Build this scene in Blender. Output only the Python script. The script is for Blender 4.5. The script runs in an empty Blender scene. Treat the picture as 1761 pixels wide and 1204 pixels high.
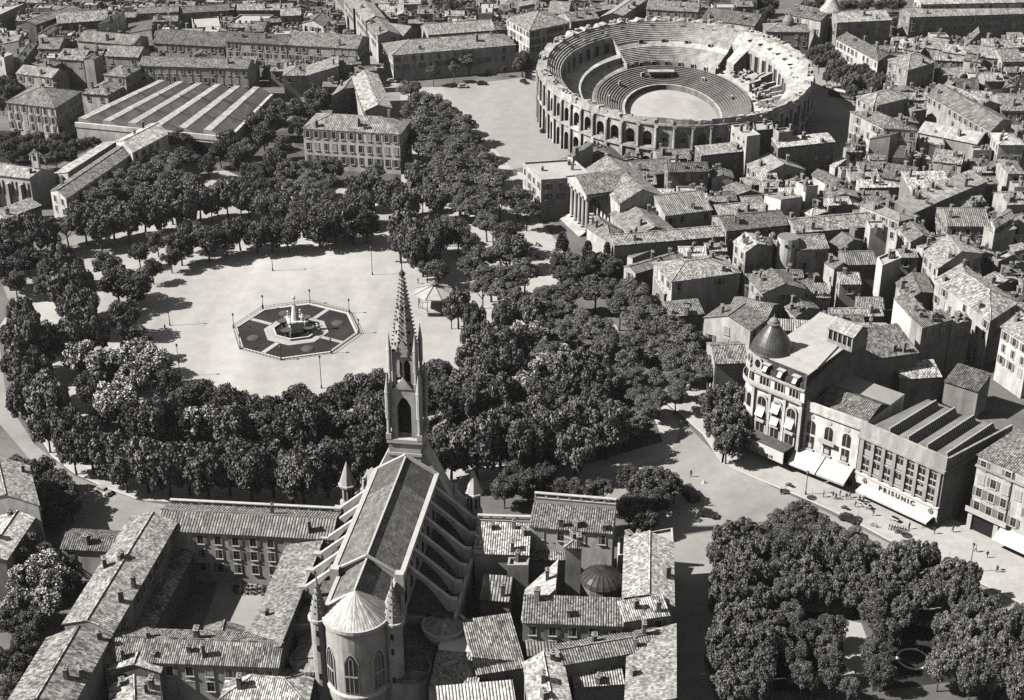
import bpy
# world-space layout tables (metres; x right, y away, z up)
HOUSES=[
('villa', 'pale villa with tall double windows beside the market hall', 'houses of the upper left quarter', 13, 'hip', [(-183.62, 517.42), (-164.0, 510.81), (-159.73, 530.61), (-179.34, 537.22)], 3.65, 0.62, 0.3, 3),
('town_house', 'white rounded house with a balcony band, between villa and market hall', 'houses of the upper left quarter', 9, 'hip', [(-162.88, 541.42), (-152.53, 538.94), (-147.86, 553.49), (-158.22, 555.97)], 1.92, 0.6, 0.36, 1),
('town_house', 'narrow house with dark side wall behind the white balcony house', 'houses of the upper left quarter', 13, 'hip', [(-156.52, 551.9), (-147.65, 548.9), (-144.5, 560.14), (-153.37, 563.14)], 1.69, 0.4, 0.36, 3),
('town_house', 'long low house with lit wall of slim windows behind the villa', 'houses of the upper left quarter', 9, 'gx', [(-195.28, 566.98), (-179.67, 561.36), (-176.25, 570.85), (-191.86, 576.47)], 1.82, 0.6, 0.24, 2),
('town_house', 'hip roofed house right behind the long low house near the villa', 'houses of the upper left quarter', 10, 'hip', [(-191.68, 577.31), (-183.28, 571.35), (-180.57, 578.99), (-188.96, 584.96)], 1.46, 0.35, 0.27, 1),
('town_house', 'tiled house with a square roof opening left of the tall blank gable', 'houses of the upper left quarter', 11, 'gx', [(-182.61, 580.6), (-171.68, 578.33), (-169.2, 590.33), (-180.13, 592.6)], 2.21, 0.38, 0.22, 1),
('town_house', 'tall house whose blank dark side wall faces the market hall', 'houses of the upper left quarter', 14, 'gs', [(-168.88, 570.1), (-164.8, 569.41), (-162.99, 576.3), (-167.07, 576.99)], 0.74, 0.5, 0.26, 0),
('town_house', 'tiled house with dark right end, behind the narrow dark sided house', 'houses of the upper left quarter', 12, 'gx', [(-163.5, 581.36), (-149.69, 579.22), (-147.78, 591.52), (-161.6, 593.66)], 2.24, 0.42, 0.25, 2),
('town_house', 'very long tiled roof with a white gable at its right end', 'houses of the upper left quarter', 12, 'gx', [(-180.65, 604.28), (-155.74, 597.01), (-152.25, 608.99), (-177.16, 616.25)], 2.24, 0.5, 0.25, 0),
('town_house', 'L shaped corner house with a shaded gable, left of the very long roof', 'houses of the upper left quarter', 10, 'gx', [(-195.9, 598.99), (-186.98, 598.39), (-186.04, 612.5), (-194.95, 613.1)], 2.55, 0.42, 0.26, 1),
('town_house', 'small white fronted gable house above the L shaped corner house', 'houses of the upper left quarter', 11, 'gs', [(-201.04, 617.45), (-196.61, 615.88), (-194.96, 629.35), (-199.39, 630.93)], 0.83, 0.66, 0.25, 1),
('town_house', 'boxy house with one wide dark opening at the left picture edge', 'houses of the upper left quarter', 12, 'sl', [(-209.58, 599.27), (-203.14, 598.21), (-205.39, 612.79), (-211.83, 613.85)], 1.53, 0.42, 0.28, 0),
('town_house', 'house with a steep dark right wall behind the round leafy tree', 'houses of the upper left quarter', 12, 'gs', [(-199.2, 575.69), (-194.45, 574.57), (-196.09, 596.71), (-200.84, 597.84)], 0.84, 0.4, 0.3, 1),
('town_house', 'tall narrow pale house standing at the far left edge', 'houses of the upper left quarter', 14, 'flat', [(-205.2, 573.19), (-199.99, 568.99), (-198.09, 574.6), (-203.3, 578.79)], 0.0, 0.5, 0.3, 1),
('warehouse', 'broad pale sheet roofed shed in the top left corner', 'houses of the upper left quarter', 10, 'sl', [(-236.24, 642.65), (-224.97, 643.49), (-219.95, 663.49), (-231.22, 662.65)], 2.64, 0.3, 0.55, 0),
('warehouse', 'long diagonal pale roofed warehouse near the top left corner', 'houses of the upper left quarter', 11, 'gs', [(-215.31, 634.29), (-206.43, 633.3), (-193.41, 660.05), (-202.29, 661.05)], 1.52, 0.3, 0.4, 0),
('warehouse', 'dark fronted shed with light openings under a wide tiled roof', 'houses of the upper left quarter', 11, 'gx', [(-197.48, 635.12), (-176.83, 641.33), (-181.19, 655.86), (-201.85, 649.66)], 2.73, 0.2, 0.26, 1),
('town_house', 'white end walled house with a black blank side wall', 'houses of the upper left quarter', 13, 'sl', [(-172.2, 632.07), (-168.91, 639.49), (-174.07, 632.76), (-177.35, 625.34)], 1.9, 0.62, 0.3, 0),
('shed', 'low shed with smooth sloping roof right of the black blank wall', 'houses of the upper left quarter', 8, 'sl', [(-166.07, 629.9), (-154.82, 626.37), (-157.86, 642.4), (-169.12, 645.93)], 2.76, 0.4, 0.2, 0),
('town_house', 'narrow house with pale roof above the large plain tiled hall', 'houses of the upper left quarter', 11, 'gx', [(-156.68, 638.46), (-146.25, 639.3), (-146.84, 646.64), (-157.27, 645.8)], 1.32, 0.3, 0.36, 1),
('town_house', 'long low block with dark walls along the top left skyline', 'houses of the upper left quarter', 11, 'gx', [(-166.68, 652.13), (-149.07, 655.46), (-150.61, 663.6), (-168.22, 660.28)], 1.49, 0.24, 0.3, 1),
('warehouse', 'large plain tiled hall left of the double corniced block', 'houses of the upper left quarter', 11, 'gx', [(-149.35, 604.11), (-118.65, 598.08), (-115.18, 615.74), (-145.88, 621.78)], 3.24, 0.36, 0.25, 1),
('tenement', 'long stone tenement with irregular windows right behind the market hall', 'houses of the upper left quarter', 14, 'gx', [(-145.01, 560.76), (-102.16, 556.46), (-101.1, 567.02), (-143.95, 571.33)], 1.91, 0.4, 0.25, 3),
('tenement', 'left half of the double corniced long block with attic windows', 'houses of the upper left quarter', 14, 'gx', [(-117.57, 595.75), (-91.85, 590.22), (-89.31, 602.04), (-115.03, 607.56)], 2.18, 0.42, 0.24, 3),
('tenement', 'right half of the double corniced long block, ending at the street', 'houses of the upper left quarter', 14, 'gx', [(-91.85, 590.52), (-62.4, 584.35), (-58.97, 600.71), (-88.43, 606.88)], 3.01, 0.45, 0.24, 3),
('annex', 'low tiled annex under the double corniced long block', 'houses of the upper left quarter', 7, 'gx', [(-99.14, 585.55), (-90.56, 584.56), (-89.72, 591.84), (-98.3, 592.83)], 1.32, 0.42, 0.27, 1),
('annex', 'low tiled outbuilding left of the double corniced block, behind the tenement', 'houses of the upper left quarter', 8, 'gx', [(-140.56, 603.9), (-123.37, 602.4), (-122.92, 607.59), (-140.11, 609.09)], 0.94, 0.45, 0.27, 1),
('town_house', 'hip roofed house with a bright left slope behind the two dark trees', 'houses of the upper left quarter', 9, 'hip', [(-89.68, 564.02), (-80.83, 564.69), (-82.43, 580.77), (-91.28, 580.1)], 1.6, 0.42, 0.45, 1),
('town_house', 'house with a square chimney tower beside the bright hip roof', 'houses of the upper left quarter', 10, 'sl', [(-80.02, 560.27), (-67.8, 563.34), (-69.46, 577.31), (-81.68, 574.24)], 2.95, 0.42, 0.36, 1),
('town_house', 'plain tiled house at the street, under the double corniced block', 'houses of the upper left quarter', 10, 'gx', [(-68.74, 574.24), (-60.32, 577.03), (-63.33, 586.12), (-71.75, 583.33)], 1.72, 0.38, 0.24, 1),
('town_house', 'low tiled house at the bend of the upper street', 'houses of the upper left quarter', 9, 'gx', [(-61.83, 569.42), (-53.71, 570.78), (-54.63, 576.21), (-62.74, 574.85)], 0.99, 0.4, 0.27, 0),
('town_house', 'small house with white left slope behind the pale hotel', 'houses of the upper left quarter', 9, 'gs', [(-67.9, 537.09), (-60.0, 547.97), (-58.29, 562.69), (-66.19, 551.8)], 1.19, 0.4, 0.5, 1),
('annex', 'flat roofed wing running back along the street from the pale hotel', 'houses of the upper left quarter', 11, 'gs', [(-53.04, 513.23), (-43.72, 516.45), (-52.5, 559.3), (-61.81, 556.07)], 1.76, 0.45, 0.34, 1),
('town_house', 'white gabled house by the top of the upper street', 'houses of the upper left quarter', 9, 'gs', [(-92.31, 643.11), (-82.41, 637.27), (-80.07, 650.77), (-89.97, 656.61)], 1.94, 0.66, 0.28, 1),
('town_house', 'small tiled house left of the white gabled house by the street', 'houses of the upper left quarter', 11, 'gx', [(-102.15, 648.15), (-93.56, 649.53), (-95.19, 659.69), (-103.78, 658.31)], 1.85, 0.34, 0.27, 1),
('town_house', 'broad house with two square windows in a blank gable, top left', 'houses of the upper left quarter', 9, 'gx', [(-124.81, 666.21), (-105.53, 666.57), (-105.69, 674.88), (-124.97, 674.52)], 1.5, 0.26, 0.26, 1),
('shed', 'flat pale yard building with white end wall, top left quarter', 'houses of the upper left quarter', 7, 'flat', [(-139.98, 641.19), (-128.31, 642.85), (-132.48, 660.26), (-144.16, 658.59)], 0.0, 0.5, 0.36, 0),
('shed', 'flat roofed workshop right of the pale yard building', 'houses of the upper left quarter', 7, 'flat', [(-126.34, 647.88), (-111.25, 646.87), (-107.85, 662.89), (-122.94, 663.9)], 0.0, 0.45, 0.36, 0),
('shed', 'dark fronted shed beside the white gabled house by the street', 'houses of the upper left quarter', 8, 'gx', [(-111.04, 647.45), (-97.67, 650.86), (-98.96, 655.93), (-112.33, 652.52)], 0.94, 0.26, 0.28, 0),
('warehouse', 'long flat warehouse spanning the top left skyline', 'houses of the upper left quarter', 10, 'gx', [(-153.89, 655.19), (-127.65, 662.24), (-130.01, 671.04), (-156.25, 663.98)], 1.64, 0.3, 0.3, 1),
('terrace_house', 'terrace house nearest the white corner building on the upper street', 'terrace along the upper street', 12, 'gs', [(-56.42, 611.54), (-47.49, 613.58), (-55.35, 639.99), (-64.28, 637.95)], 1.65, 0.5, 0.27, 2),
('terrace_house', 'middle terrace house on the right side of the upper street', 'terrace along the upper street', 12.6, 'gs', [(-63.23, 632.47), (-55.14, 637.5), (-62.74, 663.87), (-70.84, 658.85)], 1.65, 0.45, 0.27, 2),
('terrace_house', 'terrace house at the top edge of the picture on the upper street', 'terrace along the upper street', 12, 'gs', [(-71.1, 656.08), (-63.0, 665.02), (-69.39, 687.79), (-77.49, 678.84)], 1.84, 0.42, 0.27, 2),
('long_building', 'long bright building with hipped tiled roof facing the arena square', 'buildings around the arena square', 11, 'hip', [(-48.23, 585.6), (1.5, 601.08), (-3.85, 618.27), (-53.58, 602.79)], 3.24, 0.6, 0.34, 2),
('warehouse', 'long tiled hall behind the bright building on the arena square', 'buildings around the arena square', 9, 'gx', [(-35.84, 623.94), (-7.07, 632.01), (-11.11, 646.4), (-39.88, 638.33)], 2.69, 0.36, 0.25, 0),
('shed', 'grey shed with smooth roof left of the long tiled hall', 'buildings around the arena square', 9.4, 'gx', [(-57.52, 622.77), (-46.99, 617.23), (-39.23, 632.0), (-49.77, 637.53)], 3.0, 0.36, 0.3, 0),
('tenement', 'large corner block with dazzling white left front near the arena', 'buildings around the arena square', 14, 'hip', [(-2.34, 632.57), (7.28, 611.93), (24.58, 625.28), (14.95, 645.92)], 3.93, 0.68, 0.3, 3),
('town_house', 'tiled house with grey front behind the large white corner block', 'buildings around the arena square', 10, 'gx', [(16.21, 656.94), (25.04, 655.54), (27.7, 672.32), (18.87, 673.72)], 3.06, 0.4, 0.27, 1),
('town_house', 'hip roofed house just left of the arena rim top', 'buildings around the arena square', 11, 'gx', [(25.74, 638.46), (38.36, 644.21), (33.02, 655.96), (20.39, 650.21)], 2.32, 0.4, 0.27, 1),
('town_house', 'tiled house with dark gable above the arena rim', 'buildings around the arena square', 11, 'gx', [(36.04, 654.75), (48.13, 663.99), (44.34, 668.96), (32.25, 659.73)], 1.13, 0.3, 0.28, 1),
('town_house', 'tall dark blank block right of the leafy park at the top', 'buildings around the arena square', 13, 'flat', [(-14.96, 642.05), (-8.67, 642.05), (-8.23, 661.35), (-14.52, 661.35)], 0.0, 0.22, 0.3, 0),
('town_house', 'wide house with two rows of windows behind the arena top', 'buildings around the arena square', 11, 'gx', [(60.46, 660.41), (83.03, 655.11), (85.95, 667.53), (63.38, 672.83)], 2.3, 0.36, 0.26, 1),
('town_house', 'pale fronted house beside the tall dark trees behind the arena', 'buildings around the arena square', 11, 'gx', [(83.41, 643.02), (104.76, 631.32), (112.48, 645.4), (91.13, 657.1)], 2.89, 0.42, 0.26, 2),
('town_house', 'long pale roof rising diagonally behind the arena top', 'buildings around the arena square', 11, 'gs', [(39.21, 646.43), (48.95, 648.15), (63.0, 680.52), (53.27, 678.8)], 1.48, 0.42, 0.42, 0),
('chapel', 'stone chapel with paired lancet windows and a bellcote', 'buildings around the arena square', 11, 'gx', [(-169.02, 448.73), (-154.11, 444.3), (-148.33, 451.76), (-163.24, 456.2)], 1.58, 0.66, 0.3, 0),
('long_building', 'long convent wing with a white end wall by the avenue', 'buildings around the arena square', 11, 'gs', [(-144.24, 433.05), (-137.7, 426.59), (-126.85, 467.93), (-133.39, 474.39)], 1.43, 0.6, 0.42, 2),
('long_building', 'taller rear part of the long convent wing by the market hall', 'buildings around the arena square', 12.5, 'gs', [(-133.79, 475.61), (-125.72, 464.48), (-117.97, 483.21), (-126.04, 494.34)], 2.11, 0.6, 0.42, 1),
('annex', 'low white sloping annex at the left edge below the chapel', 'buildings around the arena square', 5, 'sf', [(-156.71, 425.18), (-149.04, 436.17), (-153.23, 439.1), (-160.91, 428.11)], 1.23, 0.55, 0.42, 0),
('annex', 'white flat walled rear range beside the chapel', 'buildings around the arena square', 9, 'sl', [(-149.14, 453.68), (-143.85, 451.38), (-135.15, 482.33), (-140.44, 484.63)], 1.35, 0.66, 0.46, 1),
('school_wing', 'left wing of the big school with round arched upper windows', 'buildings of the upper right quarter', 14, 'gx', [(119.34, 640.35), (132.72, 628.57), (142.37, 639.54), (129.0, 651.32)], 2.63, 0.5, 0.3, 2),
('school_wing', 'middle wing of the big school right of the clock tower', 'buildings of the upper right quarter', 14, 'gx', [(139.13, 625.44), (163.2, 629.73), (160.71, 643.69), (136.64, 639.4)], 2.55, 0.3, 0.3, 2),
('school_wing', 'right wing of the big school with a row of dark windows', 'buildings of the upper right quarter', 15, 'gx', [(171.31, 630.52), (224.0, 636.76), (222.5, 649.42), (169.81, 643.18)], 2.29, 0.26, 0.36, 2),
('school_wing', 'tall rear hall of the big school with pilaster ribbed wall', 'buildings of the upper right quarter', 19, 'gx', [(177.05, 636.81), (224.57, 640.65), (223.86, 649.42), (176.34, 645.58)], 1.58, 0.55, 0.36, 1),
('town_house', 'small domed pavilion roofed house between arena and school', 'buildings of the upper right quarter', 12, 'hip', [(107.9, 618.32), (126.11, 617.53), (126.63, 629.5), (108.42, 630.3)], 2.16, 0.3, 0.28, 2),
('tenement', 'long terrace with rows of tall windows right of the arena trees', 'buildings of the upper right quarter', 12, 'hip', [(135.21, 606.58), (145.28, 573.59), (151.94, 584.23), (141.88, 617.22)], 2.26, 0.6, 0.26, 2),
('tenement', 'corner block with an open loggia under its tiled roof', 'buildings of the upper right quarter', 14, 'hip', [(148.1, 568.71), (152.41, 554.46), (165.71, 565.95), (161.4, 580.21)], 2.68, 0.34, 0.34, 2),
('town_house', 'sunlit tiled roof house in the first far row under the school', 'old town houses, far part', 10, 'gx', [(169.5, 602.44), (177.8, 597.2), (184.73, 608.18), (176.43, 613.41)], 2.34, 0.36, 0.32, 1),
('town_house', 'tiled house in front of the sunlit roof, under the school', 'old town houses, far part', 10, 'gx', [(176.82, 594.98), (184.97, 589.86), (190.1, 598.02), (181.95, 603.15)], 1.74, 0.4, 0.3, 1),
('town_house', 'small tiled house with tall chimney wall right under the school', 'old town houses, far part', 11, 'gx', [(185.06, 589.95), (189.69, 587.77), (193.7, 596.27), (189.07, 598.45)], 1.69, 0.38, 0.32, 1),
('town_house', 'tiled house with grey front second from the right edge', 'old town houses, far part', 11, 'gx', [(188.55, 583.45), (196.69, 580.6), (200.91, 592.65), (192.77, 595.5)], 2.3, 0.36, 0.34, 2),
('town_house', 'pale square fronted house below the chimney wall house', 'old town houses, far part', 11, 'gx', [(180.99, 579.18), (186.95, 575.67), (190.39, 581.5), (184.44, 585.01)], 1.22, 0.48, 0.3, 1),
('town_house', 'low house with a shaded front beside the open loggia block', 'old town houses, far part', 9, 'gx', [(171.52, 586.16), (182.51, 584.02), (183.47, 588.95), (172.48, 591.09)], 0.9, 0.32, 0.28, 1),
('town_house', 'long tiled cottage in the middle of the far old town', 'old town houses, far part', 9, 'gx', [(169.27, 564.69), (178.2, 566.04), (176.95, 574.29), (168.03, 572.95)], 1.5, 0.36, 0.32, 1),
('town_house', 'dark tiled house with a bright narrow gable at its left', 'old town houses, far part', 10, 'gx', [(182.33, 553.43), (189.7, 553.43), (189.7, 562.38), (182.33, 562.38)], 1.61, 0.34, 0.3, 0),
('town_house', 'house at the right edge with a smooth tiled slope', 'old town houses, far part', 11, 'gx', [(195.76, 576.37), (204.48, 577.07), (203.2, 592.94), (194.48, 592.24)], 2.87, 0.42, 0.34, 1),
('town_house', 'bright hip roofed house near the right edge of the far old town', 'old town houses, far part', 10, 'hip', [(186.28, 543.83), (192.14, 547.63), (197.4, 558.02), (191.55, 554.21)], 1.26, 0.42, 0.44, 1),
('town_house', 'house with white chimneys in the row right under the school', 'old town houses, far part', 9, 'gx', [(203.64, 603.78), (213.51, 605.29), (212.02, 615.03), (202.15, 613.52)], 1.77, 0.38, 0.36, 0),
('town_house', 'gabled house with a tall party wall right under the school', 'old town houses, far part', 10, 'sl', [(188.29, 602.74), (196.43, 612.38), (198.67, 622.13), (190.53, 612.49)], 2.95, 0.34, 0.28, 0),
('town_house', 'tiled house with one square dark window right under the school', 'old town houses, far part', 10, 'gx', [(195.22, 603.95), (201.04, 602.44), (203.27, 611.05), (197.45, 612.56)], 1.6, 0.36, 0.28, 1),
('town_house', 'broad tiled roof at the right edge above the street terrace', 'old town houses, far part', 11, 'gx', [(176.81, 514.14), (185.58, 513.57), (186.76, 531.53), (177.98, 532.11)], 3.24, 0.36, 0.36, 1),
('town_house', 'narrow tiled house in front of the leafy school trees', 'old town houses, far part', 9, 'gx', [(162.59, 602.27), (168.69, 597.8), (171.77, 602.01), (165.68, 606.48)], 0.94, 0.38, 0.32, 0),
('town_house', 'shaded little house left of the broad right edge roof', 'old town houses, far part', 8, 'gx', [(173.43, 537.82), (180.61, 536.6), (182.01, 544.83), (174.83, 546.06)], 1.5, 0.3, 0.28, 1),
('town_house', 'ruinous dark roofed house in the middle of the far old town', 'old town houses, far part', 8, 'gx', [(168.57, 549.06), (178.19, 546.78), (181.27, 559.77), (171.65, 562.05)], 2.4, 0.26, 0.22, 0),
('town_house', 'light fronted house left of the ruinous dark roof', 'old town houses, far part', 9, 'sl', [(165.17, 549.63), (168.48, 549.25), (177.14, 564.29), (173.82, 564.67)], 0.78, 0.44, 0.28, 1),
('terrace_house', 'long street terrace with a regular row of blank windows', 'old town houses, far part', 13, 'gx', [(153.19, 526.65), (164.49, 484.96), (174.93, 495.87), (163.62, 537.56)], 2.33, 0.4, 0.3, 1),
('town_house', 'broad tiled roof behind the long street terrace', 'old town houses, far part', 12, 'gx', [(155.96, 531.32), (165.82, 511.22), (177.79, 517.09), (167.93, 537.2)], 2.4, 0.36, 0.3, 0),
('town_house', 'corner house with a smooth pale roof at the street fork', 'old town houses, far part', 13, 'hip', [(163.8, 482.34), (163.05, 471.13), (171.44, 471.13), (172.2, 482.34)], 1.51, 0.5, 0.34, 2),
('town_house', 'small tiled house with a terrace in front of the street fork', 'old town houses, far part', 12, 'hip', [(159.22, 458.36), (158.77, 446.01), (164.27, 446.37), (164.73, 458.72)], 0.99, 0.5, 0.38, 1),
('town_house', 'wedge shaped block with striped windows facing the arena road', 'old town houses, far part', 14, 'hip', [(125.82, 521.04), (129.23, 509.35), (144.5, 519.85), (141.09, 531.55)], 2.19, 0.44, 0.28, 1),
('tenement', 'tall lit block with many windows facing the arena road', 'old town houses, far part', 15, 'hip', [(119.08, 500.02), (126.69, 482.7), (137.89, 480.08), (130.27, 497.41)], 2.07, 0.5, 0.27, 4),
('town_house', 'house with an open dark loggia below the tall lit block', 'old town houses, far part', 12, 'sl', [(121.79, 479.59), (128.4, 478.56), (139.84, 487.91), (133.23, 488.94)], 1.57, 0.45, 0.3, 0),
('town_house', 'courtyard house with a gable wall behind the tall lit block', 'old town houses, far part', 10, 'gx', [(144.8, 516.03), (151.25, 518.81), (148.8, 524.5), (142.35, 521.72)], 1.11, 0.34, 0.28, 0),
('town_house', 'tiled house above a sunken court with a row of white posts', 'old town houses, far part', 11, 'gx', [(138.59, 460.66), (147.08, 457.34), (151.26, 468.03), (142.77, 471.35)], 2.07, 0.5, 0.3, 1),
('town_house', 'smooth grey walled house with one dark window', 'old town houses, far part', 9, 'flat', [(139.22, 481.09), (147.77, 480.07), (149.98, 492.51), (141.43, 493.53)], 0.0, 0.3, 0.3, 1),
('town_house', 'wide speckled roof between smooth grey wall and the street terrace', 'old town houses, far part', 10, 'gx', [(141.62, 492.76), (158.84, 480.25), (165.79, 489.82), (148.56, 502.33)], 2.13, 0.36, 0.3, 0),
('town_house', 'wide bright roof above the long dark wall of the narrow street', 'old town houses, far part', 12, 'sf', [(123.68, 426.77), (137.29, 427.96), (136.23, 440.14), (122.62, 438.96)], 2.94, 0.3, 0.4, 0),
('town_house', 'bright roof ending in the long dark wall by the narrow street', 'old town houses, far part', 12.4, 'sf', [(137.0, 427.09), (149.83, 438.05), (145.44, 443.2), (132.61, 432.23)], 1.62, 0.28, 0.42, 0),
('town_house', 'tiled roof with a tall flue, left of the bright roofs', 'old town houses, far part', 11, 'gx', [(118.47, 445.36), (127.33, 441.33), (132.78, 453.33), (123.93, 457.35)], 2.37, 0.4, 0.3, 0),
('town_house', 'white rendered house with two small dark windows', 'old town houses, far part', 12, 'sr', [(124.01, 456.18), (130.09, 459.98), (135.21, 471.7), (129.13, 467.9)], 1.68, 0.66, 0.3, 1),
('town_house', 'long bright terrace roof with roof clutter near the barracks like blocks', 'old town houses, far part', 9, 'sf', [(110.55, 441.31), (127.78, 442.2), (127.58, 446.19), (110.34, 445.31)], 0.96, 0.5, 0.5, 0),
('courthouse_wing', 'flat roofed side wing of the courthouse with a parapet', 'houses behind the courthouse', 13, 'flat', [(3.51, 451.78), (9.12, 435.88), (25.62, 439.06), (20.01, 454.96)], 0.0, 0.5, 0.42, 2),
('town_house', 'tiled house with lit left gable right of the courthouse', 'houses behind the courthouse', 11, 'gx', [(45.93, 412.51), (60.6, 417.31), (55.34, 433.39), (40.67, 428.58)], 3.04, 0.5, 0.28, 1),
('town_house', 'house with a strongly striped tiled roof beside the courthouse', 'houses behind the courthouse', 9, 'gs', [(35.63, 400.87), (48.69, 404.35), (43.06, 422.68), (30.0, 419.2)], 2.43, 0.4, 0.36, 0),
('long_building', 'very long low range with a heavy cornice, below the courthouse', 'houses behind the courthouse', 10, 'gx', [(29.51, 392.3), (62.63, 399.31), (60.98, 407.09), (27.86, 400.08)], 1.43, 0.34, 0.28, 0),
('lodge', 'hip roofed lodge at the left end of the long low range', 'houses behind the courthouse', 8, 'hip', [(22.48, 410.77), (28.9, 398.77), (32.58, 408.45), (26.16, 420.45)], 1.86, 0.55, 0.27, 0),
('town_house', 'upper storey with two tall windows above the courthouse roofs', 'houses behind the courthouse', 13, 'gx', [(49.81, 444.62), (62.87, 445.53), (62.31, 453.55), (49.25, 452.64)], 1.45, 0.26, 0.22, 1),
('town_house', 'wide speckled tiled roof right behind the courthouse', 'houses behind the courthouse', 10, 'gx', [(40.47, 449.09), (52.97, 452.75), (49.16, 465.76), (36.66, 462.1)], 2.44, 0.36, 0.3, 0),
('town_house', 'tiled roof touching the foot of the arena wall', 'houses behind the courthouse', 9, 'gx', [(48.84, 467.32), (59.96, 469.27), (58.39, 478.26), (47.26, 476.31)], 1.64, 0.36, 0.28, 0),
('town_house', 'tall narrow gabled house at the back of the courthouse wing', 'houses behind the courthouse', 14, 'sl', [(18.04, 456.73), (19.61, 452.95), (26.91, 466.42), (25.33, 470.2)], 0.96, 0.5, 0.36, 0),
('town_house', 'low tiled roof with raised gable between courthouse and arena', 'houses behind the courthouse', 10, 'gs', [(27.26, 466.19), (37.02, 464.25), (34.4, 475.05), (24.63, 476.98)], 1.63, 0.34, 0.26, 0),
('school_block', 'long dark walled block with small square windows, left one', 'austere blocks at the foot of the arena', 13, 'sf', [(62.14, 460.36), (82.66, 466.39), (81.17, 471.49), (60.64, 465.46)], 1.28, 0.2, 0.44, 2),
('school_block', 'tall tower like block with lit left side against the arena', 'austere blocks at the foot of the arena', 18, 'flat', [(73.49, 474.19), (77.1, 462.86), (81.79, 464.65), (78.18, 475.98)], 0.0, 0.5, 0.46, 1),
('school_block', 'recessed linking block between the two tower like blocks', 'austere blocks at the foot of the arena', 17.5, 'flat', [(80.74, 470.14), (87.43, 471.77), (88.06, 480.7), (81.37, 479.07)], 0.0, 0.2, 0.46, 1),
('school_block', 'slim tower block with two small windows in its lit side', 'austere blocks at the foot of the arena', 18.4, 'flat', [(86.78, 469.21), (87.99, 465.48), (92.84, 467.09), (91.63, 470.82)], 0.0, 0.4, 0.5, 1),
('school_block', 'large dark fronted block at the right, nearest the arena road', 'austere blocks at the foot of the arena', 15, 'sf', [(87.62, 462.45), (107.34, 468.28), (105.85, 473.3), (86.14, 467.48)], 1.26, 0.2, 0.46, 3),
('town_house', 'hip roofed house with lit windows in front of the long dark block', 'houses of the middle old town', 9, 'gx', [(77.75, 463.35), (81.22, 452.57), (95.96, 457.67), (92.5, 468.45)], 2.81, 0.55, 0.36, 1),
('shed', 'long low tiled shed in front of the hip roofed house', 'houses of the middle old town', 6, 'sf', [(75.84, 450.56), (85.67, 453.73), (84.36, 457.8), (74.53, 454.63)], 1.03, 0.3, 0.3, 0),
('cottage', 'gabled cottage with a square chimney amid low sheds', 'houses of the middle old town', 7.6, 'gs', [(71.5, 438.43), (79.42, 439.3), (75.77, 446.34), (67.85, 445.48)], 1.34, 0.34, 0.3, 0),
('shed', 'small square tiled shed left of the gabled cottage', 'houses of the middle old town', 8, 'gx', [(64.69, 431.84), (70.54, 432.69), (69.41, 440.5), (63.56, 439.65)], 1.42, 0.36, 0.28, 0),
('shed', 'little dark tiled shed right under the gabled cottage', 'houses of the middle old town', 8, 'gx', [(72.64, 428.9), (78.62, 429.73), (77.63, 436.84), (71.65, 436.0)], 1.29, 0.3, 0.26, 0),
('town_house', 'white walled house with a tiled roof sloping left, below the tower', 'houses of the middle old town', 11, 'sl', [(78.37, 429.63), (81.48, 418.42), (88.38, 420.87), (85.27, 432.08)], 2.72, 0.62, 0.36, 1),
('tower_house', 'square stone tower house with a bright left wall', 'houses of the middle old town', 15, 'flat', [(87.62, 428.56), (89.98, 424.3), (94.0, 425.99), (91.63, 430.25)], 0.0, 0.6, 0.4, 0),
('cottage', 'small pyramid roofed house right of the square stone tower house', 'houses of the middle old town', 9, 'hip', [(88.87, 421.42), (90.84, 417.21), (96.69, 421.09), (94.72, 425.3)], 0.84, 0.36, 0.4, 0),
('town_house', 'house with a loggia strip under a bright roof, middle old town', 'houses of the middle old town', 11, 'gx', [(96.6, 420.87), (103.9, 422.1), (102.93, 427.86), (95.63, 426.62)], 1.05, 0.34, 0.45, 1),
('shed', 'long shed with white wall right of the round dark tree', 'houses of the middle old town', 7, 'gx', [(98.46, 458.43), (103.68, 447.03), (108.39, 451.08), (103.17, 462.47)], 1.07, 0.62, 0.36, 0),
('shed', 'white gabled shed at the corner of the dark fronted block', 'houses of the middle old town', 8, 'sl', [(105.5, 463.71), (106.29, 458.99), (111.77, 467.55), (110.98, 472.28)], 1.12, 0.6, 0.55, 0),
('long_building', 'long house with a row of eight dark windows under its eaves', 'houses of the middle old town', 12, 'gx', [(62.47, 398.25), (81.2, 402.96), (78.36, 414.28), (59.63, 409.58)], 2.1, 0.3, 0.28, 1),
('town_house', 'big tiled roof with a dormer pit, right of the eight window house', 'houses of the middle old town', 11, 'gx', [(82.77, 399.16), (107.52, 404.48), (105.26, 414.98), (80.51, 409.66)], 1.93, 0.42, 0.34, 0),
('town_house', 'tiled house with several chimneys behind the eight window house', 'houses of the middle old town', 10, 'gx', [(62.85, 415.69), (77.12, 418.91), (75.37, 426.68), (61.1, 423.46)], 1.43, 0.36, 0.32, 0),
('town_house', 'gabled stone house with a lit left side and flue buttress', 'houses of the middle old town', 13, 'gx', [(63.21, 388.13), (65.42, 380.16), (72.39, 385.39), (70.18, 393.36)], 1.46, 0.42, 0.42, 2),
('town_house', 'rough stone gabled house with tall flue, second in its stepped row', 'houses of the middle old town', 12.6, 'gs', [(69.22, 383.7), (73.92, 385.12), (73.6, 391.26), (68.91, 389.84)], 0.86, 0.3, 0.34, 0),
('town_house', 'flat topped rough stone house, third in its stepped row', 'houses of the middle old town', 11.4, 'flat', [(75.05, 389.01), (79.04, 385.79), (78.48, 392.64), (74.49, 395.87)], 0.0, 0.3, 0.3, 0),
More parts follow.
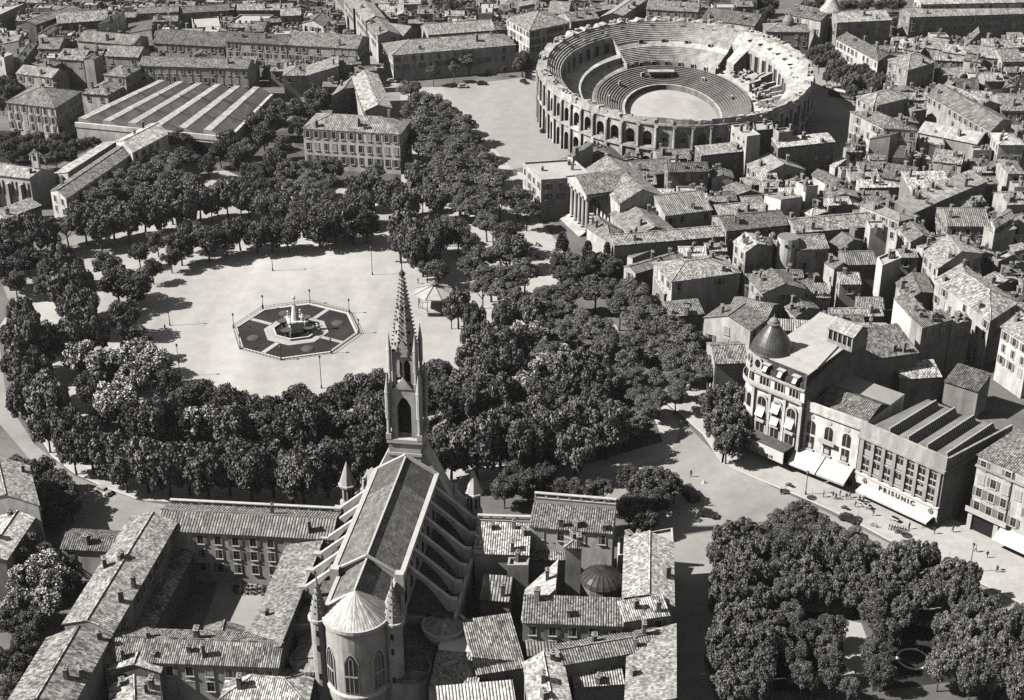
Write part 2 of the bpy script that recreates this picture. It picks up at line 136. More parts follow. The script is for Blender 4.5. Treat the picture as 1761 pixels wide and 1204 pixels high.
('town_house', 'cream house with four windows in its sunlit front', 'houses of the middle old town', 12, 'gx', [(80.72, 384.39), (89.8, 385.45), (88.59, 395.83), (79.5, 394.76)], 1.88, 0.55, 0.22, 2),
('town_house', 'gabled house with a dormer right of the cream house', 'houses of the middle old town', 10, 'gx', [(92.17, 394.86), (94.39, 389.41), (102.01, 395.23), (99.79, 400.68)], 1.67, 0.4, 0.36, 0),
('town_house', 'block with vertical dark recesses and a bright left wall', 'houses of the middle old town', 14, 'flat', [(103.13, 393.8), (108.29, 393.95), (108.27, 399.59), (103.11, 399.44)], 0.0, 0.5, 0.34, 0),
('town_house', 'tiled house over an open dark loggia, behind the small tall house', 'houses of the middle old town', 11, 'gx', [(93.05, 376.26), (101.54, 376.6), (101.16, 385.85), (92.68, 385.51)], 1.67, 0.26, 0.3, 0),
('town_house', 'small tall house with a glazed niche low in its front', 'houses of the middle old town', 11, 'sf', [(88.7, 363.34), (94.49, 363.21), (94.6, 368.03), (88.81, 368.16)], 1.16, 0.36, 0.4, 1),
('town_house', 'narrow wing with lit left wall behind the small tall house', 'houses of the middle old town', 10, 'sl', [(87.64, 379.21), (88.4, 370.24), (92.04, 375.26), (91.28, 384.23)], 2.11, 0.5, 0.32, 1),
('town_house', 'big gabled house with a blank black end wall', 'houses of the middle old town', 13, 'gx', [(64.05, 362.49), (66.02, 352.56), (77.75, 355.49), (75.79, 365.41)], 2.17, 0.42, 0.34, 2),
('town_house', 'smaller gabled house with shed roof below the black end wall', 'houses of the middle old town', 9, 'gx', [(71.4, 357.21), (74.19, 346.88), (81.05, 351.68), (78.27, 362.01)], 1.42, 0.46, 0.34, 1),
('shed', 'short tiled shed behind the pavilion of the domed building', 'houses of the middle old town', 7, 'gx', [(78.96, 348.91), (82.6, 348.62), (83.11, 354.8), (79.46, 355.1)], 1.12, 0.36, 0.34, 0),
('shed', 'long low tiled roof running behind the roof pavilion', 'houses of the middle old town', 6, 'gx', [(84.6, 353.37), (98.97, 353.98), (98.76, 358.97), (84.39, 358.37)], 0.9, 0.4, 0.4, 0),
('shed', 'striped tiled low roof right behind the dark dome', 'houses of the middle old town', 9, 'sf', [(67.93, 339.58), (76.37, 338.44), (76.91, 342.4), (68.46, 343.55)], 0.96, 0.34, 0.34, 0),
('shed', 'low tiled roof at the foot of the white slab house', 'houses of the middle old town', 6, 'gx', [(92.9, 358.14), (99.91, 357.52), (100.6, 365.44), (93.6, 366.06)], 1.43, 0.3, 0.32, 0),
('tower_house', 'tall slab house with a dazzling white left wall', 'houses of the middle old town', 13, 'flat', [(101.0, 374.93), (101.31, 369.53), (107.78, 374.93), (107.48, 380.33)], 0.0, 0.64, 0.24, 0),
('town_house', 'double sloped tiled house right of the white slab house', 'houses of the middle old town', 9, 'gx', [(105.49, 368.56), (104.78, 355.84), (114.17, 361.6), (114.88, 374.32)], 1.63, 0.44, 0.34, 0),
('town_house', 'house with a big plain white gable wall behind the pavilion', 'houses of the middle old town', 13, 'sr', [(98.67, 345.09), (101.81, 336.89), (106.61, 340.95), (103.46, 349.15)], 2.06, 0.66, 0.3, 0),
('town_house', 'house under a finely striped dark shed roof', 'houses of the middle old town', 15, 'sf', [(101.86, 328.45), (110.43, 333.23), (108.49, 336.73), (99.91, 331.95)], 0.96, 0.34, 0.17, 1),
('town_house', 'wide tiled roof with a sunken light well right of the domed building', 'houses of the middle old town', 13, 'sf', [(86.85, 315.51), (98.72, 318.9), (95.73, 329.33), (83.87, 325.94)], 2.6, 0.3, 0.34, 0),
('town_house', 'house with a roof terrace beside the striped dark shed roof', 'houses of the middle old town', 13, 'flat', [(110.57, 332.9), (116.28, 335.34), (115.27, 339.2), (109.56, 336.76)], 0.0, 0.34, 0.4, 1),
('tenement', 'long corner block with lit left front over the deep dark street', 'right hand houses of the old town', 14, 'hip', [(113.25, 359.51), (120.66, 334.72), (130.76, 345.55), (123.35, 370.34)], 2.67, 0.5, 0.3, 2),
('town_house', 'gabled house with five lit windows on the narrow street', 'right hand houses of the old town', 13, 'gx', [(115.5, 380.6), (116.45, 368.86), (131.43, 379.2), (130.48, 390.94)], 2.84, 0.5, 0.3, 2),
('town_house', 'tiled house with rough stone shafts on the narrow street', 'right hand houses of the old town', 12, 'gx', [(112.77, 403.36), (114.2, 389.93), (121.36, 392.99), (119.93, 406.42)], 1.34, 0.5, 0.3, 1),
('town_house', 'low tiled infill house between two houses of the narrow street', 'right hand houses of the old town', 10, 'sl', [(115.14, 392.82), (117.03, 386.35), (128.21, 394.65), (126.33, 401.12)], 1.58, 0.45, 0.3, 1),
('town_house', 'broad house with a dark open gallery under its tiled roof', 'right hand houses of the old town', 13, 'gx', [(127.14, 399.77), (139.47, 399.39), (139.9, 413.49), (127.58, 413.87)], 2.54, 0.3, 0.32, 2),
('town_house', 'narrow house with bright left wall beside the broad gallery house', 'right hand houses of the old town', 14, 'gs', [(139.75, 401.67), (139.61, 395.45), (147.59, 403.83), (147.72, 410.05)], 0.75, 0.5, 0.3, 1),
('town_house', 'smooth fronted house below the narrow bright walled house', 'right hand houses of the old town', 12, 'sf', [(139.66, 395.58), (147.41, 400.31), (145.33, 403.72), (137.58, 398.99)], 0.96, 0.44, 0.34, 0),
('town_house', 'dark flat roofed house near the right edge', 'right hand houses of the old town', 9, 'flat', [(136.4, 384.77), (137.07, 381.29), (142.88, 386.18), (142.21, 389.66)], 0.0, 0.24, 0.34, 0),
('town_house', 'tilted tiled roof behind the long corner block', 'right hand houses of the old town', 10, 'sf', [(127.33, 360.86), (135.6, 368.28), (132.93, 371.25), (124.65, 363.83)], 0.96, 0.3, 0.32, 0),
('town_house', 'small tiled house at the right edge behind the long corner block', 'right hand houses of the old town', 9, 'gx', [(134.35, 367.86), (139.08, 370.48), (136.47, 375.2), (131.74, 372.57)], 0.97, 0.3, 0.32, 0),
('mansion', 'corner mansion with a smooth grey hipped roof and pale walls', 'right hand houses of the old town', 14, 'hip', [(104.47, 413.48), (113.06, 400.91), (117.9, 403.68), (109.31, 416.25)], 1.0, 0.5, 0.4, 2),
('town_house', 'tiled house between the smooth roofed mansion and the dark street', 'right hand houses of the old town', 13, 'sf', [(119.61, 409.84), (129.33, 418.95), (124.77, 423.82), (115.05, 414.72)], 1.6, 0.26, 0.36, 0),
('town_house', 'bright tiled house further up the dark narrow street', 'right hand houses of the old town', 12.6, 'sf', [(129.75, 420.13), (137.25, 426.97), (132.68, 431.99), (125.17, 425.15)], 1.63, 0.26, 0.42, 0),
('town_house', 'pale sloping roof strip facing the long dark wall', 'right hand houses of the old town', 9, 'sf', [(131.54, 422.53), (147.36, 426.82), (146.17, 431.22), (130.34, 426.92)], 1.09, 0.45, 0.52, 0),
('town_house', 'hip roofed house at the right edge below the street fork', 'right hand houses of the old town', 12, 'gx', [(150.37, 418.96), (156.6, 419.61), (155.54, 429.67), (149.32, 429.02)], 1.82, 0.42, 0.34, 0),
('town_house', 'shaded lean to house near the right edge under the street fork', 'right hand houses of the old town', 9, 'sf', [(151.03, 419.6), (156.92, 422.04), (155.39, 425.73), (149.49, 423.29)], 0.96, 0.34, 0.34, 0),
('shed', 'low courtyard roof behind the gabled house with five lit windows', 'right hand houses of the old town', 8, 'gx', [(121.71, 375.49), (130.45, 374.15), (131.49, 380.97), (122.76, 382.31)], 1.24, 0.3, 0.3, 0),
('town_house', 'pale tall house at the right picture edge above the shop roofs', 'right hand houses of the old town', 15, 'hip', [(121.82, 329.01), (125.57, 318.95), (132.98, 327.73), (129.23, 337.79)], 1.93, 0.62, 0.34, 3),
('shed', 'ruined looking low roofs behind the saw tooth roofed shop', 'right hand houses of the old town', 8, 'sf', [(93.91, 314.52), (104.32, 315.84), (103.57, 321.71), (93.16, 320.39)], 1.42, 0.36, 0.42, 0),
('annex', 'parapet walled annex behind the saw tooth roofed shop', 'right hand houses of the old town', 8, 'sf', [(104.56, 313.56), (111.11, 308.34), (115.55, 313.91), (109.01, 319.13)], 1.71, 0.26, 0.24, 0),
('town_house', 'wide hipped tiled house over a two storey shaded front', 'right hand houses of the old town', 13, 'hip', [(42.94, 360.49), (61.95, 366.4), (58.09, 378.82), (39.08, 372.91)], 2.34, 0.5, 0.36, 1),
('annex', 'lower terrace roof around the wide hipped house', 'right hand houses of the old town', 8, 'sf', [(41.32, 363.44), (63.12, 370.36), (60.86, 377.47), (39.06, 370.55)], 1.79, 0.3, 0.4, 0),
('town_house', 'narrow diagonal house with raised glazed gable', 'right hand houses of the old town', 9, 'gs', [(31.46, 379.21), (34.33, 374.8), (48.85, 384.76), (45.99, 389.17)], 0.95, 0.45, 0.36, 1),
('town_house', 'tiled house with two short chimneys by the street trees', 'right hand houses of the old town', 9, 'sf', [(41.33, 347.17), (50.34, 348.96), (49.18, 354.79), (40.17, 353.0)], 1.43, 0.3, 0.3, 0),
('town_house', 'big square hipped house left of the dark dome', 'right hand houses of the old town', 12, 'gs', [(49.28, 340.22), (60.01, 332.79), (65.35, 339.93), (54.62, 347.35)], 2.35, 0.55, 0.32, 2),
('town_house', 'tiled house with tall flues behind the big square hipped house', 'right hand houses of the old town', 10, 'gx', [(56.75, 348.8), (66.14, 344.05), (70.38, 352.41), (60.98, 357.16)], 1.69, 0.34, 0.3, 0),
('annex', 'narrow tiled roof left of the domed building, behind street trees', 'right hand houses of the old town', 11, 'gx', [(49.22, 316.99), (57.2, 317.49), (56.51, 328.44), (48.53, 327.93)], 1.97, 0.4, 0.34, 0),
('annex', 'small white vaulted annex by the street trees', 'right hand houses of the old town', 6, 'sl', [(32.88, 394.5), (34.63, 388.79), (42.08, 395.95), (40.34, 401.67)], 1.4, 0.6, 0.36, 0),
('town_house', 'pale walled house with balustraded roof at the top of the block', 'old houses beside the church', 14, 'sf', [(3.53, 242.36), (19.65, 239.91), (20.54, 245.77), (4.42, 248.22)], 1.42, 0.6, 0.34, 1),
('town_house', 'striped tiled house directly right of the church buttresses', 'old houses beside the church', 11, 'sf', [(-7.33, 237.63), (3.24, 237.01), (3.7, 244.71), (-6.88, 245.33)], 1.85, 0.5, 0.34, 1),
('annex', 'low striped roof below the pale walled balustraded house', 'old houses beside the church', 8, 'sf', [(3.54, 239.72), (10.33, 239.72), (10.33, 243.72), (3.54, 243.72)], 0.96, 0.4, 0.3, 0),
('turret', 'small square turret with a pyramid roof above the courtyard roofs', 'old houses beside the church', 14, 'hip', [(10.27, 235.19), (13.3, 235.19), (13.58, 238.45), (10.55, 238.45)], 0.55, 0.46, 0.4, 1),
('annex', 'small tiled outhouse between the church and the courtyard house', 'old houses beside the church', 8, 'sf', [(-5.96, 226.76), (-0.53, 226.18), (0.07, 231.78), (-5.37, 232.36)], 1.35, 0.3, 0.34, 0),
('annex', 'cube shaped roof hut with a sunken top', 'old houses beside the church', 11.5, 'flat', [(-0.89, 231.71), (3.11, 231.71), (3.32, 234.26), (-0.68, 234.26)], 0.0, 0.4, 0.24, 0),
('town_house', 'long front range of the courtyard house with a tall chimney', 'old houses beside the church', 13, 'sf', [(1.89, 213.3), (19.89, 212.23), (20.24, 218.11), (2.24, 219.18)], 1.41, 0.34, 0.34, 2),
('town_house', 'right hand end of the courtyard house front range', 'old houses beside the church', 13.3, 'sf', [(20.1, 213.12), (28.42, 214.96), (27.5, 219.14), (19.18, 217.3)], 1.03, 0.3, 0.34, 1),
('town_house', 'left wing of the courtyard house with a bright tile slope', 'old houses beside the church', 12.6, 'sl', [(1.9, 214.47), (7.88, 220.65), (8.6, 229.69), (2.63, 223.51)], 2.01, 0.4, 0.46, 0),
('town_house', 'right wing of the courtyard house along the shaded street', 'old houses beside the church', 13, 'gs', [(20.54, 220.45), (29.32, 218.21), (31.11, 238.2), (22.34, 240.43)], 1.61, 0.45, 0.46, 0),
('town_house', 'terrace roofed corner house with a curved white parapet', 'old houses beside the church', 11, 'flat', [(20.45, 235.58), (31.58, 239.01), (31.95, 245.11), (20.82, 241.68)], 0.0, 0.55, 0.3, 0),
('annex', 'lowest striped roof between the church and the courtyard house', 'old houses beside the church', 8, 'sf', [(-6.23, 204.96), (2.3, 206.98), (-0.4, 218.38), (-8.93, 216.36)], 2.81, 0.45, 0.34, 0),
('town_house', 'right range of the bottom courtyard house with a blank roof slope', 'old houses beside the church', 11, 'sl', [(19.06, 191.9), (27.36, 192.82), (29.3, 212.57), (21.0, 211.65)], 1.95, 0.4, 0.3, 0),
('town_house', 'back range of the bottom courtyard house with two thin flues', 'old houses beside the church', 11.4, 'gx', [(8.87, 203.51), (27.4, 208.39), (26.06, 213.48), (7.53, 208.6)], 0.95, 0.34, 0.36, 0),
('town_house', 'left range of the bottom courtyard house with pale tiles', 'old houses beside the church', 11, 'gs', [(3.55, 190.98), (9.87, 193.29), (8.49, 206.68), (2.16, 204.38)], 1.17, 0.4, 0.42, 0),
('annex', 'low roof at the bottom edge in front of the church apse', 'old houses beside the church', 7, 'sf', [(-12.58, 197.47), (0.48, 199.14), (-0.03, 203.11), (-13.09, 201.44)], 0.96, 0.34, 0.4, 0),
('annex', 'shaded inner range inside the bottom courtyard house', 'old houses beside the church', 8, 'sf', [(10.8, 201.59), (19.57, 202.57), (19.13, 206.55), (10.36, 205.57)], 0.96, 0.3, 0.3, 0),
('annex', 'low linking roof under the left wing of the courtyard house', 'old houses beside the church', 8, 'sf', [(2.82, 210.16), (8.15, 210.68), (7.76, 214.66), (2.43, 214.14)], 0.96, 0.3, 0.24, 0),
('convent_wing', 'sunlit convent range behind the gravel court with many windows', 'convent ranges around the gravel court', 12, 'gx', [(-70.64, 244.16), (-35.35, 240.87), (-34.52, 249.84), (-69.81, 253.13)], 1.62, 0.5, 0.36, 3),
('convent_wing', 'long left convent wing with one blazing white roof slope', 'convent ranges around the gravel court', 13, 'gs', [(-80.19, 212.67), (-71.03, 210.44), (-66.77, 244.96), (-75.93, 247.19)], 1.69, 0.4, 0.42, 1),
('convent_wing', 'near end of the long left convent wing', 'convent ranges around the gravel court', 12, 'gs', [(-84.42, 190.76), (-73.45, 192.37), (-71.44, 211.51), (-82.41, 209.9)], 1.93, 0.4, 0.4, 0),
('convent_wing', 'thin inner range with a bright ridge beside the shaded court', 'convent ranges around the gravel court', 7, 'gs', [(-69.43, 217.71), (-66.52, 217.98), (-63.49, 244.59), (-66.4, 244.31)], 0.51, 0.26, 0.34, 0),
('convent_wing', 'cross range of the convent with shaded windows below its eaves', 'convent ranges around the gravel court', 10, 'gx', [(-76.23, 206.77), (-40.93, 204.54), (-40.38, 213.35), (-75.68, 215.57)], 1.59, 0.42, 0.36, 2),
('convent_wing', 'light tiled wing running along the left flank of the church', 'convent ranges around the gravel court', 10, 'sl', [(-47.83, 209.49), (-40.92, 207.94), (-36.57, 245.94), (-43.49, 247.48)], 1.66, 0.4, 0.44, 0),
('town_house', 'low gabled house with white slope at the bottom left', 'convent ranges around the gravel court', 9, 'gs', [(-70.64, 204.76), (-61.81, 204.26), (-61.74, 207.29), (-70.56, 207.79)], 1.59, 0.3, 0.4, 0),
('town_house', 'tiled house in the bottom left corner with a bright left slope', 'convent ranges around the gravel court', 8, 'gs', [(-68.17, 195.39), (-60.23, 196.33), (-61.93, 203.08), (-69.87, 202.14)], 1.43, 0.34, 0.4, 0),
('lodge', 'pyramid roofed round looking house below the church', 'convent ranges around the gravel court', 6.5, 'hip', [(-50.27, 200.47), (-35.51, 198.31), (-35.32, 207.4), (-50.08, 209.56)], 1.64, 0.34, 0.34, 0),
('lodge', 'small low house with white porch beside the big dark tree', 'convent ranges around the gravel court', 7, 'gx', [(-90.31, 244.97), (-79.59, 243.94), (-78.96, 250.52), (-89.68, 251.55)], 1.19, 0.5, 0.26, 1),
('town_house', 'gabled building at the left edge by the lower road', 'convent ranges around the gravel court', 10, 'gs', [(-105.21, 236.39), (-98.44, 236.64), (-96.91, 254.82), (-103.68, 254.57)], 1.21, 0.45, 0.46, 0),
('town_house', 'tall building at the left edge with a blazing white roof', 'convent ranges around the gravel court', 13, 'gs', [(-108.9, 252.7), (-95.86, 251.33), (-102.38, 266.45), (-115.42, 267.82)], 2.06, 0.6, 0.62, 0),
('shed', 'small gabled roof hut at the edge of the gravel court', 'convent ranges around the gravel court', 5, 'gs', [(-57.06, 217.11), (-50.19, 216.84), (-50.35, 222.04), (-57.23, 222.31)], 1.24, 0.3, 0.3, 0),
('hotel', 'pale hotel with three rows of windows facing the small park', 'buildings around the arena square', 14.5, 'hip', [(-71.47, 483.47), (-38.05, 477.36), (-35.13, 493.37), (-68.55, 499.48)], 2.93, 0.62, 0.27, 3),
]
TREES=[
('plane trees along the lower road', 'in the outer row along the curving lower road', 'upper left end', [('p', -128.0, 347.4, 5.1), ('p', -128.4, 340.5, 3.7), ('p', -120.8, 331.1, 6.4), ('p', -123.3, 323.5, 3.6), ('p', -116.2, 314.8, 5.8), ('p', -114.6, 304.8, 4.8), ('p', -108.0, 300.3, 5.9), ('p', -106.9, 293.1, 3.9), ('p', -101.2, 291.0, 4.9), ('p', -94.3, 283.7, 5.1), ('p', -98.3, 283.6, 3.8), ('p', -89.1, 279.6, 4.8), ('p', -85.1, 276.1, 4.5), ('p', -80.3, 276.1, 5.0), ('p', -75.1, 273.7, 4.7), ('p', -71.1, 275.2, 5.0), ('p', -66.5, 272.7, 4.7), ('p', -62.2, 275.2, 5.0), ('p', -57.0, 272.2, 5.0), ('p', -52.5, 274.2, 5.0), ('p', -48.0, 271.8, 4.7)]),
('plane trees along the lower road', 'in the outer row right behind the convent roofs', 'gravel side', [('p', -45.1, 270.2, 5.3), ('p', -40.5, 274.1, 5.1), ('p', -35.6, 275.7, 4.8), ('p', -31.1, 282.2, 4.7), ('p', -17.3, 277.4, 4.6), ('p', -13.6, 281.3, 5.2), ('p', -7.8, 282.0, 5.4), ('p', -2.7, 287.0, 5.5), ('p', 3.2, 282.5, 5.2), ('p', 8.4, 287.0, 5.5), ('p', 14.1, 281.8, 4.9), ('p', 15.9, 292.6, 5.3), ('p', 21.7, 290.0, 5.3)]),
('trees in the second row around the oval', 'in the second row behind the lower road planes', 'left end', [('p', -118.9, 362.6, 6.2), ('p', -114.7, 353.8, 5.4), ('p', -108.9, 336.4, 6.1), ('p', -112.4, 335.1, 4.9), ('c', -107.8, 328.5, 4.5), ('c', -100.3, 322.8, 4.8), ('d', -101.0, 313.3, 4.1), ('c', -93.7, 330.4, 4.3), ('c', -88.5, 323.4, 4.5), ('c', -92.2, 318.4, 4.4), ('c', -93.5, 304.5, 5.4), ('c', -95.4, 302.4, 4.0), ('p', -82.1, 297.0, 4.7), ('d', -88.0, 299.4, 3.9), ('c', -72.8, 296.8, 3.9), ('d', -77.4, 297.2, 3.9), ('p', -63.9, 291.5, 4.7), ('c', -58.6, 295.1, 3.6), ('p', -51.9, 292.1, 4.4)]),
('trees in the second row around the oval', 'in the second row, left of the church spire', 'the left', [('d', -54.6, 291.8, 4.8), ('p', -46.8, 289.5, 5.5), ('d', -40.9, 294.4, 4.8), ('d', -35.3, 292.2, 4.5), ('p', -30.2, 294.9, 4.8)]),
('dark trees at the inner edge of the oval', 'at the inner lower edge of the gravel oval', 'the left', [('d', -77.5, 305.2, 4.1), ('d', -74.4, 308.9, 4.4), ('d', -67.1, 304.2, 4.7), ('d', -61.8, 303.8, 4.1), ('d', -57.1, 301.1, 4.1), ('d', -51.4, 306.1, 4.4), ('d', -45.9, 302.5, 4.1), ('d', -41.5, 306.6, 4.1), ('d', -36.4, 311.2, 4.8), ('d', -32.8, 301.5, 4.6), ('d', -31.7, 313.2, 4.5), ('d', -29.6, 303.8, 4.1), ('d', -22.2, 306.6, 4.1), ('d', -18.8, 317.5, 4.5), ('d', -15.9, 306.1, 4.4)]),
('dark trees at the left of the oval', 'at the left rim of the gravel oval', 'the bottom', [('d', -84.4, 317.4, 3.5), ('d', -96.7, 339.0, 3.9), ('d', -102.5, 352.4, 4.6), ('d', -104.4, 372.2, 4.7), ('d', -110.3, 374.7, 5.0), ('d', -103.2, 387.0, 2.9), ('d', -116.3, 387.5, 3.8), ('d', -99.5, 394.7, 3.0), ('d', -109.5, 398.2, 3.0)]),
('slender trees left of the oval', 'by the dark street at the far left', 'the street', [('d', -131.0, 375.5, 3.2), ('p', -128.2, 384.1, 4.8), ('p', -131.5, 382.6, 3.4), ('d', -147.3, 394.6, 5.3), ('d', -144.4, 399.7, 4.6), ('d', -143.1, 382.6, 4.5), ('d', -140.1, 390.9, 3.8), ('d', -139.5, 376.8, 3.4)]),
('trees along the upper rim of the oval', 'along the shaded upper rim of the gravel oval', 'the left', [('d', -105.9, 406.6, 3.2), ('d', -97.7, 400.2, 4.4), ('d', -96.3, 409.5, 4.3), ('d', -90.0, 403.2, 4.6), ('d', -85.7, 406.7, 4.0), ('d', -82.1, 411.0, 4.5), ('d', -76.6, 408.6, 4.0), ('d', -72.5, 410.5, 4.7), ('d', -67.5, 410.4, 4.0)]),
('trees along the upper rim of the oval', 'along the upper rim, above the fountain', 'the left', [('d', -64.3, 421.6, 5.4), ('d', -58.4, 413.9, 5.6), ('d', -53.9, 416.7, 6.4), ('d', -48.5, 415.3, 6.0), ('d', -44.4, 417.3, 4.2)]),
('plane trees of the left avenue', 'in the left avenue between convent wing and oval', 'bottom left', [('p', -145.2, 408.5, 4.7), ('p', -149.8, 404.0, 4.7), ('p', -138.9, 407.0, 4.7), ('n', -135.2, 414.8, 4.2), ('p', -130.0, 416.1, 4.8), ('p', -124.2, 411.6, 4.2), ('p', -122.5, 420.0, 5.1), ('p', -117.0, 416.9, 4.5), ('p', -113.7, 424.0, 4.9), ('p', -109.0, 421.7, 4.6), ('p', -106.9, 432.1, 5.0), ('p', -101.3, 425.7, 4.3), ('p', -98.8, 435.4, 5.0), ('p', -94.9, 434.0, 3.7), ('p', -90.6, 438.0, 4.7), ('p', -86.2, 437.3, 3.8)]),
('spreading trees beside the convent wing', 'spreading against the shaded convent wing', 'the near end', [('n', -133.9, 426.0, 4.3), ('n', -131.9, 435.2, 4.7), ('n', -129.6, 443.8, 4.8), ('n', -128.1, 453.3, 4.5), ('n', -122.6, 446.2, 4.5), ('n', -123.3, 460.6, 4.6), ('n', -121.8, 471.9, 4.7), ('n', -116.6, 469.3, 5.0), ('n', -117.3, 457.4, 5.2), ('n', -111.6, 458.5, 5.5), ('n', -111.0, 474.6, 4.4), ('n', -116.0, 492.6, 4.5), ('n', -104.2, 449.7, 4.5), ('n', -111.3, 447.3, 4.8), ('n', -115.7, 441.0, 4.4)]),
('garden trees before the pale hotel', 'in the shady garden before the pale hotel', 'the left', [('d', -102.8, 472.5, 3.3), ('d', -100.6, 483.2, 3.8), ('d', -99.3, 492.0, 4.3), ('d', -94.5, 479.3, 3.7), ('n', -90.9, 483.2, 4.1), ('d', -87.8, 466.8, 3.3), ('d', -93.0, 513.6, 4.3), ('d', -82.4, 462.2, 3.6), ('d', -88.2, 500.7, 4.2), ('d', -87.0, 512.6, 5.4), ('d', -80.5, 476.4, 4.0), ('d', -87.5, 530.6, 4.1), ('d', -79.9, 491.3, 3.8), ('d', -74.5, 462.3, 4.3), ('d', -79.7, 527.6, 4.3), ('d', -77.7, 511.4, 3.6), ('n', -69.3, 463.1, 4.3), ('n', -66.3, 454.7, 3.9), ('d', -73.8, 527.1, 3.7), ('d', -73.6, 538.9, 5.2), ('n', -65.2, 467.6, 4.0), ('n', -60.3, 452.8, 3.9), ('d', -59.9, 466.9, 4.0)]),
('trees of the small park behind the oval', 'in the small park between hotel and oval', 'the left', [('d', -88.3, 446.1, 4.1), ('d', -83.8, 437.5, 3.5), ('d', -84.8, 452.3, 3.9), ('d', -80.0, 446.1, 4.1), ('d', -77.5, 433.5, 4.4), ('n', -75.6, 447.3, 4.8), ('d', -71.5, 431.0, 4.6), ('n', -69.7, 441.4, 5.0), ('d', -64.8, 427.0, 4.9), ('n', -64.3, 438.6, 4.7), ('d', -59.3, 426.9, 4.3), ('n', -59.2, 437.6, 4.4)]),
('trees of the small park behind the oval', 'in the small park, its right part below the hotel', 'left', [('p', -49.4, 443.9, 4.3), ('d', -48.1, 429.9, 4.9), ('p', -44.4, 443.9, 4.3), ('n', -45.8, 461.0, 4.0), ('p', -37.4, 436.1, 4.9), ('p', -32.8, 429.2, 5.0), ('p', -31.5, 454.5, 4.8), ('p', -28.7, 442.3, 2.8), ('p', -24.1, 434.9, 4.3)]),
('big planes right of the oval', 'between gravel oval and bandstand path', 'the top', [('n', -19.8, 414.6, 4.0), ('p', -32.0, 407.6, 5.3), ('d', -16.3, 409.5, 4.4), ('p', -23.3, 404.4, 4.6), ('p', -28.2, 399.2, 5.9), ('n', -12.8, 405.6, 3.3), ('p', -33.1, 402.0, 3.6), ('p', -25.9, 392.1, 5.4), ('d', -24.5, 388.3, 2.9), ('d', -21.1, 384.3, 3.3)]),
('small trees by the bandstand', 'beside the white bandstand', 'the top', [('p', -14.5, 357.8, 4.2), ('p', -16.4, 357.9, 2.4), ('p', -10.2, 351.5, 3.6)]),
('spreading trees of the promenade', 'on the promenade between hotel and arena square', 'the top', [('n', -39.1, 552.0, 4.9), ('n', -34.6, 535.1, 5.2), ('n', -29.2, 527.4, 6.0), ('n', -23.4, 517.4, 5.9), ('n', -37.3, 519.7, 4.7), ('n', -30.3, 507.9, 6.3), ('n', -17.8, 507.3, 5.4), ('n', -24.3, 497.2, 6.1), ('n', -32.5, 491.1, 6.1), ('n', -16.3, 490.2, 5.7), ('n', -27.4, 478.4, 6.3), ('n', -19.3, 477.6, 5.9), ('n', -12.9, 476.1, 5.5), ('n', -22.3, 464.3, 6.2), ('n', -8.8, 466.0, 5.4), ('n', -15.4, 458.1, 6.5), ('n', -28.6, 455.2, 5.3), ('n', -7.3, 451.7, 5.7), ('n', -22.6, 447.6, 6.4), ('n', -16.7, 439.9, 6.3), ('n', -10.1, 435.0, 6.2)]),
('spreading trees of the promenade', 'on the promenade left of the courthouse wing', 'the top', [('n', 1.8, 436.9, 4.9), ('n', -3.8, 435.0, 4.9), ('n', -10.0, 429.3, 5.4), ('n', -14.9, 430.8, 4.2), ('n', 4.5, 426.9, 4.3), ('n', -7.7, 418.2, 4.1), ('n', -5.7, 415.9, 3.4), ('d', -0.9, 407.1, 4.6), ('d', 0.4, 396.5, 4.9), ('n', -3.5, 394.0, 4.2), ('n', -9.2, 388.1, 4.8), ('n', -12.3, 385.1, 3.8), ('n', 3.5, 379.5, 4.4), ('n', -5.8, 374.9, 5.3), ('n', -0.9, 375.4, 5.0), ('n', -8.2, 370.7, 3.4), ('n', -3.3, 368.8, 3.7)]),
('clipped bushes on the promenade', 'on the sunny forecourt of the courthouse', 'the left', [('b', 5.9, 412.5, 1.5), ('b', 7.9, 414.7, 0.9), ('b', 8.5, 405.2, 1.6)]),
('dark trees in front of the courthouse', 'before the low range beside the courthouse steps', 'the left', [('d', 13.2, 389.9, 2.9), ('k', 14.7, 398.7, 3.3), ('d', 14.3, 382.2, 2.8), ('d', 17.1, 390.7, 3.2), ('d', 20.0, 383.8, 3.5), ('k', 21.9, 392.3, 3.2), ('d', 24.1, 390.7, 3.2), ('k', 27.5, 393.6, 2.9), ('d', 29.1, 387.9, 3.1)]),
